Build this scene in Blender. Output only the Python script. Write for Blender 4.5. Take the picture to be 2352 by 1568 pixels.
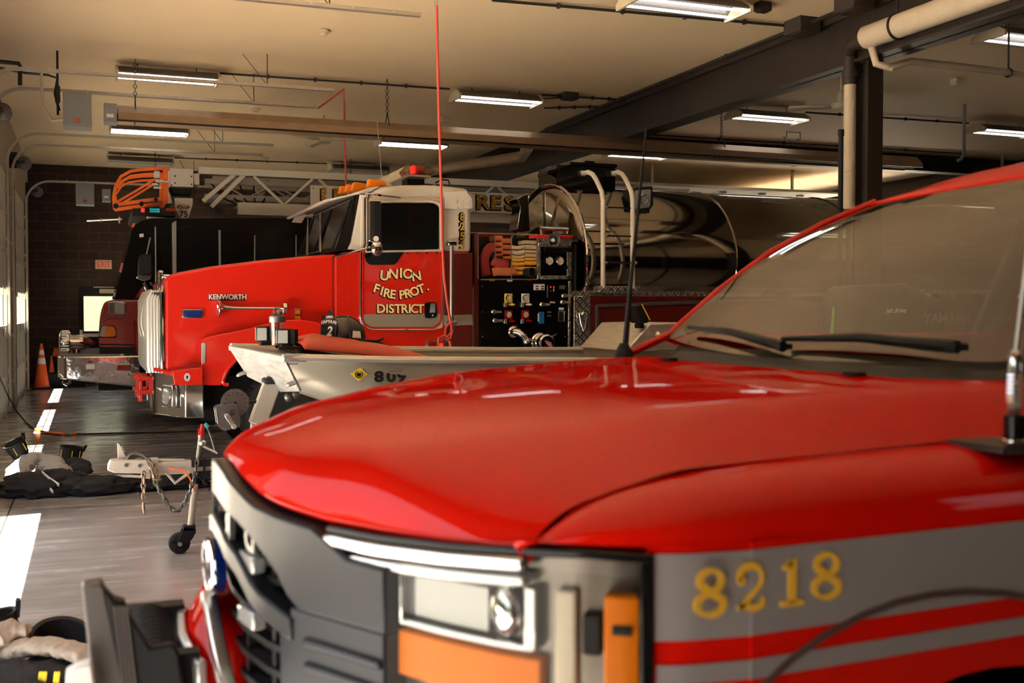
import bpy, bmesh, math, random
from mathutils import Vector, Matrix
random.seed(7)
SC = bpy.context.scene
for o in list(bpy.data.objects):
    bpy.data.objects.remove(o)
COL = SC.collection
PI = math.pi

# ------------------------------------------------------------------ camera
cam_d = bpy.data.cameras.new('camera')
cam_d.lens = 38.265
cam_d.sensor_width = 36
cam_d.clip_start = 0.05
cam_d.clip_end = 500
cam = bpy.data.objects.new('camera', cam_d)
COL.objects.link(cam)
cam.location = (0, 0, 1.55)
cam.rotation_euler = (math.radians(90 - 1.535), 0, math.radians(-21.2))
cam_d.dof.use_dof = True
cam_d.dof.focus_distance = 9.6
cam_d.dof.aperture_fstop = 3.6
SC.camera = cam

# ------------------------------------------------------------------ world, sun, exposure
SC.view_settings.view_transform = 'Standard'
SC.view_settings.look = 'None'
SC.view_settings.gamma = 1
SC.view_settings.use_curve_mapping = False
SC.view_settings.exposure = 1.2
SC.cycles.max_bounces = 10
SC.cycles.diffuse_bounces = 5
SC.cycles.glossy_bounces = 5
SC.cycles.transparent_max_bounces = 16
SC.cycles.sample_clamp_indirect = 6
SC.cycles.blur_glossy = 0.5
SC.cycles.use_denoising = True
w = bpy.data.worlds.new('sky')
SC.world = w
w.use_nodes = True
nt = w.node_tree
sky = nt.nodes.new('ShaderNodeTexSky')
sky.sky_type = 'NISHITA'
sky.sun_disc = False
sky.sun_elevation = math.radians(62)
sky.sun_rotation = math.radians(-90)
sky.dust_density = 3
hsv = nt.nodes.new('ShaderNodeHueSaturation')
hsv.inputs['Saturation'].default_value = 0.35
nt.links.new(sky.outputs[0], hsv.inputs['Color'])
bg = nt.nodes['Background']
nt.links.new(hsv.outputs[0], bg.inputs[0])
bg.inputs[1].default_value = 0.22
sun_d = bpy.data.lights.new('sun', 'SUN')
sun_d.energy = 46
sun_d.color = (1.0, 0.93, 0.82)
sun_d.angle = math.radians(0.6)
sun = bpy.data.objects.new('sun', sun_d)
COL.objects.link(sun)
sun.location = (-20, -5, 40)
sun.rotation_euler = Vector((1, 0.2, -2.62)).to_track_quat('-Z', 'Y').to_euler()

def portal(name, loc, rot, sx, sy):
    d = bpy.data.lights.new(name, 'AREA')
    d.shape = 'RECTANGLE'
    d.size = sx
    d.size_y = sy
    d.cycles.is_portal = True
    o = bpy.data.objects.new(name, d)
    COL.objects.link(o)
    o.location = loc
    o.rotation_euler = rot
# openings in the door wall (sky comes through them)
portal('daylight_portal', (-1.45, 1.85, 1.8), (0, -PI / 2, 0), 3.6, 4.3)
portal('daylight_portal', (-1.45, 7.15, 1.2), (0, -PI / 2, 0), 2.3, 3.5)
portal('daylight_portal', (18.2, 22.45, 1.85), (0, PI / 2, 0), 3.7, 4.5)
portal('daylight_portal', (6.8, -3.25, 2.15), (PI / 2, 0, 0), 2.2, 1.7)

# ------------------------------------------------------------------ helpers
CW = cam.rotation_euler.to_matrix()
CLOC = Vector((0, 0, 1.55))
def ray(px, py):
    return CW @ Vector(((px - 1176) / 2500, -(py - 784) / 2500, -1))
def at(px, py, axis, v):
    d = ray(px, py)
    i = 'XYZ'.index(axis)
    return CLOC + d * ((v - CLOC[i]) / d[i])
def S(px, py, y):
    return at(px, py, 'Y', y)

ORG = {}
def thing(name, label, cat, loc=(0, 0, 0), group=None):
    o = bpy.data.objects.new(name, None)
    o.empty_display_size = 0.1
    COL.objects.link(o)
    o.location = loc
    ORG[o.name] = Vector(loc)
    tag(o, label, cat, group)
    return o
def tag(o, label=None, cat=None, group=None, kind=None):
    if label: o['label'] = label
    if cat: o['category'] = cat
    if group: o['group'] = group
    if kind: o['kind'] = kind
    return o
def copy_tree(o, parent=None):
    c = o.copy()
    COL.objects.link(c)
    ORG[c.name] = ORG[o.name].copy()
    if parent: c.parent = parent
    for ch in [x for x in bpy.data.objects if x.parent == o]:
        copy_tree(ch, c)
    return c

class MB:
    def __init__(s):
        s.v = []
        s.f = []
    def add(s, vs, fs):
        n = len(s.v)
        s.v += [Vector(p) for p in vs]
        s.f += [[i + n for i in f] for f in fs]
        return s
    def box(s, c, d, rot=None):
        c = Vector(c)
        x, y, z = d[0] / 2, d[1] / 2, d[2] / 2
        vs = [Vector(p) for p in ((-x,-y,-z),(x,-y,-z),(x,y,-z),(-x,y,-z),(-x,-y,z),(x,-y,z),(x,y,z),(-x,y,z))]
        if rot is not None:
            m = rot if isinstance(rot, Matrix) else Matrix.Rotation(rot[2], 3, 'Z') @ Matrix.Rotation(rot[1], 3, 'Y') @ Matrix.Rotation(rot[0], 3, 'X')
            vs = [m @ p for p in vs]
        return s.add([c + p for p in vs], [(0,3,2,1),(4,5,6,7),(0,1,5,4),(1,2,6,5),(2,3,7,6),(3,0,4,7)])
    def bb(s, a, b):
        a = Vector(a); b = Vector(b)
        return s.box((a + b) / 2, [abs(b[i] - a[i]) for i in range(3)])
    def tube(s, pts, r, n=10, cap=True, closed=False, sx=1.0, up=None, phase=0.0):
        pts = [Vector(p) for p in pts]
        m = len(pts)
        rs = r if isinstance(r, (list, tuple)) else [r] * m
        t0 = (pts[1] - pts[0]).normalized()
        if up is None:
            up = Vector((0, 0, 1)) if abs(t0.z) < 0.9 else Vector((1, 0, 0))
        u = (Vector(up) - t0 * Vector(up).dot(t0)).normalized()
        base = len(s.v)
        for i in range(m):
            if closed:
                t = (pts[(i + 1) % m] - pts[i - 1]).normalized()
            else:
                t = (pts[min(i + 1, m - 1)] - pts[max(i - 1, 0)]).normalized()
            u = u - t * u.dot(t)
            if u.length < 1e-6: u = t.orthogonal()
            u.normalize()
            b = t.cross(u)
            for k in range(n):
                a = 2 * PI * k / n + phase
                s.v.append(pts[i] + u * (math.cos(a) * rs[i]) + b * (math.sin(a) * rs[i] * sx))
        for i in range(m if closed else m - 1):
            j = (i + 1) % m
            for k in range(n):
                l = (k + 1) % n
                s.f.append([base + i * n + k, base + i * n + l, base + j * n + l, base + j * n + k])
        if cap and not closed:
            s.f.append([base + k for k in range(n)][::-1])
            s.f.append([base + (m - 1) * n + k for k in range(n)])
        return s
    def cyl(s, a, b, r, n=16, r2=None):
        return s.tube([a, b], [r, r if r2 is None else r2], n)
    def bar(s, a, b, wd, ht):
        # rectangular bar between two points; wd across, ht along the up-ish direction
        a = Vector(a); b = Vector(b)
        t = (b - a).normalized()
        up = Vector((0, 0, 1)) if abs(t.z) < 0.95 else Vector((1, 0, 0))
        u = (up - t * up.dot(t)).normalized()
        q = t.cross(u)
        c = [u * (ht / 2) * i + q * (wd / 2) * j for i, j in ((-1,-1),(1,-1),(1,1),(-1,1))]
        return s.add([a + k for k in c] + [b + k for k in c], [(3,2,1,0),(4,5,6,7),(0,1,5,4),(1,2,6,5),(2,3,7,6),(3,0,4,7)])
    def prism(s, pts, vec):
        pts = [Vector(p) for p in pts]
        vec = Vector(vec)
        n = len(pts)
        fs = [list(range(n))[::-1], list(range(n, 2 * n))]
        for i in range(n):
            j = (i + 1) % n
            fs.append([i, j, n + j, n + i])
        return s.add(pts + [p + vec for p in pts], fs)
    def lathe(s, prof, o, ax=(0, 0, 1), n=24, closed_ends=True):
        # prof: (r, h) list along axis
        o = Vector(o); ax = Vector(ax).normalized()
        u = ax.orthogonal().normalized(); b = ax.cross(u)
        base = len(s.v)
        for r, h in prof:
            for k in range(n):
                a = 2 * PI * k / n
                s.v.append(o + ax * h + (u * math.cos(a) + b * math.sin(a)) * r)
        for i in range(len(prof) - 1):
            for k in range(n):
                l = (k + 1) % n
                s.f.append([base + i * n + k, base + i * n + l, base + (i + 1) * n + l, base + (i + 1) * n + k])
        if closed_ends:
            s.f.append([base + k for k in range(n)][::-1])
            s.f.append([base + (len(prof) - 1) * n + k for k in range(n)])
        return s
    def ring(s, o, ax, R, r, n=32, m=8, sy=1.0):
        o = Vector(o); ax = Vector(ax).normalized()
        u = Vector((0, 0, 1)) if abs(ax.z) < 0.9 else Vector((1, 0, 0))
        u = (u - ax * u.dot(ax)).normalized(); b = ax.cross(u)
        pts = [o + u * math.cos(2 * PI * k / n) * R * sy + b * math.sin(2 * PI * k / n) * R for k in range(n)]
        return s.tube(pts, r, m, closed=True, up=ax)
    def grid(s, rows, close_u=False):
        base = len(s.v)
        n = len(rows[0])
        for r in rows:
            s.v += [Vector(p) for p in r]
        for i in range(len(rows) - 1):
            for k in range(n if close_u else n - 1):
                l = (k + 1) % n
                s.f.append([base + i * n + k, base + i * n + l, base + (i + 1) * n + l, base + (i + 1) * n + k])
        return s
    def ball(s, c, r, n=16, m=10, sc=(1, 1, 1)):
        c = Vector(c)
        base = len(s.v)
        for i in range(m + 1):
            t = PI * i / m
            for k in range(n):
                a = 2 * PI * k / n
                s.v.append(c + Vector((math.sin(t) * math.cos(a) * r * sc[0], math.sin(t) * math.sin(a) * r * sc[1], math.cos(t) * r * sc[2])))
        for i in range(m):
            for k in range(n):
                l = (k + 1) % n
                s.f.append([base + i * n + k, base + (i + 1) * n + k, base + (i + 1) * n + l, base + i * n + l])
        return s
    def build(s, name, m, parent=None, smooth=None, bevel=0, solid=0, sub=0, segs=2):
        off = ORG[parent.name] if parent else Vector((0, 0, 0))
        me = bpy.data.meshes.new(name)
        me.from_pydata([p - off for p in s.v], [], s.f)
        bm = bmesh.new()
        bm.from_mesh(me)
        bmesh.ops.remove_doubles(bm, verts=bm.verts, dist=1e-5)
        bmesh.ops.recalc_face_normals(bm, faces=bm.faces)
        bm.to_mesh(me)
        bm.free()
        o = bpy.data.objects.new(name, me)
        COL.objects.link(o)
        ORG[o.name] = off.copy()
        if parent: o.parent = parent
        ms = m if isinstance(m, (list, tuple)) else [m]
        for k in ms: me.materials.append(k)
        if solid:
            md = o.modifiers.new('solid', 'SOLIDIFY'); md.thickness = solid; md.offset = 0
        if bevel:
            md = o.modifiers.new('bevel', 'BEVEL'); md.width = bevel; md.segments = segs; md.limit_method = 'ANGLE'; md.angle_limit = math.radians(35)
        if sub:
            md = o.modifiers.new('sub', 'SUBSURF'); md.levels = sub; md.render_levels = sub
        if smooth is None: smooth = 40
        if smooth:
            for p in me.polygons: p.use_smooth = True
            try:
                me.set_sharp_from_angle(angle=math.radians(smooth))
            except Exception:
                pass
        return o

def lerp(tab, x):
    if x <= tab[0][0]: return tab[0][1]
    for (a, b), (c, d) in zip(tab, tab[1:]):
        if x <= c: return b + (d - b) * (x - a) / (c - a)
    return tab[-1][1]

def arc(c, r, a0, a1, n, u=(1, 0, 0), v=(0, 0, 1)):
    c = Vector(c); u = Vector(u); v = Vector(v)
    return [c + u * r * math.cos(math.radians(a0 + (a1 - a0) * i / n)) + v * r * math.sin(math.radians(a0 + (a1 - a0) * i / n)) for i in range(n + 1)]

def rrect(x0, z0, x1, z1, r, n=5):
    out = []
    for cx, cz, a in ((x1 - r, z1 - r, 0), (x0 + r, z1 - r, 90), (x0 + r, z0 + r, 180), (x1 - r, z0 + r, 270)):
        for i in range(n + 1):
            t = math.radians(a + 90 * i / n)
            out.append((cx + r * math.cos(t), cz + r * math.sin(t)))
    return out
def rpoly(pts, r, n=5):
    # round the corners of a 2-D polygon
    out = []
    m = len(pts)
    rs = r if isinstance(r, (list, tuple)) else [r] * m
    for i in range(m):
        p0, p1, p2 = Vector(pts[i - 1]), Vector(pts[i]), Vector(pts[(i + 1) % m])
        d0 = (p0 - p1); d2 = (p2 - p1)
        k = min(rs[i], d0.length * 0.45, d2.length * 0.45)
        if k < 1e-6:
            out.append(tuple(p1)); continue
        a = p1 + d0.normalized() * k; b = p1 + d2.normalized() * k
        for j in range(n + 1):
            t = j / n
            q = a * (1 - t) ** 2 + p1 * 2 * t * (1 - t) + b * t * t
            out.append(tuple(q))
    return out
def pz(pts, y):                       # 2-D outline (x, z) to points in a plane of constant Y
    return [Vector((a, y, b)) for a, b in pts]
def side(pix, y, r=0, n=5):           # outline of a flat side of a vehicle standing in plane Y
    q = [S(a, b, y) for a, b in pix]
    p = [(v.x, v.z) for v in q]
    return rpoly(p, r, n) if r else p
def panel(name, pix, y, th, m, parent, r=0, bevel=0.004, smooth=40):
    return MB().prism(pz(side(pix, y, r), y), (0, th, 0)).build(name, m, parent, bevel=bevel, smooth=smooth)

def text_pts(s, size, ext, off=0.0, align='LEFT', shear=0.0, sx=1.0):
    cu = bpy.data.curves.new('t', 'FONT')
    cu.body = s
    cu.size = size
    cu.extrude = ext
    cu.offset = off
    cu.align_x = align
    cu.shear = shear
    cu.resolution_u = 4
    ob = bpy.data.objects.new('t', cu)
    COL.objects.link(ob)
    dg = bpy.context.evaluated_depsgraph_get()
    me = bpy.data.meshes.new_from_object(ob.evaluated_get(dg))
    vs = [Vector((v.co.x * sx, v.co.y, v.co.z)) for v in me.vertices]
    fs = [list(p.vertices) for p in me.polygons]
    bpy.data.objects.remove(ob)
    bpy.data.curves.remove(cu)
    bpy.data.meshes.remove(me)
    return vs, fs
def put_text(mb, s, o, size, ux=(1, 0, 0), uy=(0, 0, 1), ext=0.001, off=0.0, align='CENTER', rot=0.0, shear=0.0, sx=1.0, fit=None):
    vs, fs = text_pts(s, size, ext, off, align, shear, sx)
    if fit:                                        # scale to a wanted width
        x0 = min(v.x for v in vs); x1 = max(v.x for v in vs)
        k = fit / (x1 - x0)
        vs = [Vector((v.x * k, v.y, v.z)) for v in vs]
    ux = Vector(ux); uy = Vector(uy); un = ux.cross(uy)
    c, q = math.cos(rot), math.sin(rot)
    mb.add([Vector(o) + ux * (v.x * c - v.y * q) + uy * (v.x * q + v.y * c) + un * v.z for v in vs], fs)
    return mb

# ------------------------------------------------------------------ materials
def mat(name, col=(0.5, 0.5, 0.5), rough=0.5, metal=0.0, coat=0.0, emit=None, es=1.0, noise=0, nscale=8, bump=0, bscale=40, alpha=1, spec=0.5, aniso=0, stretch=None):
    m = bpy.data.materials.new(name)
    m.use_nodes = True
    n = m.node_tree
    b = n.nodes['Principled BSDF']
    b.inputs['Base Color'].default_value = (*col, 1)
    b.inputs['Roughness'].default_value = rough
    b.inputs['Metallic'].default_value = metal
    b.inputs['Coat Weight'].default_value = coat
    b.inputs['Coat Roughness'].default_value = 0.04
    b.inputs['Specular IOR Level'].default_value = spec
    if emit:
        b.inputs['Emission Color'].default_value = (*emit, 1)
        b.inputs['Emission Strength'].default_value = es
    if noise or bump:
        tc = n.nodes.new('ShaderNodeTexCoord')
        mp = n.nodes.new('ShaderNodeMapping')
        n.links.new(tc.outputs['Object'], mp.inputs[0])
        if stretch: mp.inputs['Scale'].default_value = stretch
    if noise:
        t = n.nodes.new('ShaderNodeTexNoise')
        t.inputs['Scale'].default_value = nscale
        t.inputs['Detail'].default_value = 6
        n.links.new(mp.outputs[0], t.inputs['Vector'])
        mx = n.nodes.new('ShaderNodeMix')
        mx.data_type = 'RGBA'
        mx.inputs[6].default_value = (*[c * (1 - noise) for c in col], 1)
        mx.inputs[7].default_value = (*[min(1, c * (1 + noise)) for c in col], 1)
        n.links.new(t.outputs['Fac'], mx.inputs[0])
        n.links.new(mx.outputs[2], b.inputs['Base Color'])
    if bump:
        t = n.nodes.new('ShaderNodeTexNoise')
        t.inputs['Scale'].default_value = bscale
        t.inputs['Detail'].default_value = 4
        n.links.new(mp.outputs[0], t.inputs['Vector'])
        bp = n.nodes.new('ShaderNodeBump')
        bp.inputs['Strength'].default_value = bump
        bp.inputs['Distance'].default_value = 0.02
        n.links.new(t.outputs['Fac'], bp.inputs['Height'])
        n.links.new(bp.outputs[0], b.inputs['Normal'])
    return m
def glass(name, tint=(0.9, 0.9, 0.9), f=1.0):
    m = bpy.data.materials.new(name)
    m.use_nodes = True
    n = m.node_tree
    n.nodes.remove(n.nodes['Principled BSDF'])
    out = n.nodes['Material Output']
    tr = n.nodes.new('ShaderNodeBsdfTransparent'); tr.inputs[0].default_value = (*tint, 1)
    gl = n.nodes.new('ShaderNodeBsdfGlossy'); gl.inputs['Roughness'].default_value = 0.02
    lw = n.nodes.new('ShaderNodeLayerWeight'); lw.inputs[0].default_value = 0.5
    pw = n.nodes.new('ShaderNodeMath'); pw.operation = 'POWER'; pw.inputs[1].default_value = 5
    n.links.new(lw.outputs['Facing'], pw.inputs[0])
    mu = n.nodes.new('ShaderNodeMath'); mu.operation = 'MULTIPLY_ADD'; mu.inputs[1].default_value = 0.95 * min(f, 1.0); mu.inputs[2].default_value = 0.045 * f
    mu.use_clamp = True
    mx = n.nodes.new('ShaderNodeMixShader')
    n.links.new(pw.outputs[0], mu.inputs[0])
    n.links.new(mu.outputs[0], mx.inputs[0])
    n.links.new(tr.outputs[0], mx.inputs[1]); n.links.new(gl.outputs[0], mx.inputs[2])
    n.links.new(mx.outputs[0], out.inputs[0])
    return m

M = {}
M['red'] = mat('paint_red', (0.50, 0.004, 0.0005), 0.45, coat=0.45, spec=0.0)
M['red_k'] = mat('paint_tanker_red', (0.56, 0.010, 0.002), 0.35, coat=0.7, spec=0.3)
M['red_d'] = mat('paint_ladder_red', (0.24, 0.008, 0.005), 0.25, coat=1.0)
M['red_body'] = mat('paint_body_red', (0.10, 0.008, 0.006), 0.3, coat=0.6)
M['white'] = mat('paint_white', (0.56, 0.52, 0.45), 0.35, coat=0.5)
M['ladder'] = mat('ladder_white', (0.62, 0.57, 0.48), 0.45)
M['orange'] = mat('orange_paint', (0.95, 0.16, 0.01), 0.4)
M['black'] = mat('black_gloss', (0.004, 0.004, 0.004), 0.12, spec=0.3)
M['blackm'] = mat('black_matte', (0.007, 0.007, 0.007), 0.6, spec=0.3)
M['rubber'] = mat('rubber', (0.007, 0.007, 0.008), 0.75, bump=0.2, bscale=60)
M['gplast'] = mat('grey_plastic', (0.007, 0.0085, 0.0115), 0.42, spec=0.28)
M['chrome'] = mat('chrome', (0.66, 0.66, 0.66), 0.06, 1.0)
M['chrome_w'] = mat('chrome_wavy', (0.8, 0.79, 0.77), 0.08, 1.0, bump=0.25, bscale=3)
M['steel'] = mat('brushed_steel', (0.6, 0.58, 0.54), 0.3, 1.0)
M['alu'] = mat('aluminium', (0.62, 0.61, 0.58), 0.42, 0.9, noise=0.25, nscale=5, stretch=(1, 1, 12), bump=0.1, bscale=20)
M['alu_w'] = mat('scuffed_aluminium', (0.36, 0.36, 0.355), 0.45, 0.5, noise=0.6, nscale=7, stretch=(1, 1, 5))
M['hull'] = mat('hull_grey', (0.25, 0.23, 0.19), 0.45, 0.25, noise=0.15, nscale=4)
M['galv'] = mat('galvanised', (0.16, 0.157, 0.15), 0.4, 0.8, noise=0.2, nscale=9)
M['track'] = mat('track_steel', (0.48, 0.44, 0.38), 0.4, 0.7, noise=0.15, nscale=6)
M['tank'] = mat('polished_tank', (0.36, 0.33, 0.29), 0.08, 1.0)
M['pipe_w'] = mat('insulated_pipe', (0.60, 0.50, 0.36), 0.7, noise=0.15, nscale=6, bump=0.3, bscale=20)
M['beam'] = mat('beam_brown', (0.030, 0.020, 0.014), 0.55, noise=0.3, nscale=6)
M['refl_d'] = mat('fixture_reflector', (0.16, 0.14, 0.12), 0.45, 0.5)
M['fly'] = mat('fly_section', (0.30, 0.27, 0.23), 0.5)  # ladder white darkened as shade for the inner and far members
M['heater'] = mat('heater_steel', (0.36, 0.25, 0.16), 0.42, 0.6, noise=0.25, nscale=5)
M['box_grey'] = mat('box_grey', (0.23, 0.24, 0.24), 0.5)
M['blk_pipe'] = mat('black_pipe', (0.02, 0.017, 0.014), 0.5)
M['cream'] = mat('cream_plastic', (0.55, 0.47, 0.34), 0.5)
M['tube'] = mat('lit_tube', (1, 1, 1), 0.5, emit=(1.0, 0.97, 0.95), es=5)
M['amber'] = mat('amber_lens', (0.70, 0.17, 0.002), 0.4, spec=.2)
M['redlens'] = mat('red_lens', (0.35, 0.005, 0.003), 0.12, coat=1)
M['redlit'] = mat('red_lit', (0.8, 0.02, 0.01), 0.2, emit=(1, 0.03, 0.01), es=0.6)
M['bluelens'] = mat('blue_lens', (0.004, 0.02, 0.16), 0.15, coat=1)
M['lens'] = mat('clear_lens', (0.42, 0.42, 0.41), 0.15, 0.5, coat=.6)
M['gold'] = mat('gold_leaf', (0.62, 0.36, 0.045), 0.35, 0.4)
M['goldb'] = mat('bright_gold', (0.75, 0.42, 0.03), 0.4, 0.2)
M['cream_let'] = mat('cream_lettering', (0.90, 0.72, 0.36), 0.45)
M['stripe'] = mat('grey_stripe', (0.27, 0.245, 0.24), 0.42, 0.35, noise=0.1, nscale=3)
M['stripe_t'] = mat('silver_stripe', (0.34, 0.31, 0.26), 0.4, 0.4)
M['glass_d'] = glass('tinted_glass', (0.10, 0.10, 0.09))
M['glass_w'] = glass('windscreen_glass', (0.50, 0.47, 0.36), 1.5)
M['glass_c'] = glass('clear_glass', (0.93, 0.94, 0.92))
M['lamp_glass'] = glass('lamp_glass', (0.9, 0.9, 0.88), 0.2)
M['mirror'] = mat('mirror_glass', (0.8, 0.8, 0.8), 0.02, 1.0)
M['paper'] = mat('label_white', (0.75, 0.72, 0.68), 0.6)
M['gauge'] = mat('gauge_face', (0.70, 0.64, 0.58), 0.4)
M['yellow'] = mat('yellow_tag', (0.75, 0.55, 0.04), 0.5)
M['tan_cloth'] = mat('tan_cloth', (0.40, 0.35, 0.29), 0.9, bump=0.5, bscale=25, noise=0.2)
M['grey_cloth'] = mat('grey_cloth', (0.33, 0.32, 0.325), 0.85, bump=0.5, bscale=25, noise=0.15)
M['blk_cloth'] = mat('black_cloth', (0.012, 0.012, 0.014), 0.85, bump=0.5, bscale=25)
M['hose_y'] = mat('hose_yellow', (0.72, 0.34, 0.02), 0.8, bump=0.3, bscale=60)
M['hose_w'] = mat('hose_tan', (0.52, 0.40, 0.25), 0.85, noise=0.2, bump=0.3, bscale=60)
M['hose_r'] = mat('hose_red', (0.30, 0.025, 0.02), 0.7, noise=0.2)
M['hose_o'] = mat('hose_orange', (0.45, 0.13, 0.04), 0.75, noise=0.3, nscale=30)
M['cone'] = mat('cone_orange', (0.75, 0.10, 0.015), 0.5)
M['refl'] = mat('reflective_white', (0.7, 0.68, 0.65), 0.5)
M['redhose'] = mat('red_air_hose', (0.62, 0.07, 0.05), 0.45)
M['green'] = mat('lime_green', (0.2, 0.55, 0.02), 0.5)
M['blue'] = mat('panel_blue', (0.01, 0.16, 0.48), 0.4)
M['teal'] = mat('teal_plastic', (0.03, 0.32, 0.30), 0.5)
M['grill_b'] = mat('grille_black', (0.004, 0.004, 0.005), 0.5)
M['pad'] = mat('red_pad', (0.50, 0.055, 0.025), 0.5)
M['leather'] = mat('helmet_leather', (0.008, 0.002, 0.002), 0.3, coat=0.3)
M['clearpl'] = glass('clear_plastic', (0.72, 0.62, 0.60), 1.5)
M['screen'] = mat('radio_display', (0.0, 0.02, 0.03), 0.3, emit=(0.0, 0.35, 0.42), es=0.45)
M['exitred'] = mat('exit_letters', (0.6, 0.06, 0.03), 0.5, emit=(1, 0.06, 0.02), es=0.12)
M['gbar'] = mat('grille_steel', (0.78, 0.76, 0.72), 0.3, 0.6)
M['flare'] = mat('reflection_brown', (0.05, 0.025, 0.02), 0.5)
M['taupe'] = mat('taupe_coating', (0.075, 0.062, 0.054), 0.5)
M['lampbowl'] = mat('lamp_bowl', (0.20, 0.175, 0.15), 0.25, 0.7)
M['rust'] = mat('rusty_chain', (0.30, 0.21, 0.15), 0.5, 0.7, noise=0.4, nscale=30)
M['wpaint'] = mat('worn_white_paint', (0.42, 0.385, 0.34), 0.5, noise=0.2, nscale=12)

def diamond():
    m = mat('diamond_plate', (0.50, 0.46, 0.42), 0.28, 1.0)
    n = m.node_tree
    b = n.nodes['Principled BSDF']
    tc = n.nodes.new('ShaderNodeTexCoord')
    sep = n.nodes.new('ShaderNodeSeparateXYZ')
    n.links.new(tc.outputs['Object'], sep.inputs[0])
    def math_(op, a, bb=None):
        k = n.nodes.new('ShaderNodeMath'); k.operation = op
        for i, q in enumerate((a, bb)):
            if q is None: continue
            if isinstance(q, (int, float)): k.inputs[i].default_value = q
            else: n.links.new(q, k.inputs[i])
        return k.outputs[0]
    x = math_('ADD', sep.outputs[0], sep.outputs[1])
    z = math_('ADD', sep.outputs[2], math_('MULTIPLY', sep.outputs[1], 0.37))
    a = math_('SINE', math_('MULTIPLY', math_('ADD', x, z), 150))
    c = math_('SINE', math_('MULTIPLY', math_('SUBTRACT', x, z), 75))
    a2 = math_('SINE', math_('MULTIPLY', math_('SUBTRACT', x, z), 150))
    c2 = math_('SINE', math_('MULTIPLY', math_('ADD', x, z), 75))
    h1 = math_('MULTIPLY', math_('MAXIMUM', math_('SUBTRACT', a, 0.3), 0), math_('GREATER_THAN', c, 0.0))
    h2 = math_('MULTIPLY', math_('MAXIMUM', math_('SUBTRACT', a2, 0.3), 0), math_('LESS_THAN', c2, 0.0))
    h = math_('ADD', h1, h2)
    bp = n.nodes.new('ShaderNodeBump')
    bp.inputs['Strength'].default_value = 0.9
    bp.inputs['Distance'].default_value = 0.012
    n.links.new(h, bp.inputs['Height'])
    n.links.new(bp.outputs[0], b.inputs['Normal'])
    return m
M['diamond'] = diamond()

def brick():
    m = mat('brick', (0.05, 0.03, 0.02), 0.8)
    n = m.node_tree
    b = n.nodes['Principled BSDF']
    tc = n.nodes.new('ShaderNodeTexCoord')
    mp = n.nodes.new('ShaderNodeMapping')
    mp.inputs['Rotation'].default_value = (PI / 2, 0, 0)
    n.links.new(tc.outputs['Object'], mp.inputs[0])
    t = n.nodes.new('ShaderNodeTexBrick')
    t.inputs['Color1'].default_value = (0.045, 0.020, 0.012, 1)
    t.inputs['Color2'].default_value = (0.028, 0.014, 0.010, 1)
    t.inputs['Mortar'].default_value = (0.075, 0.034, 0.020, 1)
    t.inputs['Scale'].default_value = 1.0
    t.inputs['Brick Width'].default_value = 0.42
    t.inputs['Row Height'].default_value = 0.205
    t.inputs['Mortar Size'].default_value = 0.012
    n.links.new(mp.outputs[0], t.inputs['Vector'])
    n.links.new(t.outputs[0], b.inputs['Base Color'])
    return m
M['brick'] = brick()

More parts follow.
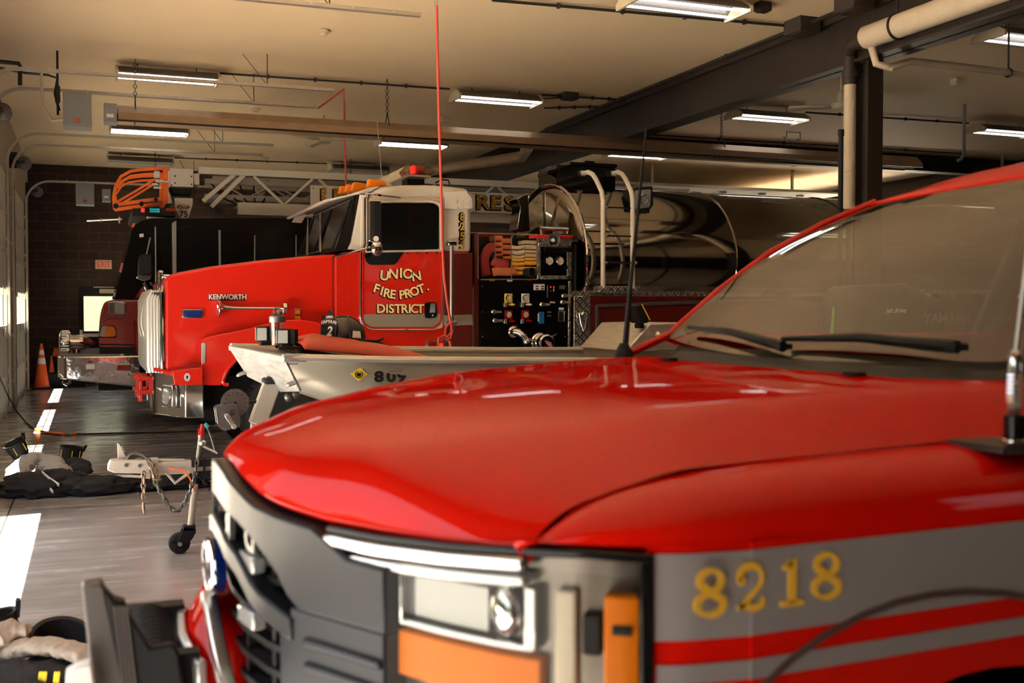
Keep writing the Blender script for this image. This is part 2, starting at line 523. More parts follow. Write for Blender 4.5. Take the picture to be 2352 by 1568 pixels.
def floor_mat():
    m = mat('polished_concrete', (0.2, 0.18, 0.165), 0.2)
    n = m.node_tree
    b = n.nodes['Principled BSDF']
    tc = n.nodes.new('ShaderNodeTexCoord')
    def noise(sc, st, det=6, dist=0.0):
        mp = n.nodes.new('ShaderNodeMapping'); mp.inputs['Scale'].default_value = st
        n.links.new(tc.outputs['Object'], mp.inputs[0])
        t = n.nodes.new('ShaderNodeTexNoise'); t.inputs['Scale'].default_value = sc; t.inputs['Detail'].default_value = det
        t.inputs['Distortion'].default_value = dist
        n.links.new(mp.outputs[0], t.inputs['Vector'])
        return t.outputs['Fac']
    a = noise(0.9, (1, 1, 1), 8, 0.6)
    c = noise(3, (0.5, 3, 1), 8)
    mx = n.nodes.new('ShaderNodeMath'); mx.operation = 'ADD'
    n.links.new(a, mx.inputs[0]); n.links.new(c, mx.inputs[1])
    rp = n.nodes.new('ShaderNodeValToRGB')
    rp.color_ramp.elements[0].position = 0.35 * 2 / 2
    rp.color_ramp.elements[0].color = (0.215, 0.2, 0.195, 1)
    rp.color_ramp.elements[1].position = 0.72
    rp.color_ramp.elements[1].color = (0.41, 0.395, 0.395, 1)
    hv = n.nodes.new('ShaderNodeMath'); hv.operation = 'MULTIPLY'; hv.inputs[1].default_value = 0.5
    n.links.new(mx.outputs[0], hv.inputs[0])
    n.links.new(hv.outputs[0], rp.inputs[0])
    # saw-cut joints
    sep = n.nodes.new('ShaderNodeSeparateXYZ')
    n.links.new(tc.outputs['Object'], sep.inputs[0])
    def joint(out, off):
        k = n.nodes.new('ShaderNodeMath'); k.operation = 'ADD'; k.inputs[1].default_value = off
        n.links.new(out, k.inputs[0])
        q = n.nodes.new('ShaderNodeMath'); q.operation = 'PINGPONG'; q.inputs[1].default_value = 2.1
        n.links.new(k.outputs[0], q.inputs[0])
        g = n.nodes.new('ShaderNodeMath'); g.operation = 'LESS_THAN'; g.inputs[1].default_value = 0.006
        n.links.new(q.outputs[0], g.inputs[0])
        return g.outputs[0]
    j = n.nodes.new('ShaderNodeMath'); j.operation = 'MAXIMUM'
    n.links.new(joint(sep.outputs[0], 30.0), j.inputs[0]); n.links.new(joint(sep.outputs[1], 36.9), j.inputs[1])
    mj = n.nodes.new('ShaderNodeMix'); mj.data_type = 'RGBA'
    mj.inputs[7].default_value = (0.03, 0.025, 0.022, 1)
    n.links.new(j.outputs[0], mj.inputs[0]); n.links.new(rp.outputs[0], mj.inputs[6])
    n.links.new(mj.outputs[2], b.inputs['Base Color'])
    r = n.nodes.new('ShaderNodeMapRange')
    r.inputs[1].default_value = 0.3; r.inputs[2].default_value = 0.7; r.inputs[3].default_value = 0.12; r.inputs[4].default_value = 0.32
    n.links.new(c, r.inputs[0]); n.links.new(r.outputs[0], b.inputs['Roughness'])
    bp = n.nodes.new('ShaderNodeBump'); bp.inputs['Strength'].default_value = 0.025
    n.links.new(noise(1.6, (0.6, 1.6, 1), 3), bp.inputs['Height']); n.links.new(bp.outputs[0], b.inputs['Normal'])
    return m
M['floor'] = floor_mat()
M['ceil'] = mat('ceiling_paint', (0.86, 0.67, 0.43), 0.7, noise=0.06, nscale=1.5, bump=0.08, bscale=3)
M['wall'] = mat('wall_paint', (0.26, 0.20, 0.14), 0.7, noise=0.08, nscale=3)
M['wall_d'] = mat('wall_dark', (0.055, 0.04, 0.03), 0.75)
M['doorp'] = mat('door_panel_paint', (0.42, 0.38, 0.32), 0.5)
M['apron'] = mat('apron_concrete', (0.74, 0.66, 0.54), 0.85, noise=0.1, nscale=2)
M['ground_dark'] = mat('added_dark_ground', (0.075, 0.072, 0.07), 0.9, noise=0.2, nscale=5)
M['grass'] = mat('lawn_grass', (0.016, 0.019, 0.008), 0.95, noise=0.3, nscale=4)
M['leaf'] = mat('tree_leaves', (0.03, 0.042, 0.022), 0.8, noise=0.4, nscale=3)
M['bark'] = mat('bark', (0.06, 0.045, 0.03), 0.9)

# ================================================================== SETTING
def struct(name, mb, m, parent=None, bevel=0, smooth=0):
    o = mb.build(name, m, parent, smooth=smooth, bevel=bevel)
    if not parent: tag(o, kind='structure')
    return o
XW = -1.2
struct('floor', MB().bb((-1.5, -3.6, -0.2), (18, 25.6, 0)), M['floor'])
struct('ceiling', MB().bb((-1.5, -3.6, 4.7), (18, 25.6, 5.0)), M['ceil'])
struct('ground_apron', MB().bb((-11, 4.7, -0.3), (-1.5, 40, -0.03)), M['apron'])
struct('ground_dark_added', MB().bb((-22, -14, -0.3), (-1.5, 4.7, -0.028)), M['ground_dark'])  # unseen dark ground added to cut light bounced onto the pickup front
struct('lawn_bank', MB().prism([(-20, 27.5, -.05), (-20, 44, 6.5), (-20, 44, -.05)], (50, 0, 0)), M['grass'])
struct('lawn', MB().bb((-70, -60, -0.5), (-11, 90, -0.06)).bb((-11, 40, -0.5), (70, 90, -0.06)).bb((-1.5, 25.9, -0.3), (70, 40, -0.03)).bb((-11, -60, -0.5), (70, -14, -0.06)).bb((-1.5, -14, -0.3), (70, -3.7, -0.03)), M['grass'])
DOORS = [(-0.4, 4.1), (5.35, 8.95), (10.15, 13.75), (15.0, 18.7), (20.1, 23.8)]
DH = 3.7
mb = MB()
ys = [-3.6] + [v for d in DOORS for v in d] + [25.6]
for a, b in zip(ys[0::2], ys[1::2]):
    mb.bb((XW - 0.3, a, 0), (XW, b, DH))
mb.bb((XW - 0.3, -3.6, DH), (XW, 25.6, 4.7))
struct('wall_left', mb, M['wall'])

# far brick wall with the exit door
ex0 = S(180, 700, 25.3).x; ex1 = ex0 + 1.02
mb = MB().bb((XW - 0.3, 25.3, 0), (ex0, 25.6, 4.7)).bb((ex1, 25.3, 0), (18, 25.6, 4.7)).bb((ex0, 25.3, 2.12), (ex1, 25.6, 4.7))
struct('wall_back', mb, M['brick'])
g0 = S(192, 680, 25.35); g1 = S(258, 760, 25.35)
gx0, gx1, gz1, gz0 = g0.x, ex1 - 0.14, g0.z, g1.z
d = struct('door_1', MB().bb((ex0, 25.34, 0), (gx0, 25.4, 2.12)).bb((gx1, 25.34, 0), (ex1, 25.4, 2.12)).bb((gx0, 25.34, 0), (gx1, 25.4, gz0)).bb((gx0, 25.34, gz1), (gx1, 25.4, 2.12)), M['blackm'])
tag(d, kind='structure')
struct('pane', MB().bb((gx0, 25.36, gz0), (gx1, 25.372, gz1)), M['glass_c'], d)
struct('push_bar', MB().bb((ex0 + 0.02, 25.24, gz0 - 0.12), (ex1 - 0.05, 25.3, gz0 - 0.05)).bb((ex0 + 0.02, 25.26, gz0 - 0.2), (ex0 + 0.08, 25.34, gz0 + 0.03)), M['steel'], d)
c = S(243, 668, 25.3)
struct('door_closer', MB().bb((c.x - 0.13, 25.22, c.z - 0.05), (c.x + 0.17, 25.33, c.z + 0.04)).bb((c.x - 0.25, 25.2, c.z + 0.07), (c.x + 0.17, 25.23, c.z + 0.09)), M['cream'], d)

# walls on the other two sides
struct('wall_right', MB().bb((18, -3.6, 0), (18.3, 20.2, 4.7)).bb((18, 24.7, 0), (18.3, 25.6, 4.7)).bb((18, 20.2, 3.7), (18.3, 24.7, 4.7)), M['wall_d'])
struct('ground_yard', MB().bb((18.3, 8, -0.3), (34, 40, -0.02)), M['apron'])
wx0, wx1, wz0, wz1 = 5.7, 7.9, 1.3, 3.0
struct('wall_front', MB().bb((XW - 0.3, -3.6, 0), (wx0, -3.3, 4.7)).bb((wx1, -3.6, 0), (18, -3.3, 4.7)).bb((wx0, -3.6, 0), (wx1, -3.3, wz0)).bb((wx0, -3.6, wz1), (wx1, -3.3, 4.7)), M['wall_d'])
wn = struct('window_1', MB().bb((wx0, -3.5, wz0), (wx1, -3.44, wz0 + 0.07)).bb((wx0, -3.5, wz1 - 0.07), (wx1, -3.44, wz1)).bb((wx0, -3.5, wz0), (wx0 + 0.07, -3.44, wz1)).bb((wx1 - 0.07, -3.5, wz0), (wx1, -3.44, wz1)).bb((6.77, -3.5, wz0), (6.84, -3.44, wz1)), M['steel'])
struct('pane', MB().bb((wx0 + 0.07, -3.48, wz0 + 0.07), (6.77, -3.47, wz1 - 0.07)), M['glass_c'], wn)
struct('pane', MB().bb((6.84, -3.48, wz0 + 0.07), (wx1 - 0.07, -3.47, wz1 - 0.07)), M['glass_c'], wn)

# trees outside that window (seen only in reflections)
def tree(x, y, h, label):
    t = thing('tree', label, 'tree', (x, y, 0), 'trees on the lawn')
    MB().tube([(x, y, -0.05), (x + 0.1, y, h * 0.35), (x, y, h * 0.7)], [0.22, 0.16, 0.06], 8).build('trunk', M['bark'], t)
    rnd = random.Random(int(x * 10))
    mb = MB()
    for k in range(160):
        v = Vector((rnd.gauss(0, 1), rnd.gauss(0, 1), rnd.gauss(0, 1))).normalized() * rnd.uniform(0.4, 1)
        c = Vector((x + v.x * h * 0.28, y + v.y * h * 0.28, h * 0.66 + v.z * h * 0.32))
        mb.ball(c, rnd.uniform(0.16, 0.42), 6, 4)
    mb.build('crown', M['leaf'], t)
tree(9.5, -12, 5.0, 'leafy tree on the lawn mirrored in the tanker cab window')
tree(14.5, -15, 6.0, 'tall leafy tree standing beyond the window wall')

# unseen line of trees added beyond the apron to hide the low sky
tl = MB()
rnd = random.Random(5)
for k in range(150):
    yy = -45 + k * .75
    hh = rnd.uniform(2.2, 4.6)
    tl.ball((-23 + rnd.uniform(-3, 3), yy, rnd.uniform(1.0, 5.5)), hh, 8, 6, (1, 1, rnd.uniform(.9, 1.4)))
tag(tl.build('sky_screen_trees', M['leaf']), 'added unseen line of dark trees screening the low sky beyond the apron', 'trees', None, 'stuff')
# sectional overhead doors with a row of windows
def overhead(n, y0, y1):
    mb = MB()
    pn = MB()
    sec = 0.62
    panes = []
    zs = [i * sec for i in range(7)]
    for i in range(6):
        z0, z1 = zs[i] + 0.004, min(zs[i + 1] - 0.004, DH + 0.02)
        if i == 2:
            z0, z1 = 1.30, 1.95
            k = 4
            wd = (y1 - y0) / k
            mb.bb((-1.25, y0, z0), (-1.20, y1, z0 + 0.045)).bb((-1.25, y0, z1 - 0.045), (-1.20, y1, z1))
            for j in range(k + 1):
                yc = y0 + wd * j
                mb.bb((-1.25, max(y0, yc - 0.035), z0), (-1.20, min(y1, yc + 0.035), z1))
            for j in range(k):
                panes.append((y0 + wd * j + 0.035, y0 + wd * (j + 1) - 0.035, z0 + 0.045, z1 - 0.045))
        else:
            if i == 1: z1 = 1.30
            if i == 3: z0 = 1.95
            mb.bb((-1.25, y0, z0), (-1.20, y1, z1))
        for j in range(5):                                  # hinges over the seams
            yc = y0 + 0.12 + (y1 - y0 - 0.24) * j / 4
            mb.box((-1.192, yc, zs[i] + 0.02), (0.02, 0.05, 0.12))
    d = struct('door_%d' % n, mb, M['doorp'])
    for a, b, c, e in panes:
        struct('pane', MB().bb((-1.228, a, c), (-1.222, b, e)), M['glass_c'], d)
    return d
overhead(2, *DOORS[2]); overhead(3, *DOORS[3]); overhead(4, *DOORS[4])
# the door next to the camera is rolled part way up, the first one, out of view, lowered to block sky light
mb = MB()
for i in range(3):
    mb.bb((-1.25, DOORS[1][0], 2.3 + i * 0.48), (-1.20, DOORS[1][1], 2.3 + i * 0.48 + 0.47))
struct('door_5', mb, M['doorp'])

mb = MB()
for i in range(2):
    mb.bb((-1.25, DOORS[0][0], 2.7 + i * 0.5), (-1.20, DOORS[0][1], 2.7 + i * 0.5 + 0.49))
struct('door_7', mb, M['doorp'])
# jamb angles beside the closed doors
for i, (y0, y1) in enumerate(DOORS[2:]):
    for k, yy in enumerate((y0 - 0.06, y1 + 0.06)):
        struct('trim_%d' % (i * 2 + k + 1), MB().bb((XW, yy - 0.06, 0), (XW + 0.05, yy + 0.06, 3.75)), M['beam'])

# roof steel
def ibeam(name, y0, y1, x, z0, z1, fw=0.3):
    return struct(name, MB().bb((x - fw / 2, y0, z0), (x + fw / 2, y1, z0 + 0.03)).bb((x - fw / 2, y0, z1 - 0.03), (x + fw / 2, y1, z1)).bb((x - 0.015, y0, z0), (x + 0.015, y1, z1)).bb((x - fw / 2 + 0.01, y0, z1 - 0.09), (x - fw / 2 + 0.03, y1, z1 - 0.03)), M['beam'])
ibeam('trim_beam', -3.3, 25.3, 7.5, 4.12, 4.7)
struct('trim_beam', MB().bb((7.8, 17.3, 4.36), (18, 17.6, 4.4)).bb((7.8, 17.42, 4.4), (18, 17.46, 4.7)), M['beam'])
struct('trim_column', MB().bb((7.41, 9.08, 0), (7.6, 9.11, 4.12)).bb((7.41, 9.27, 0), (7.6, 9.3, 4.12)).bb((7.49, 9.11, 0), (7.52, 9.27, 4.12)).bb((7.38, 9.04, 0), (7.64, 9.34, 0.02)), M['beam'])

# ================================================================== UNDER THE CEILING
ORD = ['nearest', 'second', 'third']
def door_track(y, x1, z, label):
    pts = [(-1.15, y, 0.02), (-1.15, y, z - 0.45)]
    pts += [p for p in arc((-0.70, y, z - 0.45), 0.45, 180, 90, 8)][1:]
    pts.append((x1, y, z + 0.02))
    mb = MB().tube(pts, 0.045, 4, phase=PI / 4, up=(0, 1, 0), sx=0.55)
    t = thing('door_track', label, 'door track', (-1.12, y, 0), 'tracks of the overhead doors')
    mb.build('rail', M['track'], t, smooth=30)
    n = MB()
    for k in range(9):
        n.cyl((-0.4 + k * 0.38, y - 0.027, z + 0.02), (-0.4 + k * 0.38, y - 0.036, z + 0.02), 0.012, 8)
    n.build('rail_bolt', M['steel'], t)
    hb = MB()
    hx = 2.05
    hb.bar((hx, y, z + 0.02), (hx, y, 4.7), 0.035, 0.006).bar((hx, y, z + 0.02), (hx - 0.28, y + 0.1, 4.7), 0.035, 0.006)
    hb.build('hanger', M['blk_pipe'], t)
    for k in range(5):
        MB().bb((-1.2, y - 0.015, 0.4 + k * 0.75), (-1.14, y + 0.015, 0.45 + k * 0.75)).build('wall_bracket', M['track'], t)
    return t
door_track(9.85, 2.9, 4.3, 'steel door track along the ceiling above the trailer, cut by the top edge')
door_track(13.55, 2.87, 4.3, 'long steel door track running under the fixture over the tanker')
door_track(14.72, 2.87, 4.3, 'steel door track just above the radiant heater')
door_track(18.35, 2.87, 4.3, 'steel door track ending over the ladder truck, far side of its door')
door_track(19.55, 2.87, 4.3, 'steel door track below the second unlit looking fixture, past the ladder truck')
door_track(23.55, 2.87, 4.15, 'farthermost steel door track low against the brick wall')

def drum(px, py, label):
    p = at(px, py, 'X', -0.98)
    t = thing('spring_drum', label, 'cable drum', tuple(p), 'spring drums over the doors')
    MB().lathe([(0.03, -0.09), (0.11, -0.07), (0.11, -0.05), (0.085, -0.045), (0.085, 0.045), (0.11, 0.05), (0.11, 0.07), (0.03, 0.09)], p, (0, 1, 0), 20).build('drum', M['galv'], t)
    MB().cyl(p - Vector((0, 0.3, 0)), p + Vector((0, 0.3, 0)), 0.02).build('shaft', M['blk_pipe'], t)
    MB().bb(p + Vector((-0.25, -0.14, -0.1)), p + Vector((-0.1, -0.12, 0.16))).bb(p + Vector((-0.25, -0.14, -0.02)), p + Vector((0.02, -0.12, 0.02))).build('bracket', M['blk_pipe'], t)
drum(6, 258, 'spring drum high on the door wall, cut by the picture edge')
drum(56, 375, 'spring drum on the door wall over the ladder truck door')
drum(86, 440, 'small dim spring drum over the last door by the brick wall')

# fluorescent fixtures
def fixture(x0, y, lit, label, ln=1.22):
    z = 4.56
    t = thing('light_fixture', label, 'ceiling light', (x0 + ln / 2, y, z), 'fluorescent fixtures')
    a, b = x0, x0 + ln
    prof = [(-0.23, -0.03), (-0.23, -0.015), (-0.085, 0.075), (0.085, 0.075), (0.23, -0.015), (0.23, -0.03), (0.215, -0.03), (0.08, 0.06), (-0.08, 0.06), (-0.215, -0.03)]
    MB().prism([Vector((a, y + p, z + q)) for p, q in prof], (ln, 0, 0)).build('reflector', M['refl_d'], t, smooth=0)
    for xa in (a - 0.012, b):
        MB().prism([Vector((xa, y + p, z + q)) for p, q in ((-0.24, -0.06), (-0.24, -0.005), (-0.09, 0.085), (0.09, 0.085), (0.24, -0.005), (0.24, -0.06))], (0.03, 0, 0)).build('end_cap', M['cream'], t, smooth=0)
    for q in (-0.13, 0.13):
        MB().cyl((a + 0.02, y + q, z - 0.03), (b - 0.02, y + q, z - 0.03), 0.013, 10).build('lamp_tube', M['tube'] if lit else M['paper'], t)
    MB().cyl((a + 0.25, y, z + 0.07), (a + 0.25, y, 4.7), 0.006, 6).cyl((b - 0.25, y, z + 0.07), (b - 0.25, y, 4.7), 0.006, 6).build('hanger_rod', M['blk_pipe'], t)
fixture(0.345, 14.65, 1, 'lit two tube fixture over the tanker bonnet, crossed by a hanging chain')
fixture(4.77, 14.5, 1, 'lit two tube fixture beside the red hose, fed by a cable from a junction box')
fixture(9.15, 14.3, 1, 'lit two tube fixture hanging just under the ceiling fan')
fixture(13.58, 14.0, 1, 'lit two tube fixture behind the thin grey pipe past the column')
fixture(0.338, 19.15, 1, 'lit two tube fixture just below the radiant heater over the ladder tip')
fixture(4.78, 18.9, 1, 'lit two tube fixture above the tanker cab light bar')
fixture(9.15, 18.6, 1, 'lit two tube fixture above the black hatch box on the tanker')
fixture(13.35, 18.43, 1, 'lit two tube fixture beyond the insulated vertical pipe')
fixture(0.352, 23.0, 0, 'unlit two tube fixture above the orange ladder tip')
fixture(4.7, 22.6, 0, 'dark unlit fixture deep behind the tanker light bar')
fixture(4.85, 9.42, 1, 'bright two tube fixture cut by the top edge beside the big beam')
fixture(9.1, 9.2, 1, 'bright two tube fixture past the big white pipe at the picture edge')

def conduit(pts, r, label, name='conduit', m='blk_pipe', group='electrical conduits', clips=True):
    o = MB().tube(pts, r, 8)
    if clips:
        for k in range(1, 5):
            a = Vector(pts[0]).lerp(Vector(pts[-1]), k / 5)
            if len(pts) == 2:
                o.box(a, (0.03, 0.04, 0.05))
    o = o.build(name, M[m])
    return tag(o, label, 'conduit', group)
conduit([(1.6, 14.65, 4.655), (4.7, 14.52, 4.655)], 0.014, 'thin conduit linking the fixture over the bonnet to the one by the red hose')
conduit([(6.05, 14.42, 4.655), (7.35, 14.35, 4.655)], 0.014, 'thin conduit running from the red hose fixture to the beam')
conduit([(1.6, 19.1, 4.655), (4.7, 18.95, 4.655)], 0.014, 'thin conduit just behind the radiant heater')
conduit([(1.62, 22.95, 4.655), (4.65, 22.7, 4.655)], 0.014, 'thin conduit between the two unlit fixtures')
conduit([at(1130, 0, 'Z', 4.66), at(1842, 62, 'Z', 4.66)], 0.016, 'dark conduit crossing the bright ceiling to the box by the beam')
conduit([at(1250, 248, 'Z', 4.66), at(1425, 244, 'Z', 4.66)], 0.014, 'short conduit behind the red hose fixture')
conduit([(9.2, 17.0, 4.66), (16, 16.8, 4.66)], 0.014, 'conduit under the dim ceiling past the column')
conduit([(10.4, 14.2, 4.655), (13.5, 14.05, 4.655)], 0.014, 'conduit passing behind the ceiling fan')
conduit([(7.2, 3.0, 4.64), (7.2, 17.0, 4.64)], 0.02, 'dark conduit running along the upper edge of the big beam')

def jbox(px, py, sx, sy, sz, label, m='beam'):
    p = at(px, py, 'Z', 4.7 - sz / 2)
    tag(MB().box(p, (sx, sy, sz)).box(p - Vector((0, 0, sz / 2)), (sx * 0.8, sy * 0.8, 0.02)).build('junction_box', M[m], bevel=0.006), label, 'junction box', 'junction boxes')
jbox(1308, 221, 0.22, 0.16, 0.1, 'small junction box past the red hose fixture')
jbox(1752, 16, 0.14, 0.12, 0.09, 'small black box on the ceiling beside the bright top fixture')
jbox(1842, 62, 0.26, 0.3, 0.16, 'large dark box at the end of the ceiling conduit by the beam')
jbox(1962, 8, 0.26, 0.3, 0.17, 'dark box on the beam cut by the top edge')
jbox(1022, 274, 0.16, 0.12, 0.08, 'cream box on the ceiling just behind the red hose', 'cream')
jbox(2200, 188, 0.16, 0.12, 0.08, 'cream box on the dark ceiling past the column', 'cream')
tag(MB().tube([at(1240, 227, 'Z', 4.6), at(1262, 226, 'Z', 4.55), at(1290, 224, 'Z', 4.62), at(1300, 222, 'Z', 4.64)], 0.01, 8).build('power_cable', M['blk_pipe']), 'curved cable between the red hose fixture and its junction box', 'cable')

def detector(px, py, label):
    p = at(px, py, 'Z', 4.7)
    t = thing('smoke_detector', label, 'smoke detector', tuple(p), 'smoke detectors')
    MB().lathe([(0.055, 0), (0.07, -0.012), (0.07, -0.03), (0.05, -0.04)], p, n=20).build('base_plate', M['cream'], t)
    MB().lathe([(0.045, -0.038), (0.045, -0.05), (0.03, -0.062), (0.012, -0.066)], p, n=20).build('sensor', M['cream'], t)
detector(743, 68, 'round smoke detector on the bright ceiling by the top track')
detector(588, 248, 'smoke detector above the radiant heater trough')
detector(610, 362, 'dim smoke detector past the ladder truck track')

# radiant tube heaters
def heater(x0, x1, y, z, label, chains, box, rm='heater'):
    t = thing('radiant_heater', label, 'heater', (x0, y, z))
    prof = [(-0.22, -0.09), (-0.19, 0.0), (-0.07, 0.10), (0.07, 0.10), (0.19, 0.0), (0.22, -0.09), (0.205, -0.09), (0.18, -0.005), (0.065, 0.088), (-0.065, 0.088), (-0.18, -0.005), (-0.205, -0.09)]
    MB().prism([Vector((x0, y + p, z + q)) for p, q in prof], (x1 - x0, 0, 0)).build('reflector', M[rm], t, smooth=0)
    MB().cyl((x0 - 0.12, y, z - 0.03), (x1, y, z - 0.03), 0.05, 14).build('burner_tube', M['blk_pipe'], t)
    bx = x0 - 0.32
    MB().bb((x0 - 0.62, y - 0.16, z - 0.2), (x0 - 0.3, y + 0.16, z + 0.2)).build('burner_box', M['box_grey'], t, bevel=0.008)
    MB().bb((x0 - 0.16, y - 0.13, z - 0.12), (x0 - 0.01, y + 0.13, z + 0.11)).build('coupling_box', M['box_grey'], t, bevel=0.006)
    MB().bb((x0 - 0.13, y - 0.134, z - 0.06), (x0 - 0.05, y - 0.13, z - 0.02)).build('data_plate', M['paper'], t)
    e = MB().lathe([(0.028, 0), (0.028, 0.004)], (x0 - 0.46, y - 0.165, z - 0.13), (0, 1, 0), 20)
    for v in e.v: v.x = x0 - 0.46 + (v.x - x0 + 0.46) * 1.3
    e.build('badge', M['redlens'], t)
    for cx in chains:
        mb = MB()
        for sx in (-0.2, 0.2):
            mb.cyl((cx, y + sx, z - 0.08), (cx, y, z + 0.25), 0.008, 6)
        n = int((4.7 - z - 0.25) / 0.045)
        for k in range(n):
            zc = z + 0.27 + k * 0.045
            mb.ring((cx, y, zc), (1, 0, 0) if k % 2 else (0, 1, 0), 0.022, 0.005, 8, 5)
        mb.build('hanging_chain', M['blk_pipe'], t)
    if box:
        MB().tube([(x0 - 0.62, y, z - 0.1), (x0 - 0.75, y, z - 0.12), (x0 - 0.85, y, z + 0.05), (x0 - 0.86, y, z + 0.5)], 0.018, 8).build('gas_hose', M['cream'], t)
        MB().cyl((x0 - 0.68, y, z - 0.05), (x0 - 0.68, y, 4.7), 0.014, 8).cyl((x0 - 0.68, y, z + 0.1), (x0 - 0.68, y, z + 0.3), 0.03, 8).build('hanger_rod', M['blk_pipe'], t)
heater(0.345, 12.6, 14.3, 3.98, 'long brown radiant tube heater with grey burner box hung over the tanker', (0.55, 3.75, 8.95), True)
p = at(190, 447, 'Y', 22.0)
heater(p.x + 0.5, 9.0, 22.0, p.z, 'dim second radiant heater low behind the orange ladder tip', (1.2, 5.0), False, 'beam')  # reflector coloured dark here so it reads as shaded

# pipes on the door wall and the steel column
conduit([at(0, 120, 'X', -1.12), at(66, 322, 'X', -1.12)], 0.035, 'dark gas pipe running along the top of the door wall', 'gas_pipe', group='gas pipes')
g = [Vector((-1.2, 14.3, at(5, 142, 'Y', 14.3).z)), at(5, 142, 'Y', 14.3), at(44, 146, 'Y', 14.3), at(46, 152, 'Y', 14.3), at(46, 196, 'Y', 14.3)]
conduit(g, 0.025, 'short dark gas pipe dropping beside the door track', 'gas_pipe', group='gas pipes')
conduit([at(0, 156, 'Y', 14.4), at(60, 168, 'Y', 14.4), at(110, 172, 'Y', 14.4), at(132, 180, 'Y', 14.4), at(126, 215, 'Y', 14.4), at(136, 254, 'Y', 14.4)], 0.016, 'flexible gas line curving down to the burner box', 'gas_pipe', group='gas pipes')

t = thing('insulated_pipe', 'thick white insulated pipe following the big beam to a drop pipe at the column', 'pipe', (7.3, 8.95, 0))
MB().tube([(7.28, 8.95, 4.30), (7.28, -3.2, 4.34)], 0.115, 20).build('main_run', M['pipe_w'], t)
MB().tube([(7.28, 8.95, 4.30), (7.3, 9.2, 4.28), (7.36, 9.3, 4.2), (7.36, 9.3, 3.9)], 0.07, 16).lathe([(0.085, 0), (0.085, 0.06)], (7.36, 9.3, 3.98), n=16).lathe([(0.085, 0), (0.085, 0.05)], (7.29, 9.05, 4.29), (0, -1, 0), 16).build('elbow', M['beam'], t)
MB().tube([(7.36, 9.3, 2.62), (7.36, 9.3, 3.95)], 0.062, 18).ring((7.36, 9.3, 3.0), (0, 0, 1), 0.063, 0.004, 18, 5).build('drop_pipe', M['pipe_w'], t)
MB().tube([(7.36, 9.3, 0), (7.36, 9.3, 2.63)], 0.03, 12).build('lower_pipe', M['beam'], t)
MB().tube([(7.3, 8.9, 4.2), (7.32, 8.85, 4.02), (7.45, 8.8, 3.98), (7.75, 8.85, 4.08), (12.5, 8.75, 4.02)], 0.038, 14).build('branch_pipe', M['pipe_w'], t)
MB().ring((7.28, 8.5, 4.30), (0, 1, 0), 0.12, 0.014, 24, 6).cyl((7.28, 8.5, 4.42), (7.28, 8.5, 4.7), 0.01, 8).build('pipe_hanger', M['blk_pipe'], t)
MB().ring((9.0, 8.82, 4.06), (1, 0, 0), 0.042, 0.012, 16, 6).cyl((9.0, 8.82, 4.1), (9.0, 8.82, 4.7), 0.01, 8).build('pipe_hanger', M['blk_pipe'], t)
q = S(1931, 400, 8.7)
zt = S(1931, 300, 8.7).z
tag(MB().tube([(q.x, 8.7, 0), (q.x, 8.7, zt)], 0.024, 12).lathe([(0.03, 0), (0.03, 0.06)], (q.x, 8.7, zt - 0.05), n=12).ring((q.x, 8.7, 2.55), (0, 0, 1), 0.026, 0.006, 14, 6).build('standpipe', M['rubber']), 'thin black capped pipe standing beside the insulated drop pipe', 'pipe')
q = S(2214, 330, 13.0)
tag(MB().tube([(q.x, 13, 4.7), (q.x, 13, S(2214, 270, 13).z), (q.x, 13, S(2214, 355, 13).z), (q.x - 0.05, 13, S(2210, 366, 13).z), (q.x - 0.12, 13, S(2195, 368, 13).z)], 0.025, 12).build('exhaust_pipe', M['box_grey']), 'thin grey pipe with a bent foot hanging in the dim bay', 'pipe')
q = S(2302, 375, 13.0)
tag(MB().tube([(q.x, 13, S(2302, 355, 13).z), (q.x, 13, 0)], 0.025, 12).build('exhaust_pipe', M['box_grey']), 'short grey pipe showing above the pickup roof', 'pipe')

# ceiling fans
def fan(x, y, drop, a0, label):
    z = 4.7 - drop
    t = thing('ceiling_fan', label, 'ceiling fan', (x, y, z), 'ceiling fans')
    MB().cyl((x, y, z + 0.12), (x, y, 4.68), 0.014, 10).lathe([(0.02, 0), (0.07, -0.06), (0.07, -0.08)], (x, y, 4.7), (0, 0, -1), 16).lathe([(0.06, 0.0), (0.04, 0.14), (0.02, 0.16)], (x, y, z + 0.06), n=16).build('downrod', M['cream'], t)
    MB().lathe([(0.03, 0.07), (0.12, 0.05), (0.13, 0.02), (0.12, -0.02), (0.08, -0.045), (0.02, -0.05)], (x, y, z), n=24).build('motor', M['cream'], t)
    for k in range(3):
        a = math.radians(a0 + 120 * k)
        d = Vector((math.cos(a), math.sin(a), 0)); e = Vector((-d.y, d.x, 0.25))
        p = Vector((x, y, z))
        MB().grid([[p + d * 0.12 - e * 0.02, p + d * 0.12 + e * 0.02], [p + d * 0.22 - e * 0.05, p + d * 0.22 + e * 0.06], [p + d * 0.68 - e * 0.06, p + d * 0.68 + e * 0.07]]).build('blade', M['cream'], t, solid=0.008)
fan(9.35, 12.0, 0.42, 150, 'cream three blade ceiling fan beside the column')
fan(3.5, 17.3, 0.42, 100, 'cream ceiling fan hanging behind the radiant heater above the ladder')

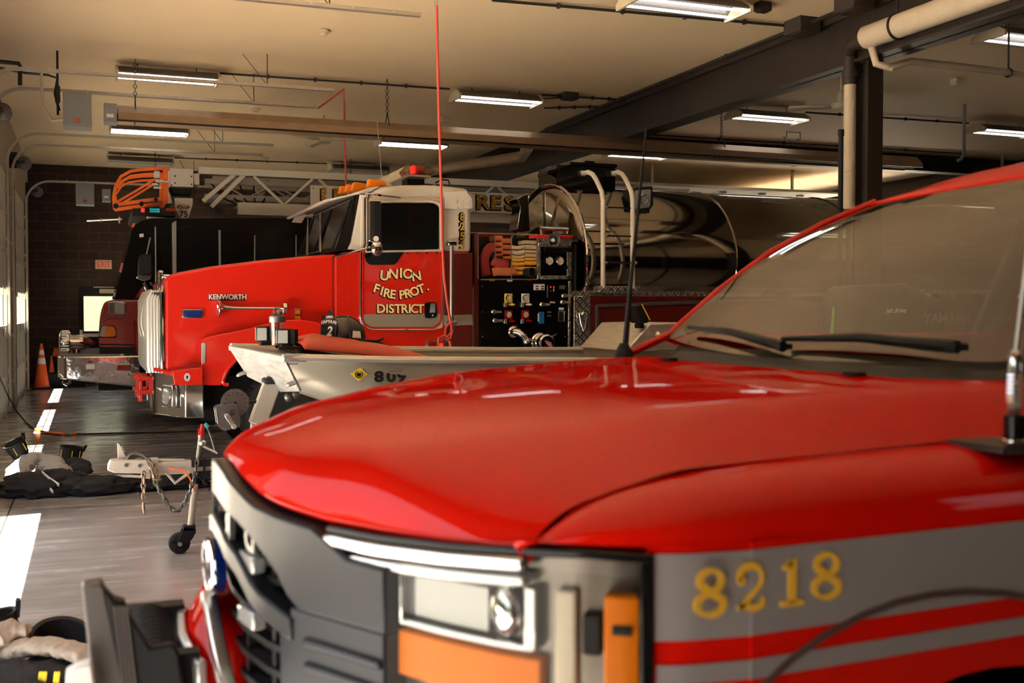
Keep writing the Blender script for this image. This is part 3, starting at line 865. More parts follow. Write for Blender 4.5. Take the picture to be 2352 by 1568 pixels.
# hanging hoses and cords
def loops(cx, y, zt, zb, wd, n=18):
    return [(cx + wd * math.sin(2 * PI * k / n), y + 0.015 * math.cos(4 * PI * k / n), zt + (zb - zt) * (0.5 - 0.5 * math.cos(2 * PI * k / n))) for k in range(n)]
ya = 9.75
t = thing('air_hose', 'red air hose dropped from the ceiling and knotted in loops by the cab door', 'hose', tuple(S(1003, 0, ya)))
MB().tube([S(1002, -40, ya), S(1003, 0, ya), S(1005, 130, ya), S(1009, 300, ya), S(1013, 430, ya), S(1016, 560, ya), S(1020, 640, ya), S(1028, 700, ya), S(1035, 738, ya)], 0.013, 10).build('drop_line', M['redhose'], t)
a = S(1032, 752, ya)
lp = MB()
lp.tube([S(1035, 738, ya), S(1024, 752, ya + .02), S(1022, 770, ya), S(1034, 778, ya - .02), S(1040, 758, ya), S(1035, 738, ya - .02)], 0.011, 8)
lp.tube([S(1036, 740, ya - .02), S(1037, 762, ya), S(1028, 772, ya + .02), S(1020, 771, ya), S(1008, 775, ya - .02), S(1005, 800, ya), S(1004, 840, ya), S(1006, 880, ya), S(1022, 900, ya), S(1036, 880, ya), S(1037, 830, ya), S(1034, 785, ya), S(1022, 775, ya + .02)], 0.011, 8)
lp.tube([S(1030, 775, ya + .03), S(1035, 800, ya + .03), S(1034, 870, ya + .03)], 0.011, 8)
lp.build('loop', M['redhose'], t)
MB().cyl(S(1002, -2, ya), S(1002, 14, ya), 0.017, 10).build('coupling', M['steel'], t)
p0 = S(790, 205, 14.9)
tag(MB().tube([(2.9, 14.72, 4.3), p0, S(791, 260, 14.9), S(792, 330, 14.9), S(795, 430, 14.9)], 0.014, 8).build('pull_cord', M['redhose']), 'thin dark red cord hanging from the door track behind the cab visor', 'cord')
# raised sectional door on the far side, hooks and a dim duct
mb = MB()
z = 4.22
for i in range(5):
    mb.bb((11.0 + i * 1.02, 20.4, z), (11.0 + i * 1.02 + 0.99, 24.6, z + 0.05))
for i in range(5):
    for j in range(4):
        mb.box((11.02 + i * 1.02, 20.8 + j * 1.1, z - 0.02), (0.16, 0.07, 0.05))
dd = struct('door_6', mb, M['doorp'])
struct('rail', MB().tube([(9.5, 20.3, z + 0.02), (16.2, 20.3, z + 0.02)], 0.035, 4, phase=PI / 4).bb((11, 20.28, z), (11.05, 20.32, 4.7)).bb((14.5, 20.28, z), (14.55, 20.32, 4.7)), M['track'], dd)
tag(MB().tube([at(1290, 340, 'Z', 4.3) + Vector((-.6, 0, 0)), at(1200, 360, 'Z', 4.3), at(900, 405, 'Z', 4.3)], 0.1, 14).cyl(at(1200, 360, 'Z', 4.3), at(1200, 360, 'Z', 4.3) + Vector((0, 0, .39)), .012, 8).build('flue_pipe', M['heater']), 'dim flue pipe slanting under the ceiling behind the cab light bar', 'pipe')
p = at(1818, 302, 'Z', 4.68)
tag(MB().tube([p + Vector((-.1, 0, 0)), p + Vector((-.1, 0, -.1)), p + Vector((-.14, 0, -.13)), p + Vector((-.16, 0, -.09))], 0.008, 6).tube([p + Vector((.18, 0, 0)), p + Vector((.18, 0, -.12)), p + Vector((.14, 0, -.15)), p + Vector((.12, 0, -.11))], 0.008, 6).bar(p + Vector((-.1, 0, -.01)), p + Vector((.18, 0, -.01)), 0.03, 0.01).build('ceiling_hook', M['blk_pipe']), 'pair of small hooks on the dim ceiling below the fan', 'hook')

# exit sign on the brick
c = S(238, 607, 25.25)
t = thing('exit_sign', 'cream EXIT sign with red letters on the brick wall', 'sign', tuple(c))
MB().box(c + Vector((0, 0.02, 0)), (0.34, 0.05, 0.2)).build('housing', M['cream'], t, bevel=0.008)
put_text(MB(), 'EXIT', c + Vector((0, -0.012, -0.065)), 0.19, off=0.004, fit=0.27).build('lettering', M['exitred'], t, smooth=0)

# ================================================================== RED PICKUP (closest vehicle)
YC = 2.43
pk = thing('pickup_truck', 'red fire pickup with grey side stripe reading 8218, largest vehicle', 'pickup truck', (1.5, YC, 0))
PLAN = [(0, .27), (.15, .278), (.3, .31), (.4, .358), (.5, .412), (.63, .48), (.74, .54), (.83, .60), (.91, .675), (.965, .755), (.995, .84), (1.008, .95), (1.01, 1.1), (1.01, 1.4)]
_cum = [0]
for (a, b), (c, d) in zip(PLAN, PLAN[1:]):
    _cum.append(_cum[-1] + math.hypot(c - a, d - b))
def u_of(d):                       # arc length along the front for a distance d from the centre line
    if d <= 1.0:
        return lerp([(p[0], u) for p, u in zip(PLAN[:11], _cum[:11])], d)
    return _cum[10]
def plan(u):
    s = 1 if u >= 0 else -1
    u = abs(u)
    q = [lerp(list(zip(_cum, [p[i] for p in PLAN])), u) for i in (0, 1)]
    e = 0.02
    q0 = [lerp(list(zip(_cum, [p[i] for p in PLAN])), max(0, u - e)) for i in (0, 1)]
    q1 = [lerp(list(zip(_cum, [p[i] for p in PLAN])), u + e) for i in (0, 1)]
    if u < e: q0 = [-q1[0], q1[1]]
    t = Vector((q1[0] - q0[0], q1[1] - q0[1])).normalized()
    nrm = Vector((t.y, -t.x))            # (d, x) outward
    return Vector((q[1], YC - s * q[0])), Vector((nrm.y, -s * nrm.x))
def skin(u, z, off=0.0):
    p, n = plan(u)
    return Vector((p.x + n.x * off, p.y + n.y * off, z))
def patch(mb, u0, u1, z0, z1, off=0.0, n=10, th=0.012):
    f0 = z0 if callable(z0) else (lambda u: z0)
    f1 = z1 if callable(z1) else (lambda u: z1)
    us = [u0 + (u1 - u0) * i / n for i in range(n + 1)]
    rows = [[skin(u, f0(u), off) for u in us], [skin(u, f1(u), off) for u in us], [skin(u, f1(u), off - th) for u in us], [skin(u, f0(u), off - th) for u in us]]
    base = len(mb.v)
    mb.grid(rows + [rows[0]])
    k = n + 1
    for j in (0, n):
        mb.f.append([base + j, base + k + j, base + 2 * k + j, base + 3 * k + j])
    return mb
LIP = [(0, 1.235), (.12, 1.222), (.25, 1.19), (.36, 1.172), (.48, 1.162), (.6, 1.163), (.75, 1.172), (.85, 1.18), (.93, 1.185), (1.0, 1.18)]
def lip(d): return lerp(LIP, abs(d))
def xf(d): return lerp(PLAN[:11], abs(d))
CEN = [(.25, 1.272), (.39, 1.303), (.49, 1.335), (.72, 1.371), (.97, 1.394), (1.3, 1.405), (1.75, 1.412)]
DROP = [(0, 0), (.40, .002), (.45, .012), (.5, .028), (.6, .042), (.7, .056), (.8, .074), (.86, .09), (.9, .105), (.95, .14), (1.0, .20)]
def top(x, d):
    dd = abs(d)
    dc = lerp([(.4, .45), (.5, .48), (.96, .65), (1.55, .74)], x)
    c = lerp(CEN, x)
    zc = c - lerp([(.4, .05), (.5, .045), (.96, .026), (1.55, .004)], x)
    if dd <= dc:
        return c - (c - zc) * (dd / dc) ** 2.2
    zs = lerp([(.55, 1.19), (.61, 1.205), (.69, 1.243), (.9, 1.292), (1.3, 1.308), (1.6, 1.318)], x)
    t = min(1.3, (dd - dc) / (.865 - dc))
    return zc + (zs - zc) * (t * .85 + .15 * t * t)
def hood_z(x, d):
    s = x - xf(d)
    l = lip(d)
    return l + (top(x, d) - l) * (1 - math.exp(-max(s, 0) / 0.03))
SEAM = .865
rows = []
nd = 44
for i in range(30):
    t = i / 29
    row = []
    for j in range(nd + 1):
        d = -SEAM + 2 * SEAM * j / nd
        x0 = xf(d) + 0.004
        xr = 1.60 + 0.05 * abs(d) + 0.85 * max(0, abs(d) - .55)
        x = x0 + (xr - x0) * (t ** 1.9)
        row.append((x, YC - d, hood_z(x, d)))
    rows.append(row)
rows.insert(0, [(p[0] + 0.03, p[1], p[2] - 0.012) for p in rows[0]])
rows.insert(1, [(p[0] + 0.004, p[1], p[2] - 0.008) for p in rows[1]])
MB().grid(rows).build('bonnet', M['red'], pk, smooth=50, sub=1)
mb = MB()
jets = [(.45, 1.585), (-.35, 1.57)]
for d, x in jets:
    mb.box((x, YC - d, top(x, d) + 0.006), (0.03, 0.05, 0.012))
mb.build('washer_jet', M['blackm'], pk, bevel=0.004)

# fenders: an upper surface from the bonnet seam over to the vertical side
def fender(sgn, name):
    O = [(.612, .857), (.665, .905), (.73, .95), (.80, .985), (.88, 1.003), (1.0, 1.01), (1.2, 1.012), (1.5, 1.012), (1.8, 1.01), (2.05, 1.01)]
    I = [(.617, .8685), (.655, .8685), (.70, .862), (.76, .81), (.85, .79), (1.0, .79), (1.2, .79), (1.5, .79), (1.8, .79), (2.05, .79)]
    rows = []
    for k in range(9):
        t = k / 8
        row = []
        for (xo, do), (xi, di) in zip(O, I):
            zi = hood_z(min(xi, 1.62), .8685) - (0.002 if k == 0 else 0)
            if xi > 1.62: zi += 0.02 * (xi - 1.62)
            zo = 1.195
            a = t * PI / 2
            x = xi + (xo - xi) * math.sin(a)
            d = (di + (do - di) * math.sin(a)) if k else di
            if k and di < .86: d = .866 + (do - .866) * math.sin((k - 1) / 7 * PI / 2)
            z = zo + (zi - zo) * (max(0, math.cos(a if di > .86 or k == 0 else (k - 1) / 7 * PI / 2)) ** 0.62)
            row.append((x, YC - sgn * d, z))
        rows.append(row)
    rows.insert(0, [(p[0], p[1] + sgn * (0.003 if p[0] < .72 else .012), p[2] - (0.03 if p[0] < .72 else .004)) for p in rows[0]])
    f = MB().grid(rows).build(name, M['red'], pk, smooth=60, sub=1)
    # side panel with the wheel opening
    ol = [(.945, 1.197), (2.05, 1.197), (2.05, .55), (1.92, .55)]
    ol += [(1.43 + .50 * math.cos(a), .46 + .485 * math.sin(a)) for a in [math.radians(10 + 160 * i / 20) for i in range(21)]]
    ol += [(.945, .55)]
    y = YC - sgn * 1.012
    MB().prism(pz(ol, y), (0, sgn * 0.04, 0)).build('fender_side', M['red'], f, bevel=0.006)
    return f
fn = fender(1, 'fender')
fcn = MB(); patch(fcn, _cum[10] - .06, _cum[11] + .01, .62, 1.197, 0.001, 8, .02)
fcn.build('fender_corner', M['red'], fn)
fst = MB(); patch(fst, _cum[10] - .048, _cum[11] - .003, 1.052, 1.184, 0.004, 8, .003)
fst.build('side_stripe', M['stripe'], pk)
fst = MB(); patch(fst, _cum[10] - .045, _cum[11] - .003, .985, 1.014, 0.004, 8, .003)
fst.build('side_stripe', M['stripe'], pk)
ff = fender(-1, 'fender')
ys = YC - 1.012 - 0.0015
MB().prism(pz([(.944, 1.185), (2.05, 1.20), (2.05, 1.072), (.944, 1.053)], ys), (0, 0.002, 0)).build('side_stripe', M['stripe'], pk, smooth=0)
MB().prism(pz([(.944, 1.015), (2.05, 1.036), (2.05, 1.006), (.944, .985)], ys), (0, 0.002, 0)).build('side_stripe', M['stripe'], pk, smooth=0)
mb = MB().tube([S(a, b, ys) for a, b in ((1735, 1590), (1820, 1510), (1900, 1455), (1980, 1413), (2060, 1383), (2140, 1366), (2220, 1359), (2300, 1362), (2400, 1380))], 0.006, 8)  # brown tube stands in for the edge of the flare's reflection
mb.build('flare_reflection', M['flare'], pk)

# serif numerals 8218
def ribbon(mb, pts, wds, y, th):
    L, R = [], []
    n = len(pts)
    for i, p in enumerate(pts):
        a = Vector(pts[max(i - 1, 0)]); b = Vector(pts[min(i + 1, n - 1)])
        if (Vector(pts[0]) - Vector(pts[-1])).length < 1e-6 and i in (0, n - 1):
            a = Vector(pts[-2]); b = Vector(pts[1])
        t = (b - a).normalized(); q = Vector((-t.y, t.x))
        L.append(Vector(p) + q * wds[i] / 2); R.append(Vector(p) - q * wds[i] / 2)
    for i in range(n - 1):
        mb.prism([Vector((L[i].x, y, L[i].y)), Vector((L[i + 1].x, y, L[i + 1].y)), Vector((R[i + 1].x, y, R[i + 1].y)), Vector((R[i].x, y, R[i].y))], (0, th, 0))
def numeral(mb, ch, x, z, h, y, sh=0.0):
    w = h * 0.8
    def T(px, py): return (x + px * w + sh * py * h, z + py * h)
    if ch == '8':
        for cy, rx, ry in ((.745, .33, .215), (.255, .40, .225)):
            pts, wd = [], []
            for i in range(29):
                a = 2 * PI * i / 28
                pts.append(T(.5 + rx * math.cos(a), cy + ry * math.sin(a)))
                wd.append(h * (0.085 + 0.085 * abs(math.cos(a + 0.5))))
            wd[-1] = wd[0]; pts[-1] = pts[0]
            ribbon(mb, pts, wd, y, 0.002)
        ribbon(mb, [T(.25, .68), T(.5, .5), T(.78, .34)], [h * .14, h * .17, h * .14], y - 0.0004, 0.002)
    elif ch == '1':
        ribbon(mb, [T(.5, .06), T(.5, .5), T(.5, 1.0)], [h * .2] * 3, y, 0.002)
        ribbon(mb, [T(.5, .94), T(.36, .86), T(.2, .82)], [h * .12, h * .13, h * .1], y, 0.002)
        ribbon(mb, [T(.12, .05), T(.88, .05)], [h * .12] * 2, y, 0.002)
    elif ch == '2':
        pts = [T(.5 + .36 * math.cos(a), .70 + .27 * math.sin(a)) for a in [math.radians(190 - 240 * i / 14) for i in range(15)]]
        pts += [T(.55, .36), T(.32, .2), T(.16, .08)]
        wd = [h * (.1 + .08 * math.sin(PI * min(i / 10, 1))) for i in range(15)] + [h * .13, h * .11, h * .11]
        ribbon(mb, pts, wd, y, 0.002)
        ribbon(mb, [T(.1, .1), T(.35, .13), T(.62, .06), T(.85, .12), T(.9, .28)], [h * .12, h * .15, h * .17, h * .15, h * .1], y, 0.002)
        b = [T(.22 + .13 * math.cos(a), .66 + .1 * math.sin(a)) for a in [2 * PI * i / 12 for i in range(12)]]
        mb.prism([Vector((q[0], y, q[1])) for q in b], (0, 0.002, 0))
mb = MB()
for ch, (a, b, c) in zip('8218', ((1592, 1682, 1420), (1685, 1772, 1408), (1782, 1864, 1394), (1862, 1957, 1378))):
    p0 = S(a, c, ys); p1 = S(b, c, ys)
    numeral(mb, ch, p0.x, p0.z, 0.073, ys - 0.0025, 0.0)
    w = p1.x - p0.x
mb.build('number_lettering', M['goldb'], pk, smooth=0)

# grille and its surround
gr = MB()
U = u_of
def dl(f, k):                              # height as a function of u from a function of d
    def g(u):
        p, _ = plan(u)
        return f(abs(p.y - YC)) + k
    return g
toplo = lambda d: lerp([(0, 1.15), (.2, 1.13), (.3, 1.105), (.36, 1.06), (.41, 1.0), (.63, 1.0)], d)
patch(gr, -U(.62), U(.63), dl(toplo, 0), dl(lambda d: lip(d) - lerp([(.46, .004), (.54, .045), (.63, .05)], d), 0), 0.02, 40, 0.06)
patch(gr, U(.40), U(.63), .62, 1.004, 0.02, 10, 0.06)
mid = lambda d: lerp([(0, 1.115), (.1, 1.10), (.22, 1.066), (.32, 1.012), (.41, .985)], d)
patch(gr, -U(.41), U(.41), dl(lambda d: mid(d) - .045, 0), dl(mid, 0), 0.026, 24, 0.05)
patch(gr, U(.37), U(.42), .66, .96, 0.02, 4, 0.05)
for z0 in (.945, .90):
    patch(gr, U(.44), U(.625), z0 - .006, z0 + .012, 0.028, 4, 0.03)
gr.build('grille_surround', M['gplast'], pk, bevel=0.006, segs=2)
g2 = MB()
patch(g2, -U(.6), U(.46), .62, dl(lip, -.02), -0.06, 24, 0.02)
g2.build('grille_backing', M['grill_b'], pk)
g3 = MB()
for z0 in (1.085, 1.03, .95, .90, .85, .80, .75):
    patch(g3, -U(.4), U(.41), z0 - .007, z0 + .006, -0.012, 18, 0.03)
for dd in (-.3, -.15, .15, .3):
    patch(g3, U(abs(dd)) * (1 if dd > 0 else -1) - .008, U(abs(dd)) * (1 if dd > 0 else -1) + .008, .64, 1.12, -0.02, 2, 0.03)
g3.build('grille_bar', M['blackm'], pk)
for (dd, zz) in ((.235, 1.055), (.235, .945), (-.235, 1.055), (-.235, .945)):
    u = U(abs(dd)) * (1 if dd > 0 else -1)
    b = MB(); patch(b, u - .045, u + .045, zz - .018, zz + .018, 0.016, 3, 0.03)
    l = b.build('strobe_light', M['lens'], pk, bevel=0.005)
lt = MB()
for ch, dd in zip('DROF', (.27, .14, -.14, -.27)):
    u = U(abs(dd)) * (1 if dd > 0 else -1)
    p, n = plan(u)
    put_text(lt, ch, skin(u, 1.085, 0.012), 0.075, ux=(n.y, -n.x, 0), ext=0.006, off=0.002)
lt.build('grille_lettering', M['galv'], pk, smooth=0)
em = MB().lathe([(0.055, 0), (0.058, 0.02), (0.05, 0.03)], (0.262, YC, 1.0), (-1, 0, 0), 32)
for v in em.v: v.y = YC + (v.y - YC) * 2.0
eo = em.build('emblem', M['bluelens'], pk)
rg = MB().ring((0.238, YC, 1.0), (1, 0, 0), 0.053, 0.006, 36, 8)
for v in rg.v: v.y = YC + (v.y - YC) * 2.0
rg.build('emblem_rim', M['chrome'], eo)
put_text(MB(), 'Ford', (0.23, YC, 0.982), 0.07, ux=(0, -1, 0), ext=0.002, shear=0.35).build('emblem_lettering', M['chrome'], eo, smooth=0)
mb = MB(); patch(mb, -U(.45), U(.42), dl(lambda d: lerp([(0, .925), (.10, .86), (.28, .70), (.45, .62)], d), 0), dl(lambda d: lerp([(0, .955), (.10, .895), (.28, .74), (.45, .66)], d), 0), 0.05, 20, 0.03)
mb.build('lower_grille_trim', M['steel'], pk, bevel=0.005)

# headlight clusters (near one in full detail)
EN = _cum[10] - .065
def headlight(s):
    hb = MB(); patch(hb, s * U(.63), s * (EN + .005), .86, dl(lip, -.006), -0.03, 16, 0.03)
    h = hb.build('headlight', M['lampbowl'], pk)
    fr = MB()
    patch(fr, s * U(.48), s * (EN + .015), dl(lip, -.010), dl(lip, .004), 0.010, 20, 0.04)
    patch(fr, s * (EN - .006), s * (EN + .015), .86, dl(lip, -.006), 0.010, 3, 0.04)
    fr.build('bezel', M['black'], h, bevel=0.004)
    ch = MB()
    patch(ch, s * U(.48), s * U(.865), dl(lip, -.034), dl(lip, -.010), 0.018, 12, 0.03)
    patch(ch, s * U(.52), s * U(.865), dl(lip, -.060), dl(lip, -.040), 0.010, 8, 0.03)
    ch.build('light_bar', M['chrome'], h, bevel=0.006)
    rf = MB(); patch(rf, s * U(.645), s * U(.80), 1.035, 1.105, -0.018, 6, 0.01)
    rf.build('reflector', M['lens'], h)
    fm = MB()
    patch(fm, s * U(.638), s * U(.648), 1.02, 1.115, 0.0, 2, 0.03)
    patch(fm, s * U(.64), s * U(.87), 1.018, 1.03, 0.0, 8, 0.03)
    patch(fm, s * U(.86), s * U(.875), 1.02, 1.12, 0.0, 2, 0.03)
    fm.build('inner_frame', M['chrome'], h, bevel=0.003)
    u = U(.83)
    c = skin(s * u, 1.075, -0.02)
    p, n = plan(s * u)
    MB().ball(c, 0.042, 20, 12, (0.55, 1, 1)).build('projector_lens', M['chrome'], h)
    pl = MB(); patch(pl, s * U(.895), s * U(.92), .95, 1.12, -0.01, 3, 0.02)
    pl.build('inner_pillar', M['cream'], h, bevel=0.005)
    bk = MB(); patch(bk, s * U(.925), s * U(.942), 1.02, 1.085, -0.012, 3, 0.02)
    bk.build('inner_shade', M['blackm'], h, bevel=0.005)
    am = MB()
    patch(am, s * (EN - .060), s * (EN - .005), .9, 1.118, 0.0, 5, 0.03)
    patch(am, s * U(.635), s * U(.88), .93, 1.008, -0.005, 8, 0.03)
    am.build('turn_signal', M['amber'], h, bevel=0.004)
    mk = MB(); patch(mk, s * (EN - .047), s * (EN - .018), 1.06, 1.074, 0.004, 2, 0.006)
    mk.build('signal_mark', M['blackm'], h)
    ln = MB(); patch(ln, s * U(.635), s * (EN + .002), .88, dl(lip, -.03), 0.022, 16, 0.004)
    ln.build('lens', M['lamp_glass'], h)
headlight(1)
headlight(-1)

# bumper, push bar and winch in front of the grille
mb = MB()
rows = []
for z, off in ((.93, -.03), (.925, .02), (.90, .05), (.84, .085), (.74, .09), (.60, .06), (.52, .02)):
    rows.append([skin(u, z - (z - .5) / .43 * lerp([(-.02, 0), (.08, .10), (.2, .2), (.35, .24)], u), off) for u in [-U(.99) + 2 * U(.99) * i / 60 for i in range(61)]])
mb.grid(rows).build('bumper', M['red'], pk, smooth=40)
mb = MB(); patch(mb, -U(.2), U(.2), .80, .86, 0.10, 8, 0.02)
mb.build('bumper_light', M['lens'], pk, bevel=0.005)
yy = 2.2
def sq(pix): return pz(side(pix, yy), yy)
MB().prism(sq([(238, 1352), (262, 1378), (288, 1384), (300, 1440), (330, 1640), (286, 1640)]), (0, .05, 0)).prism(sq([(286, 1392), (346, 1488), (398, 1478), (412, 1500), (430, 1640), (318, 1640)]), (0, .03, 0)).build('push_bar', M['blackm'], pk, bevel=0.006)
MB().prism(sq([(188, 1348), (232, 1339), (240, 1352), (300, 1640), (218, 1640)]), (0, .06, 0)).build('push_bar_pad', M['taupe'], pk, bevel=0.005)
rb_ = MB()
for k in range(4):
    rb_.bar(S(262 + k * 9, 1392, yy - .004), S(292 + k * 9, 1640, yy - .004), .006, .004)
rb_.build('push_bar_rib', M['taupe'], pk)
wn = MB()
wn.cyl((.12, 2.27, .83), (.12, 2.64, .83), .045, 20)
for k in range(11):
    wn.ring((.12, 2.29 + k * .033, .83), (0, 1, 0), .045, .006, 20, 6)
wn.bb((.05, 2.24, .70), (.2, 2.29, .87)).bb((.05, 2.62, .70), (.2, 2.68, .87))
wn.build('winch', M['blackm'], pk, bevel=0.006)
for yy in (2.33, 2.5):
    MB().lathe([(.018, 0), (.022, .012), (.012, .02)], (.03, yy, .90), (-1, 0, .2), 16).build('marker_light', M['lens'], pk)
MB().prism(pz(side([(176, 1532), (210, 1524), (226, 1640), (150, 1640), (152, 1548)], 2.15), 2.15), (0, .04, 0)).build('hook_plate', M['refl'], pk, bevel=0.004)

# cowl, wipers, windscreen and cab
mb = MB()
rows = []
for t in (0, .35, .7, 1):
    row = []
    for i in range(25):
        d = -.9 + 1.8 * i / 24
        x0 = 1.585 + .05 * abs(d) + .85 * max(0, min(abs(d), .865) - .55); x1 = max(x0 + .02, 1.76 + .16 * d * d)
        x = x0 + (x1 - x0) * t
        row.append((x, YC - d, top(1.6, d * .76) - 0.02 + 0.035 * t + (0.02 * d * d * t)))
    rows.append(row)
mb.grid(rows).build('cowl', M['blackm'], pk, solid=0.01)
def ws(a, b):      # windscreen surface: a across (-1..1), b up (0..1)
    d = a * (.90 - .17 * b)
    x = 1.74 + .16 * d * d + (.84 - .06 * a * a) * b + 0.02 * math.sin(PI * b) * -1
    z = 1.425 + .04 * a * a + (.525 - .055 * a * a) * (b + .10 * math.sin(PI * b))
    return Vector((x, YC - d, z))
MB().grid([[ws(-1 + 2 * i / 24, k / 12) for i in range(25)] for k in range(13)]).build('windscreen', M['glass_w'], pk)
# roof skin, from the screen's top edge back
rows = []
for k, (dx, dz) in enumerate(((-.015, -.012), (0.02, .014), (.14, .062), (.35, .105), (.8, .135), (1.5, .135), (2.1, .10))):
    row = []
    for i in range(25):
        a = -1 + 2 * i / 24
        p = ws(a, 1.0)
        sh = 1 + (.03 if k > 1 else 0)
        row.append((p.x + dx, YC + (p.y - YC) * sh, p.z + dz * (1 - .55 * abs(a) ** 3)))
    rows.append(row)
MB().grid(rows).build('roof', M['red'], pk, smooth=60, solid=0.012)
MB().grid([[Vector(p) - Vector((0, 0, .03)) for p in r] for r in rows[1:]]).build('headliner', M['blackm'], pk)
for s in (-1, 1):
    b = ws(s, 0); tp = ws(s, 1.0)
    e = Vector((0, -.03 * s, 0))
    pts = [ws(s, q) + Vector((0.02, 0, .008)) for q in (0, .25, .5, .75, 1)]
    pts = [Vector((p.x, YC + (p.y - YC) * 1.018, p.z)) for p in pts]
    pts.insert(0, pts[0] + Vector((-.22, 0, -.09)))
    MB().tube(pts, .014, 10, sx=1.2).build('pillar', M['red'], pk)
    roofside = [Vector((tp.x + x, YC + (tp.y - YC) * (1.03), tp.z + z)) for x, z in ((.35, .03), (.6, .04), (.9, .05), (1.6, .04), (2.1, -.01))]
    MB().tube(roofside, .016, 10).build('roof_rail', M['red'], pk)
    y = YC - s * .985
    body = [(1.85, 1.46), (2.05, 1.47), (3.6, 1.47), (4.4, 1.45), (4.4, .55), (2.05, .55), (2.05, 1.40)]
    MB().prism(pz(body, y), (0, s * .05, 0)).build('door', M['red'], pk, bevel=.01)
    MB().add([Vector((x, y + (s * k), z)) for x, z, k in ((3.32, 1.47, 0), (3.45, 1.47, 0), (3.5, 1.97, .22), (3.38, 1.97, .22))], [(0, 1, 2, 3)]).build('door_pillar', M['blackm'], pk, solid=.03)
    MB().add([Vector((x, y + (s * k), z)) for x, z, k in ((2.08, 1.47, .02), (3.32, 1.47, .02), (3.38, 1.95, .23), (2.62, 1.93, .23))], [(0, 1, 2, 3)]).build('side_window', M['glass_c'], pk)
MB().bb((1.9, YC - .93, 1.0), (2.35, YC + .93, 1.36)).bb((1.8, YC - .9, 1.36), (2.2, YC + .9, 1.42)).build('dashboard', M['blackm'], pk, bevel=.02)
MB().bb((4.25, YC - .9, .6), (4.3, YC + .9, 1.45)).bb((4.1, YC - .9, 1.88), (4.25, YC + .9, 2.0)).build('cab_rear', M['blackm'], pk)
for dd in (.42, -.42):
    st = MB()
    st.bb((3.25, YC - dd - .27, .9), (3.4, YC - dd + .27, 1.55)).bb((2.75, YC - dd - .27, .75), (3.4, YC - dd + .27, .92)).bb((3.28, YC - dd - .13, 1.58), (3.38, YC - dd + .13, 1.78))
    st.build('seat', M['blackm'], pk, bevel=.04, segs=3)
sw = MB().ring((2.5, YC - .42, 1.33), (-.85, 0, .5), .19, .017, 32, 8)
sw.bar((2.5, YC - .6, 1.33), (2.5, YC - .24, 1.33), .03, .05)
sw.build('steering_wheel', M['blackm'], pk)
mb = MB()
for a0, a1 in ((-.02, -.78), (.62, -.08)):
    p = ws(a0, .02) + Vector((-.03, 0, .02)); q = ws(a1, .04) + Vector((-.01, 0, .025))
    mb.tube([p, p.lerp(q, .5) + Vector((0, 0, .012)), q], [.016, .012, .007], 8)
    mb.box(p, (.04, .03, .016))
mb.build('wiper', M['blackm'], pk)
mb = MB().ball(S(2335, 560, 3.05) + Vector((-.3, 0, 0)), .01)
mi = MB().box(ws(.02, .86) + Vector((.10, 0, -.03)), (.03, .25, .08)).cyl(ws(.02, .92) + Vector((.02, 0, 0)), ws(.02, .86) + Vector((.1, 0, -.02)), .012, 8)
mi.build('rear_view_mirror', M['blackm'], pk, bevel=.015)
# far fender aerial and plinth
p0 = S(1433, 808, 3.30); p1 = S(1485, 290, 3.36)
MB().tube([p0 - Vector((0, 0, .03)), p0 + (p1 - p0) * .3, p1], [.012, .008, .003], 8).lathe([(.035, -.03), (.03, 0), (.014, .03)], p0, n=14).build('aerial', M['blackm'], pk)
MB().bb(p0 + Vector((-.10, -.10, -.10)), p0 + Vector((.16, .06, -.02))).build('aerial_base', M['blackm'], pk, bevel=.02)
# near fender whip aerial on a bracket with a chrome spring
q = S(2336, 1012, 1.45)
MB().bb(q + Vector((-.045, -.02, -.02)), q + Vector((.07, .14, -.008))).bb(q + Vector((-.045, -.02, -.02)), q + Vector((.07, -.014, .0))).build('aerial_bracket', M['beam'], pk, bevel=.003)
MB().cyl(q + Vector((.015, .02, -.006)), q + Vector((.015, .02, .045)), .019, 16).build('aerial_base', M['black'], pk, bevel=.003)
MB().ring(q + Vector((.015, .02, -.004)), (0, 0, 1), .017, .006, 18, 6).build('aerial_nut', M['chrome'], pk)
sp = [q + Vector((.015 + .012 * math.cos(k * .9), .02 + .012 * math.sin(k * .9), .048 + k * .0011)) for k in range(64)]
MB().tube(sp, .0032, 6).build('aerial_spring', M['chrome'], pk)
MB().lathe([(.013, 0), (.012, .03), (.006, .04)], q + Vector((.015, .02, .118)), n=14).build('aerial_ferrule', M['chrome'], pk)
MB().cyl(q + Vector((.015, .02, .15)), q + Vector((.10, .02, .75)), .004, 8).build('aerial', M['steel'], pk)
# wheels (mostly below the frame)
for x in (1.43, 4.9):
    for s in (1, -1):
        y = YC - s * .86
        wl = MB().lathe([(.2, -.13), (.36, -.135), (.40, -.09), (.405, 0), (.40, .09), (.36, .135), (.2, .13)], (x, y, .405), (0, 1, 0), 36).build('wheel', M['rubber'], pk)
        MB().lathe([(.05, .10), (.12, .11), (.2, .10), (.22, .135), (.2, .14)], (x, y, .405), (0, -s, 0), 30).build('rim', M['steel'], wl)
MB().bb((.9, YC - .6, .45), (6.2, YC + .6, .6)).build('chassis', M['blackm'], pk)
MB().bb((4.4, YC - 1.0, .6), (6.4, YC - .95, 1.35)).bb((4.4, YC + .95, .6), (6.4, YC + 1.0, 1.35)).bb((4.45, YC - .95, .85), (6.4, YC + .95, .9)).bb((6.35, YC - .95, .6), (6.4, YC + .95, 1.35)).build('cargo_bed', M['red'], pk, bevel=.01)

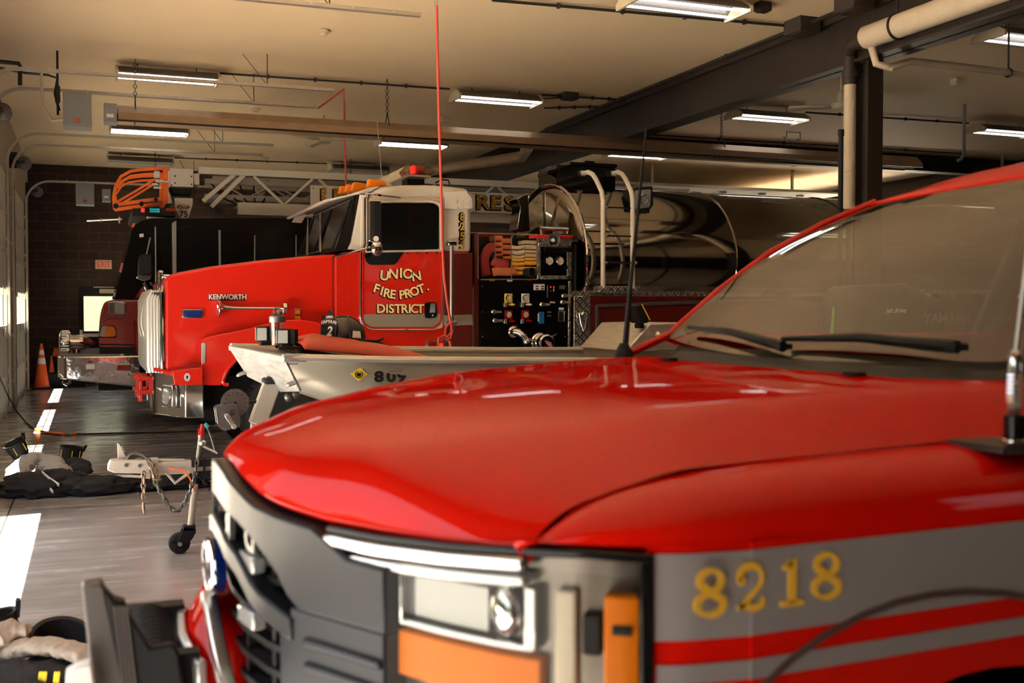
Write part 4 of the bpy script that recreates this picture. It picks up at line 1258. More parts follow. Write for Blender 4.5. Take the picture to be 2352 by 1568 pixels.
# ================================================================== RED TANKER (long bonnet, white topped cab)
YK = 10.3
YF = 12.5
tk = thing('tanker_truck', 'red tanker fire truck with white cab top, arched door lettering and polished tank', 'fire truck', (4, 11.4, 0))
def kp(px, py, y=YK):
    v = S(px, py, y)
    return (v.x, v.z)
def kpan(name, pix, y, th, m, parent=None, r=0, bevel=0.004, smooth=40):
    return panel(name, pix, y, th, M[m] if isinstance(m, str) else m, parent or tk, r, bevel, smooth)

# --- cab shell: cross-section in X-Z, carried across the truck
up = side([(836, 577), (842, 520), (850, 442), (872, 428), (930, 423), (1000, 423), (1050, 428), (1078, 432), (1086, 452), (1086, 580)], YK, [0, 0, .05, .1, .1, .1, .1, .12, .1, 0])
lo = side([(770, 590), (790, 579), (1086, 580), (1086, 800), (1078, 809), (770, 862)], YK, [.02, .02, 0, .05, .05, .02])
MB().prism(pz(up, YK + .03), (0, YF - YK - .06, 0)).build('cab_upper', M['white'], tk, bevel=0.05, segs=4, smooth=50)
MB().prism(pz(lo, YK), (0, YF - YK, 0)).build('cab_lower', M['red_k'], tk, bevel=0.02, smooth=40)
# corner panel behind the door: stands slightly proud, with rivets
cp = kpan('corner_panel', [(1022, 440), (1070, 437), (1085, 455), (1086, 479), (1022, 479)], YK - .006, .05, 'white', bevel=.006)
rv = MB(); rw = MB()
for px in (1049, 1063, 1077):
    for py in (463, 477):
        p = S(px, py, YK - .01); rw.ball(p, .009, 8, 6)
for k in range(26):
    p = S(1020, 482 + k * 3.6, YK - .004); rw.ball(p, .004, 6, 4)
for px in (788, 800, 812):
    for k in range(12):
        rv.ball(S(px, 610 + k * 14, YK - .002), .005, 6, 4)
for k in range(16):
    rv.ball(S(846 + k * 15, 765, YK - .002), .004, 6, 4); rv.ball(S(846 + k * 15, 778, YK - .002), .004, 6, 4)
rv.build('rivet', M['red_k'], tk)
rw.build('rivet', M['white'], tk)
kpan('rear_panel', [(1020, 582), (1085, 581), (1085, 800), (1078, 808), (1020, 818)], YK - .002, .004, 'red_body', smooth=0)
kpan('rear_stripe', [(1019, 724), (1085, 722), (1085, 746), (1019, 748)], YK - .003, .004, 'stripe_t', smooth=0)
# windscreen block: raked glass, its black surround and the white pillar fin
xb = kp(782, 577)[0]
def kx(px, py, y): return S(px, py, y)
wtop, wbot = kp(829, 444), kp(797, 576)
wsx = MB()
sec = [Vector((wbot[0] - .10, YK + .06, wbot[1])), Vector((wtop[0] - .04, YK + .10, wtop[1])), Vector((wtop[0] + .25, YK + .10, wtop[1] + .04)), Vector((wbot[0] + .5, YK + .06, wbot[1]))]
wsx.prism(sec, (0, YF - YK - .16, 0))
wsx.build('windscreen', M['black'], tk, bevel=.01)
kpan('cab_pillar', [(829, 444), (846, 438), (838, 575), (800, 572), (808, 556), (815, 520)], YK + .01, .06, 'white', bevel=.006)
wf = MB()
pl = [Vector((wbot[0] - .115, YK + .12, wbot[1] + .03)), Vector((wtop[0] - .055, YK + .16, wtop[1] - .05)), Vector((wtop[0] - .055, YF - .2, wtop[1] - .05)), Vector((wbot[0] - .115, YF - .16, wbot[1] + .03))]
wf.tube(pl, .012, 6, closed=True)
mid = [(pl[0] + pl[3]) / 2, (pl[1] + pl[2]) / 2]
wf.tube(mid, .014, 6)
wf.build('screen_gasket', M['blackm'], tk)
for k, (a, b) in enumerate(((.25, .55), (.62, .9))):
    y0 = YK + .12 + (YF - YK - .3) * a; y1 = YK + .12 + (YF - YK - .3) * (b - .2)
    MB().tube([(wbot[0] - .14, y0, wbot[1] + .02), (wbot[0] - .12, (y0 + y1) / 2, wbot[1] + .24), (wbot[0] - .10, y1, wbot[1] + .42)], [.014, .01, .007], 6).build('wiper', M['steel'], tk)
# sun visor
vi = side([(743, 459), (800, 447), (850, 430), (872, 427), (850, 441), (806, 449), (752, 463)], YK + .02)
MB().prism(pz(vi, YK + .02), (0, YF - YK - .04, 0)).build('sun_visor', M['white'], tk, bevel=.006)
vl = side([(749, 462), (778, 456), (764, 482), (738, 480)], YK + .2)
MB().prism(pz(vl, YF - .35), (0, .02, 0)).build('visor_bracket', M['white'], tk, bevel=.004)

# --- door
dr = kpan('cab_door', [(830, 455), (1000, 455), (1017, 462), (1017, 752), (1004, 756), (848, 756), (828, 742)], YK - .012, .03, 'white', r=[.02, .06, .05, .0, .1, .1, .0])
kpan('door_skin', [(833, 576), (1012, 573), (1012, 740), (995, 752), (850, 752), (833, 735)], YK - .02, .02, 'red_k', dr, r=[0, 0, .1, .1, .1, .1])
fr = side([(845, 463), (995, 463), (1012, 470), (1012, 575), (840, 578)], YK - .022, [.03, .08, .08, .0, 0])
ring = MB().tube(pz(fr, YK - .022), .022, 8, closed=True, sx=.6, up=(0, 1, 0))
ring.build('window_frame', M['white'], dr)
kpan('side_window', [(850, 467), (993, 466), (1008, 474), (1008, 572), (936, 574), (924, 583), (912, 603), (905, 608), (848, 608), (838, 596), (838, 575)], YK - .028, .01, 'black', dr, r=[.03, .06, .06, .02, .03, .04, .04, .03, .05, .05, .02], bevel=.002)
kpan('door_stripe', [(833, 722), (1012, 720), (1012, 738), (995, 751), (850, 751), (833, 736)], YK - .0225, .004, 'stripe_t', dr, r=[0, 0, .08, .1, .1, .08], smooth=0)
tr = side([(833, 580), (833, 738), (850, 754), (997, 754), (1013, 740), (1013, 574)], YK - .022, [.0, .09, .1, .1, .09, 0])
MB().tube(pz(tr, YK - .022), .008, 8, sx=.8).build('door_trim', M['red_k'], dr)
MB().tube(pz(side([(829, 575), (828, 735), (846, 757), (1000, 757)], YK - .024, [0, .1, .1, 0]), YK - .024), .009, 8).build('edge_strip', M['chrome'], dr)
hd = kpan('door_handle', [(976, 694), (1002, 694), (1004, 729), (976, 731)], YK - .036, .02, 'black', dr, r=.03)
kpan('latch_paddle', [(989, 697), (1000, 697), (1000, 718), (987, 718)], YK - .05, .02, 'chrome', hd, r=.008)
MB().ball(S(994, 724, YK - .045), .012, 12, 8).build('lock', M['chrome'], hd)
bt = MB()
for px in (936, 958, 980, 1003):
    bt.lathe([(.012, 0), (.012, .004), (.006, .006)], S(px, 581, YK - .02), (0, -1, 0), 12)
bt.build('door_bolt', M['red_body'], dr)
# lettering on the door (each letter on its arc)
lt, sh = MB(), MB()
def arc_word(word, pix, size_px, fit=None):
    # pix: (x, y, tilt in degrees) for every letter, in the door plane
    for ch, (px, py, rot) in zip(word, pix):
        if ch == ' ': continue
        o = S(px, py, YK - .024)
        s = size_px * 10.7 / 2500 * 1.38
        put_text(sh, ch, o + Vector((-.006, .002, -.006)), s, ext=.0008, off=.007, rot=math.radians(rot))
        put_text(lt, ch, o, s, ext=.0012, off=.003, rot=math.radians(rot))
arc_word('UNION', [(882, 643, -7), (903, 639, -4), (921, 637, 0), (938, 639, 4), (958, 644, 8)], 22)
arc_word('FIRE', [(862, 671, -18), (875, 677, -15), (887, 682, -11), (901, 685, -7)], 20)
arc_word('PROT.', [(924, 686, 4), (938, 683, 8), (954, 678, 13), (970, 672, 18), (984, 666, 22)], 20)
arc_word('DISTRICT', [(875, 718, 0), (889, 718, 0), (899, 718, 0), (914, 718, 0), (929, 718, 0), (941, 718, 0), (952, 718, 0), (966, 718, 0)], 20)
sh.build('lettering_shadow', M['black'], dr, smooth=0)
lt.build('door_lettering', M['cream_let'], dr, smooth=0)
lt, sh = MB(), MB()
for ch, py in zip('8253', (506, 528, 550, 572)):
    o = S(1062, py, YK + .024)
    put_text(sh, ch, o + Vector((-.008, .002, -.003)), .108, ext=.0008, off=.010)
    put_text(lt, ch, o, .104, ext=.0012, off=.002)
sh.build('number_shadow', M['black'], tk, smooth=0)
lt.build('number_lettering', M['gold'], tk, smooth=0)
# grab rail behind the door
MB().cyl(S(1037, 556, YK - .09), S(1037, 742, YK - .09), .02, 14).build('grab_rail', M['steel'], tk)
MB().bb(S(1030, 552, YK - .11), S(1042, 566, YK)).bb(S(1031, 736, YK - .11), S(1042, 746, YK)).build('rail_mount', M['chrome'], tk, bevel=.01)
# lamp low on the cab, fuel cap
lb = kpan('marker_lamp', [(978, 782), (1026, 781), (1024, 806), (979, 807)], YK - .02, .03, 'chrome', r=.015)
kpan('lamp_lens', [(983, 785), (1021, 784), (1020, 803), (984, 804)], YK - .026, .01, 'redlens', lb, r=.01)
kpan('lamp_glow', [(1006, 788), (1018, 788), (1018, 799), (1006, 799)], YK - .029, .004, 'redlit', lb)
MB().lathe([(.04, 0), (.04, .03), (.05, .03), (.05, .07), (.03, .08)], S(866, 806, YK - .02), (0, -.35, 1), 20).build('fuel_cap', M['chrome'], tk)
# mirror on its tubular frame
mr = MB()
yo = YK - .22
mr.tube([S(833, 575, YK), S(838, 560, yo), S(838, 455, yo), S(842, 446, yo), S(862, 446, yo), S(880, 449, YK - .05), S(920, 453, YK)], .011, 8)
mr.tube([S(845, 446, yo), S(845, 560, yo), S(843, 573, yo)], .011, 8)
mr.tube([S(770, 590, YK), S(800, 582, YK - .1), S(835, 572, yo), S(850, 568, yo)], .011, 8)
mr.tube([S(828, 445, YK), S(845, 446, yo)], .011, 8)
mo = mr.build('mirror_arm', M['chrome'], tk)
mh = side([(846, 459), (875, 459), (875, 556), (846, 556)], yo, .02)
MB().prism(pz(mh, yo - .02), (0, .07, 0)).build('mirror_housing', M['chrome'], mo, bevel=.012)
MB().prism(pz(side([(858, 463), (872, 463), (872, 553), (858, 553)], yo, .01), yo - .024), (0, .01, 0)).build('mirror_face', M['gplast'], mo)
MB().ball(S(866, 570, yo), .075, 18, 12, (.75, .4, 1.0)).build('spot_mirror', M['chrome'], mo)
st = S(864, 548, yo - .03)
MB().lathe([(.026, 0), (.026, .002)], st, (0, 1, 0), 14).build('sticker', M['paper'], mo)
# far mirror frame
mr = MB()
yf = YF + .25
mr.tube([S(722, 595, yf), S(722, 490, yf), S(752, 482, yf), S(760, 484, YF)], .012, 8).tube([S(729, 592, yf), S(729, 505, yf)], .012, 8).tube([S(724, 507, yf), S(734, 507, yf)], .01, 6)
mo = mr.build('mirror_arm', M['chrome'], tk)
MB().prism(pz(side([(727, 508), (734, 508), (734, 590), (727, 590)], yf), yf - .04), (0, .08, 0)).build('mirror_housing', M['chrome'], mo, bevel=.01)

# --- bonnet
MB().bb((kp(480, 880)[0], YK + .55, .5), (kp(790, 880)[0], YF - .55, kp(640, 780)[1])).build('well_light_block', M['blackm'], tk)  # black block added to stop light showing through the arch
yb0, yb1 = YK + .10, YF - .10
hs = side([(379, 640), (395, 628), (480, 612), (600, 597), (700, 588), (772, 583), (772, 852), (755, 818), (720, 798), (670, 789), (620, 792), (580, 803), (545, 825), (520, 853), (508, 886), (398, 884), (379, 862)], yb0, [.06, .06, 0, 0, 0, 0, 0, .05, .1, .1, .1, .1, .1, .1, .1, 0, .03, .03])
rows = []
n = len(hs)
for y, s, dz in ((yb0, 1, -.05), (yb0 - .0, 1, 0), (yb0 + .06, 1, .0), (yb1 - .06, 1, 0), (yb1, 1, 0)):
    pass
MB().prism(pz(hs, yb0), (0, yb1 - yb0, 0)).build('bonnet', M['red_k'], tk, bevel=.06, segs=5, smooth=50)
MB().bb((kp(771, 583)[0] - .01, YK + .085, kp(771, 862)[1]), (kp(771, 583)[0] + .012, YK + .2, kp(771, 588)[1])).build('bonnet_gap', M['blackm'], tk)
rl = MB()
rl.tube([S(392, 626, yb0 + .25), S(480, 608, yb0 + .25), S(600, 593, yb0 + .25), S(715, 585, yb0 + .25)], .012, 6)

# fender: wheel arch flare standing proud of the bonnet side
yfn = YK - .16
ax = S(560, 965, yfn)
fo = [(400, 883), (400, 856), (462, 850), (464, 778), (500, 768), (560, 758), (610, 744), (650, 735), (700, 734), (752, 746), (776, 790), (778, 860), (774, 850), (755, 815), (720, 795), (670, 786), (620, 789), (580, 800), (545, 822), (520, 850), (508, 885)]
fo = side(fo, yfn, [.02, .05, .03, .03, .05, .1, .1, .1, .1, .1, .05, 0, 0, .05, .1, .1, .1, .1, .1, .05, 0])
MB().prism(pz(fo, yfn), (0, yb0 - yfn + .02, 0)).build('fender', M['red_k'], tk, bevel=.035, segs=4, smooth=50)
lip_ = side([(508, 885), (520, 850), (545, 822), (580, 800), (620, 789), (670, 786), (720, 795), (755, 815), (774, 850)], yfn, .08)
MB().tube(pz(lip_, yfn - .002), .018, 8).build('arch_trim', M['red_k'], tk)
# step under the lamp and round emblem
st = side([(396, 852), (466, 843), (466, 884), (400, 884)], yfn - .06, .01)
MB().prism(pz(st, yfn - .06), (0, .3, 0)).build('fender_step', M['red_k'], tk, bevel=.012)
ed = MB().lathe([(.036, 0), (.036, .004)], S(430, 866, yfn - .065), (0, 1, 0), 24)
c = S(430, 866, yfn - .065)
for v in ed.v: v.x = c.x + (v.x - c.x) * .75
es = ed.build('round_sticker', M['paper'], tk)
e2 = MB().ring(c - Vector((0, .002, 0)), (0, 1, 0), .027, .002, 20, 5)
e2.add([c + Vector((a, -.002, b)) for a, b in ((-.012, .014), (.012, .014), (.012, -.006), (0, -.018), (-.012, -.006))], [(0, 1, 2, 3, 4)])
for v in e2.v: v.x = c.x + (v.x - c.x) * .75
e2.build('sticker_print', M['bluelens'], es)
# bonnet side details
lg = kpan('warning_light', [(418, 710), (467, 710), (466, 731), (418, 731)], yb0 - .03, .04, 'chrome', r=.02)
kpan('blue_lens', [(422, 713), (463, 713), (462, 728), (422, 728)], yb0 - .036, .02, 'bluelens', lg, r=.012)
kpan('badge_base', [(479, 687), (565, 688), (565, 690), (479, 689)], yb0 - .008, .008, 'blackm')
b = MB()
o = S(479, 687, yb0 - .006); o2 = S(565, 687, yb0 - .006)
put_text(b, 'KENWORTH', o, .066, align='LEFT', off=.0015, ext=.004, fit=o2.x - o.x)
b.build('badge_lettering', M['refl'], tk, smooth=0)
kpan('badge_plate', [(478, 676), (566, 676), (566, 690), (478, 690)], yb0 - .001, .004, 'red_body', smooth=0)
h0, h1 = S(502, 708, yb0 - .09), S(652, 708, yb0 - .09)
hn = MB().lathe([(.085, 0), (.075, .012), (.05, .03), (.028, .07), (.018, .14), (.014, .3), (.013, (h1 - h0).length)], h0, (1, 0, 0), 24)
ho = hn.build('air_horn', M['chrome'], tk)
MB().ring(h0, (1, 0, 0), .085, .007, 28, 8).lathe([(.02, 0), (.06, .02), (.06, .05), (.02, .07)], h1 - Vector((.03, 0, 0)), (1, 0, 0), 20).cyl(h0 + Vector((.15, 0, 0)), h0 + Vector((.15, .09, 0)), .014, 10).cyl(h1, h1 + Vector((0, .09, 0)), .02, 10).build('horn_mount', M['chrome'], ho)
am = kpan('side_marker', [(676, 709), (692, 709), (693, 738), (677, 738)], yb0 - .03, .035, 'chrome', r=.008)
kpan('amber_lens', [(678, 712), (690, 712), (690, 722), (678, 722)], yb0 - .04, .02, 'amber', am)
kpan('amber_lens', [(678, 725), (690, 725), (691, 735), (679, 735)], yb0 - .04, .02, 'amber', am)
kpan('turn_signal', [(462, 787), (473, 787), (472, 834), (463, 836)], yfn - .012, .03, 'lens', r=.012)
# grille: chrome shell with vertical bars, curved back at the top
gx = kp(378, 760)[0]
gy0, gy1 = YK + .14, YF - .14
gtop, gbot = kp(365, 672, YK + .3)[1], kp(372, 858)[1]
gs = MB().prism([Vector((gx - .0, gy0, gbot)), Vector((gx - .10, gy0 + .1, gbot)), Vector((gx - .10, gy1 - .1, gbot)), Vector((gx, gy1, gbot))], (0, 0, gtop - gbot))
go = gs.build('grille', M['grill_b'], tk)
gb = [(gx - .012 - .10 * i / 4, gy0 + .03 + .02 * i) for i in range(5)] + [(gx - .112, gy0 + .12 + (gy1 - gy0 - .2) * i / 20) for i in range(21)]
for x, y in gb:
    MB().tube([(x, y, gbot), (x - .012, y, gbot + .06), (x - .012, y, gtop - .06), (x + .03, y, gtop + .02)], .014 if y < gy0 + .115 else .026, 8).build('grille_bar', M['gbar'], go)
MB().tube([(gx - .015, gy0 - .02, gbot), (gx - .015, gy0 - .02, gtop), (gx, gy0 + .06, gtop + .05)], .02, 8).build('grille_edge', M['chrome'], go)
for k in (0.25, .6):
    y = gy0 + (gy1 - gy0) * k
    MB().tube([(gx - .14 - .03 * math.sin(PI * i / 12), y, 1.30 + .34 * i / 12) for i in range(13)], .009, 8).build('grille_handle', M['gbar'], go)
ce = S(371, 655, YK + .5)
MB().bb(ce + Vector((-.04, -.06, -.16)), ce + Vector((.02, .06, .14))).build('radiator_cap', M['chrome'], tk, bevel=.02)
MB().bb(ce + Vector((0, -.12, .06)), ce + Vector((.12, .02, .1))).build('bonnet_ornament', M['chrome'], tk, bevel=.015)
# bumper, lamp cube, red tow hooks
ztb, zbb = 1.0, .60
px0 = kp(354, 900, 10.6)[0]
bp = [(px0, 12.2), (px0, 10.62), (px0 + .235, 10.12), (px0 + .40, 10.1), (px0 + .40, 10.3), (px0 + .16, 10.8), (px0 + .16, 12.2)]
bm_ = MB().prism([Vector((a, b, zbb)) for a, b in bp], (0, 0, ztb - zbb))
bo = bm_.build('bumper', M['chrome'], tk, bevel=.012, segs=3)
a = Vector((px0, 10.62, 0)); b = Vector((px0 + .235, 10.12, 0))
tdir = (b - a).normalized(); nrm = Vector((tdir.y, -tdir.x, 0)) * 1
if nrm.x > 0: nrm = -nrm
c = a.lerp(b, .56); c.z = .79
R3 = Matrix((tdir, nrm, Vector((0, 0, 1)))).transposed()
fg = MB().box(c + nrm * .02, (.20, .05, .21), R3)
fo_ = fg.build('fog_lamp', M['chrome'], bo, bevel=.012)
MB().lathe([(.07, .0), (.075, .012), (.06, .022), (.02, .03)], c + nrm * .042, nrm, 24).build('lamp_lens', M['lens'], fo_)
for hy in (10.95, 11.5):
    hk = MB()
    for dz in (.90, .77):
        hk.prism([Vector((x, hy, dz)) for x in ()] or [Vector((px0 + .05, hy - .06, dz)), Vector((px0 - .13, hy - .06, dz)), Vector((px0 - .16, hy, dz)), Vector((px0 - .13, hy + .06, dz)), Vector((px0 + .05, hy + .06, dz))], (0, 0, .04))
    hk.bb((px0 - .03, hy - .06, .77), (px0 + .06, hy + .06, .94)).cyl((px0 - .11, hy, .70), (px0 - .11, hy, .95), .025, 12)
    hk.build('tow_hook', M['red_k'], tk, bevel=.006)
MB().tube([(gx - .08, gy0 + .0, 1.03), (gx + .05, gy0 - .12, 1.0), (gx + .2, gy0 - .1, .98)], .018, 8).build('step_bar', M['red_k'], tk)
# chassis and wheels
MB().bb((.9, YK + .3, .55), (12.5, YF - .3, .95)).build('chassis', M['blackm'], tk)
def truck_wheel(parent, x, y, r, wdt, s):
    pr = [(r * .55, -wdt / 2), (r * .93, -wdt / 2), (r, -wdt * .38), (r, wdt * .38), (r * .93, wdt / 2), (r * .55, wdt / 2)]
    w_ = MB().lathe(pr, (x, y, r), (0, 1, 0), 40)
    for k in range(48):
        a = 2 * PI * k / 48
        for yy in (-.25, .25):
            w_.box((x + math.cos(a) * r, y + yy * wdt, r + math.sin(a) * r), (.02, wdt * .35, .05), Matrix.Rotation(-a, 3, 'Y'))
    wo = w_.build('wheel', M['rubber'], parent)
    MB().lathe([(r * .56, .1), (r * .5, .02), (r * .3, .03), (r * .18, .08), (r * .1, .09)], (x, y - s * .02, r), (0, -s, 0), 30).build('hub', M['steel'], wo)
fw = S(690, 930, YK + .02)
for s, y in ((1, YK + .05), (-1, YF - .05)):
    truck_wheel(tk, fw.x, y, .54, .32, s)
    for x in (9.2, 10.5):
        truck_wheel(tk, x, y, .52, .5, s)

# roof lights and aerials
lb0, lb1 = Vector((2.93, YK + .26, 2.97)), Vector((2.85, YF - .3, 3.0))
c0 = S(955, 388, YK + .15)
prof = [(-.115, -.05), (-.15, 0), (-.075, .075), (.07, .075), (.16, .0), (.10, -.05)]
ya, yb = YK + .15, YF - .25
xc, zc = S(966, 391, ya).x, S(966, 391, ya).z
lbb = MB().prism([Vector((xc + p * 1.0, ya + .28, zc + q)) for p, q in prof], (0, yb - ya - .28, 0))
lo_ = lbb.build('light_bar', M['cream'], tk, bevel=.01)
MB().prism([Vector((xc + p * 1.01, ya, zc + q * 1.01)) for p, q in prof], (0, .28, 0)).build('end_lens', M['clearpl'], lo_, bevel=.01)
MB().bb((xc - .075, ya + .04, zc - .03), (xc - .035, ya + .14, zc + .055)).build('rotator', M['redlit'], lo_, bevel=.015)
MB().bb((xc - .03, ya + .06, zc - .03), (xc + .06, ya + .22, zc + .055)).build('rotator', M['redlens'], lo_, bevel=.015)
MB().bb((xc - .12, ya - .004, zc - .064), (xc + .105, yb, zc - .048)).build('bar_tray', M['steel'], lo_)
MB().bb((xc - .08, ya + .2, zc - .2), (xc + .1, ya + .4, zc - .06)).bb((xc - .08, yb - .4, zc - .2), (xc + .1, yb - .2, zc - .06)).build('bar_foot', M['blackm'], lo_)
for px, py, y in ((855, 421, YK + .25), (820, 428, YK + .7), (805, 432, YK + 1.1), (790, 436, YK + 1.5)):
    p = S(px, py, y)
    MB().prism([p + Vector(q) for q in ((-.06, -.05, -.045), (.13, -.05, -.02), (.13, -.05, .02), (-.04, -.05, .04))], (0, .1, 0)).build('clearance_lamp', M['amber'], tk, bevel=.012)
MB().prism([S(848, 438, YK + .2), S(872, 414, YK + .3), S(902, 425, YK + .3)], (0, .01, 0)).build('lamp_shroud', M['white'], tk)
MB().cyl(S(878, 424, YK + .5), S(866, 275, YK + .5), .004, 6).build('whip_aerial', M['steel'], tk)
MB().tube([S(1000, 420, YK + .4), S(1015, 412, YK + .4), S(1030, 414, YK + .4), S(1033, 424, YK + .4)], .008, 6).build('roof_cable', M['blackm'], tk)

# --- pump housing behind the cab
YP = YK + .06
X0 = kp(1091, 700)[0]; X1 = kp(1312, 700)[0]
ph = MB().bb((X0, YP + .30, .75), (X1, YF - .06, kp(1100, 535)[1] - .01)).bb((X0, YP + .03, .75), (X1, YP + .31, kp(1200, 640)[1])).bb((X0, YP + .03, .8), (X0 + .04, YP + .31, kp(1100, 535)[1])).bb((X1 - .06, YP + .03, .8), (X1, YP + .31, kp(1300, 535)[1]))
ph.build('pump_housing', M['blackm'], tk, bevel=.005)
kpan('pump_panel', [(1102, 642), (1310, 640), (1310, 838), (1102, 838)], YP, .03, 'black', r=.01)
MB().prism(pz(side([(1091, 536), (1100, 536), (1100, 838), (1091, 838)], YP - .01), YP - .01), (0, .3, 0)).build('housing_post', M['red_body'], tk, bevel=.004)
kpan('housing_skirt', [(1078, 700), (1091, 640), (1091, 838), (1066, 838)], YP + .02, .02, 'diamond')
MB().tube([S(1098, 640, YP - .012), S(1098, 536, YP - .012), S(1236, 539, YP - .012)], .007, 6).tube([S(1104, 642, YP - .012), S(1236, 641, YP - .012)], .007, 6).tube([S(1137, 540, YP), S(1137, 600, YP)], .006, 6).tube([S(1175, 541, YP), S(1175, 640, YP)], .006, 6).tube([S(1233, 541, YP), S(1233, 640, YP)], .006, 6).build('bin_frame', M['steel'], tk)
# gauge cabinet with diamond plate face
kpan('gauge_surround', [(1235, 546), (1313, 548), (1313, 568), (1237, 566)], YP - .01, .04, 'diamond')
kpan('gauge_surround', [(1235, 566), (1242, 566), (1242, 640), (1235, 640)], YP - .01, .04, 'diamond')
kpan('gauge_surround', [(1303, 568), (1313, 568), (1313, 640), (1303, 640)], YP - .01, .04, 'diamond')
kpan('gauge_surround', [(1242, 633), (1313, 633), (1313, 641), (1242, 641)], YP - .01, .04, 'diamond')
gp = kpan('gauge_panel', [(1242, 568), (1303, 568), (1303, 633), (1242, 633)], YP + .005, .02, 'black')
kpan('housing_cap', [(1231, 538), (1316, 540), (1316, 548), (1231, 546)], YP - .03, .2, 'red_k', bevel=.008)
def gauge(px, py, r, y, parent, face='gauge'):
    c = S(px, py, y)
    g = MB().lathe([(r, 0), (r * 1.05, .012), (r * .9, .02)], c, (0, -1, 0), 24, False).build('gauge', M['chrome'], parent)
    MB().lathe([(r * .92, .008), (0.001, .0081)], c, (0, -1, 0), 24).build('dial', M[face], g)
    nd_ = MB()
    rnd = random.Random(px)
    for k in range(9):
        a = math.radians(-40 + 32 * k)
        nd_.bb(c + Vector((math.cos(a) * r * .7 - r * .07, -.0092, math.sin(a) * r * .7 - r * .05)), c + Vector((math.cos(a) * r * .7 + r * .07, -.0088, math.sin(a) * r * .7 + r * .05)))
    nd_.bar(c + Vector((0, -.0095, 0)), c + Vector((r * .5, -.0095, -r * .4)), .001, r * .08)
    nd_.build('dial_print', M['blackm'], g)
gauge(1262, 599, .044, YP, gp); gauge(1286, 599, .044, YP, gp)
MB().bb(S(1246, 607, YP - .02), S(1249, 616, YP)).bb(S(1299, 609, YP - .02), S(1302, 618, YP)).build('latch', M['chrome'], gp)
sk = S(1272, 551, YP - .16)
so = MB().lathe([(.066, 0), (.062, .004), (.03, .055), (.022, .10), (.022, .18)], sk, (0.25, 1, 0), 28, False).build('siren_horn', M['galv'], tk, solid=.003)
MB().lathe([(.018, .0), (.018, .05)], sk + Vector((0, .01, 0)), (0, 1, 0), 16).build('horn_core', M['paper'], so)
kpan('gauge_light_bar', [(1250, 569), (1318, 567), (1318, 579), (1250, 578)], YP - .06, .05, 'black', bevel=.005)
MB().cyl(S(1240, 524, YP + .1), S(1305, 527, YP + .1), .02, 12).tube([S(1242, 524, YP + .1), S(1243, 538, YP + .1)], .012, 8).tube([S(1303, 527, YP + .1), S(1302, 539, YP + .1)], .012, 8).build('handrail', M['steel'], tk)

# pump panel fittings
pp = YP - .002
def plate(pix, m, r=0, y=pp, name='panel_label'):
    return kpan(name, pix, y - .006, .008, m, r=r, smooth=0, bevel=0)
for (px, py, m) in ((1168, 685, 'yellow'), (1207, 685, 'paper'), (1168, 723, 'redlens'), (1207, 723, 'redlens')):
    pl_ = plate([(px - 9, py - 11), (px + 9, py - 11), (px + 9, py + 10), (px - 9, py + 10)], m, name='gauge_plate')
    gauge(px, py - 1, .034, pp - .006, pl_)
    c = S(px + 7, py + 14, pp - .006)
    e = MB().lathe([(.027, 0), (.027, .005)], c, (0, -1, 0), 20)
    for v in e.v: v.x = c.x + (v.x - c.x) * 1.35; v.z = c.z + (v.z - c.z) * .45
    e.build('name_tag', M[m], pl_)
    MB().bb(S(px - 10, py + 10, pp - .03), S(px - 5, py + 20, pp)).build('drain_lever', M['steel'], pl_, bevel=.004)
for pix, m in (([(1226, 652), (1251, 652), (1251, 666), (1226, 666)], 'paper'), ([(1257, 655), (1259, 655), (1259, 684), (1256, 684)], 'steel'), ([(1284, 655), (1297, 655), (1297, 664), (1284, 664)], 'steel'), ([(1264, 692), (1275, 692), (1275, 696), (1264, 696)], 'paper'), ([(1284, 706), (1295, 706), (1295, 712), (1284, 712)], 'paper'), ([(1125, 640), (1137, 640), (1137, 645), (1125, 645)], 'yellow'), ([(1165, 641), (1177, 641), (1177, 646), (1165, 646)], 'paper'), ([(1211, 641), (1222, 641), (1222, 645), (1211, 645)], 'redlens'), ([(1177, 747), (1189, 747), (1189, 752), (1177, 752)], 'redlens'), ([(1223, 815), (1252, 815), (1252, 822), (1223, 822)], 'redlens'), ([(1258, 715), (1266, 715), (1266, 718), (1258, 718)], 'steel'), ([(1258, 723), (1266, 723), (1266, 727), (1258, 727)], 'steel')):
    plate(pix, m)
bl = kpan('blue_manifold', [(1238, 716), (1250, 716), (1250, 743), (1238, 743)], pp - .012, .014, 'blue', bevel=.002)
mb = MB()
for k in range(5):
    mb.ball(S(1244, 719.5 + k * 5, pp - .012), .006, 8, 6)
mb.build('manifold_port', M['blackm'], bl)
MB().bb(S(1236, 720, pp - .01), S(1238, 738, pp)).build('sight_strip', M['paper'], bl)
mb = MB()
for (px, py, c_) in ((1228.5, 656, 1), (1241, 656, 1), (1228.5, 661.5, 1), (1241, 661.5, 1)):
    mb.bb(S(px + 2, py, pp - .009), S(px + 8, py + 3, pp - .006))
mb.build('label_print', M['blackm'], tk)
for (px, py, m) in ((1265, 659, 'redlit'), (1272, 659, 'redlit'), (1272, 664, 'yellow'), (1272, 668, 'yellow'), (1265, 668, 'steel')):
    MB().lathe([(.008, 0), (.006, .006)], S(px, py, pp), (0, -1, 0), 12).build('indicator', M[m], tk)
for (px, py) in ((1243, 699), (1135, 736), (1293, 679), (1132, 716), (1290, 694)):
    c = S(px, py, pp)
    MB().lathe([(.022, 0), (.022, .02), (.012, .03), (.012, .05), (.02, .055), (.02, .065)], c, (0, -1, 0), 16).bar(c + Vector((0, -.05, 0)), c + Vector((.07, -.06, 0)), .012, .024).build('valve_handle', M['steel'], tk)
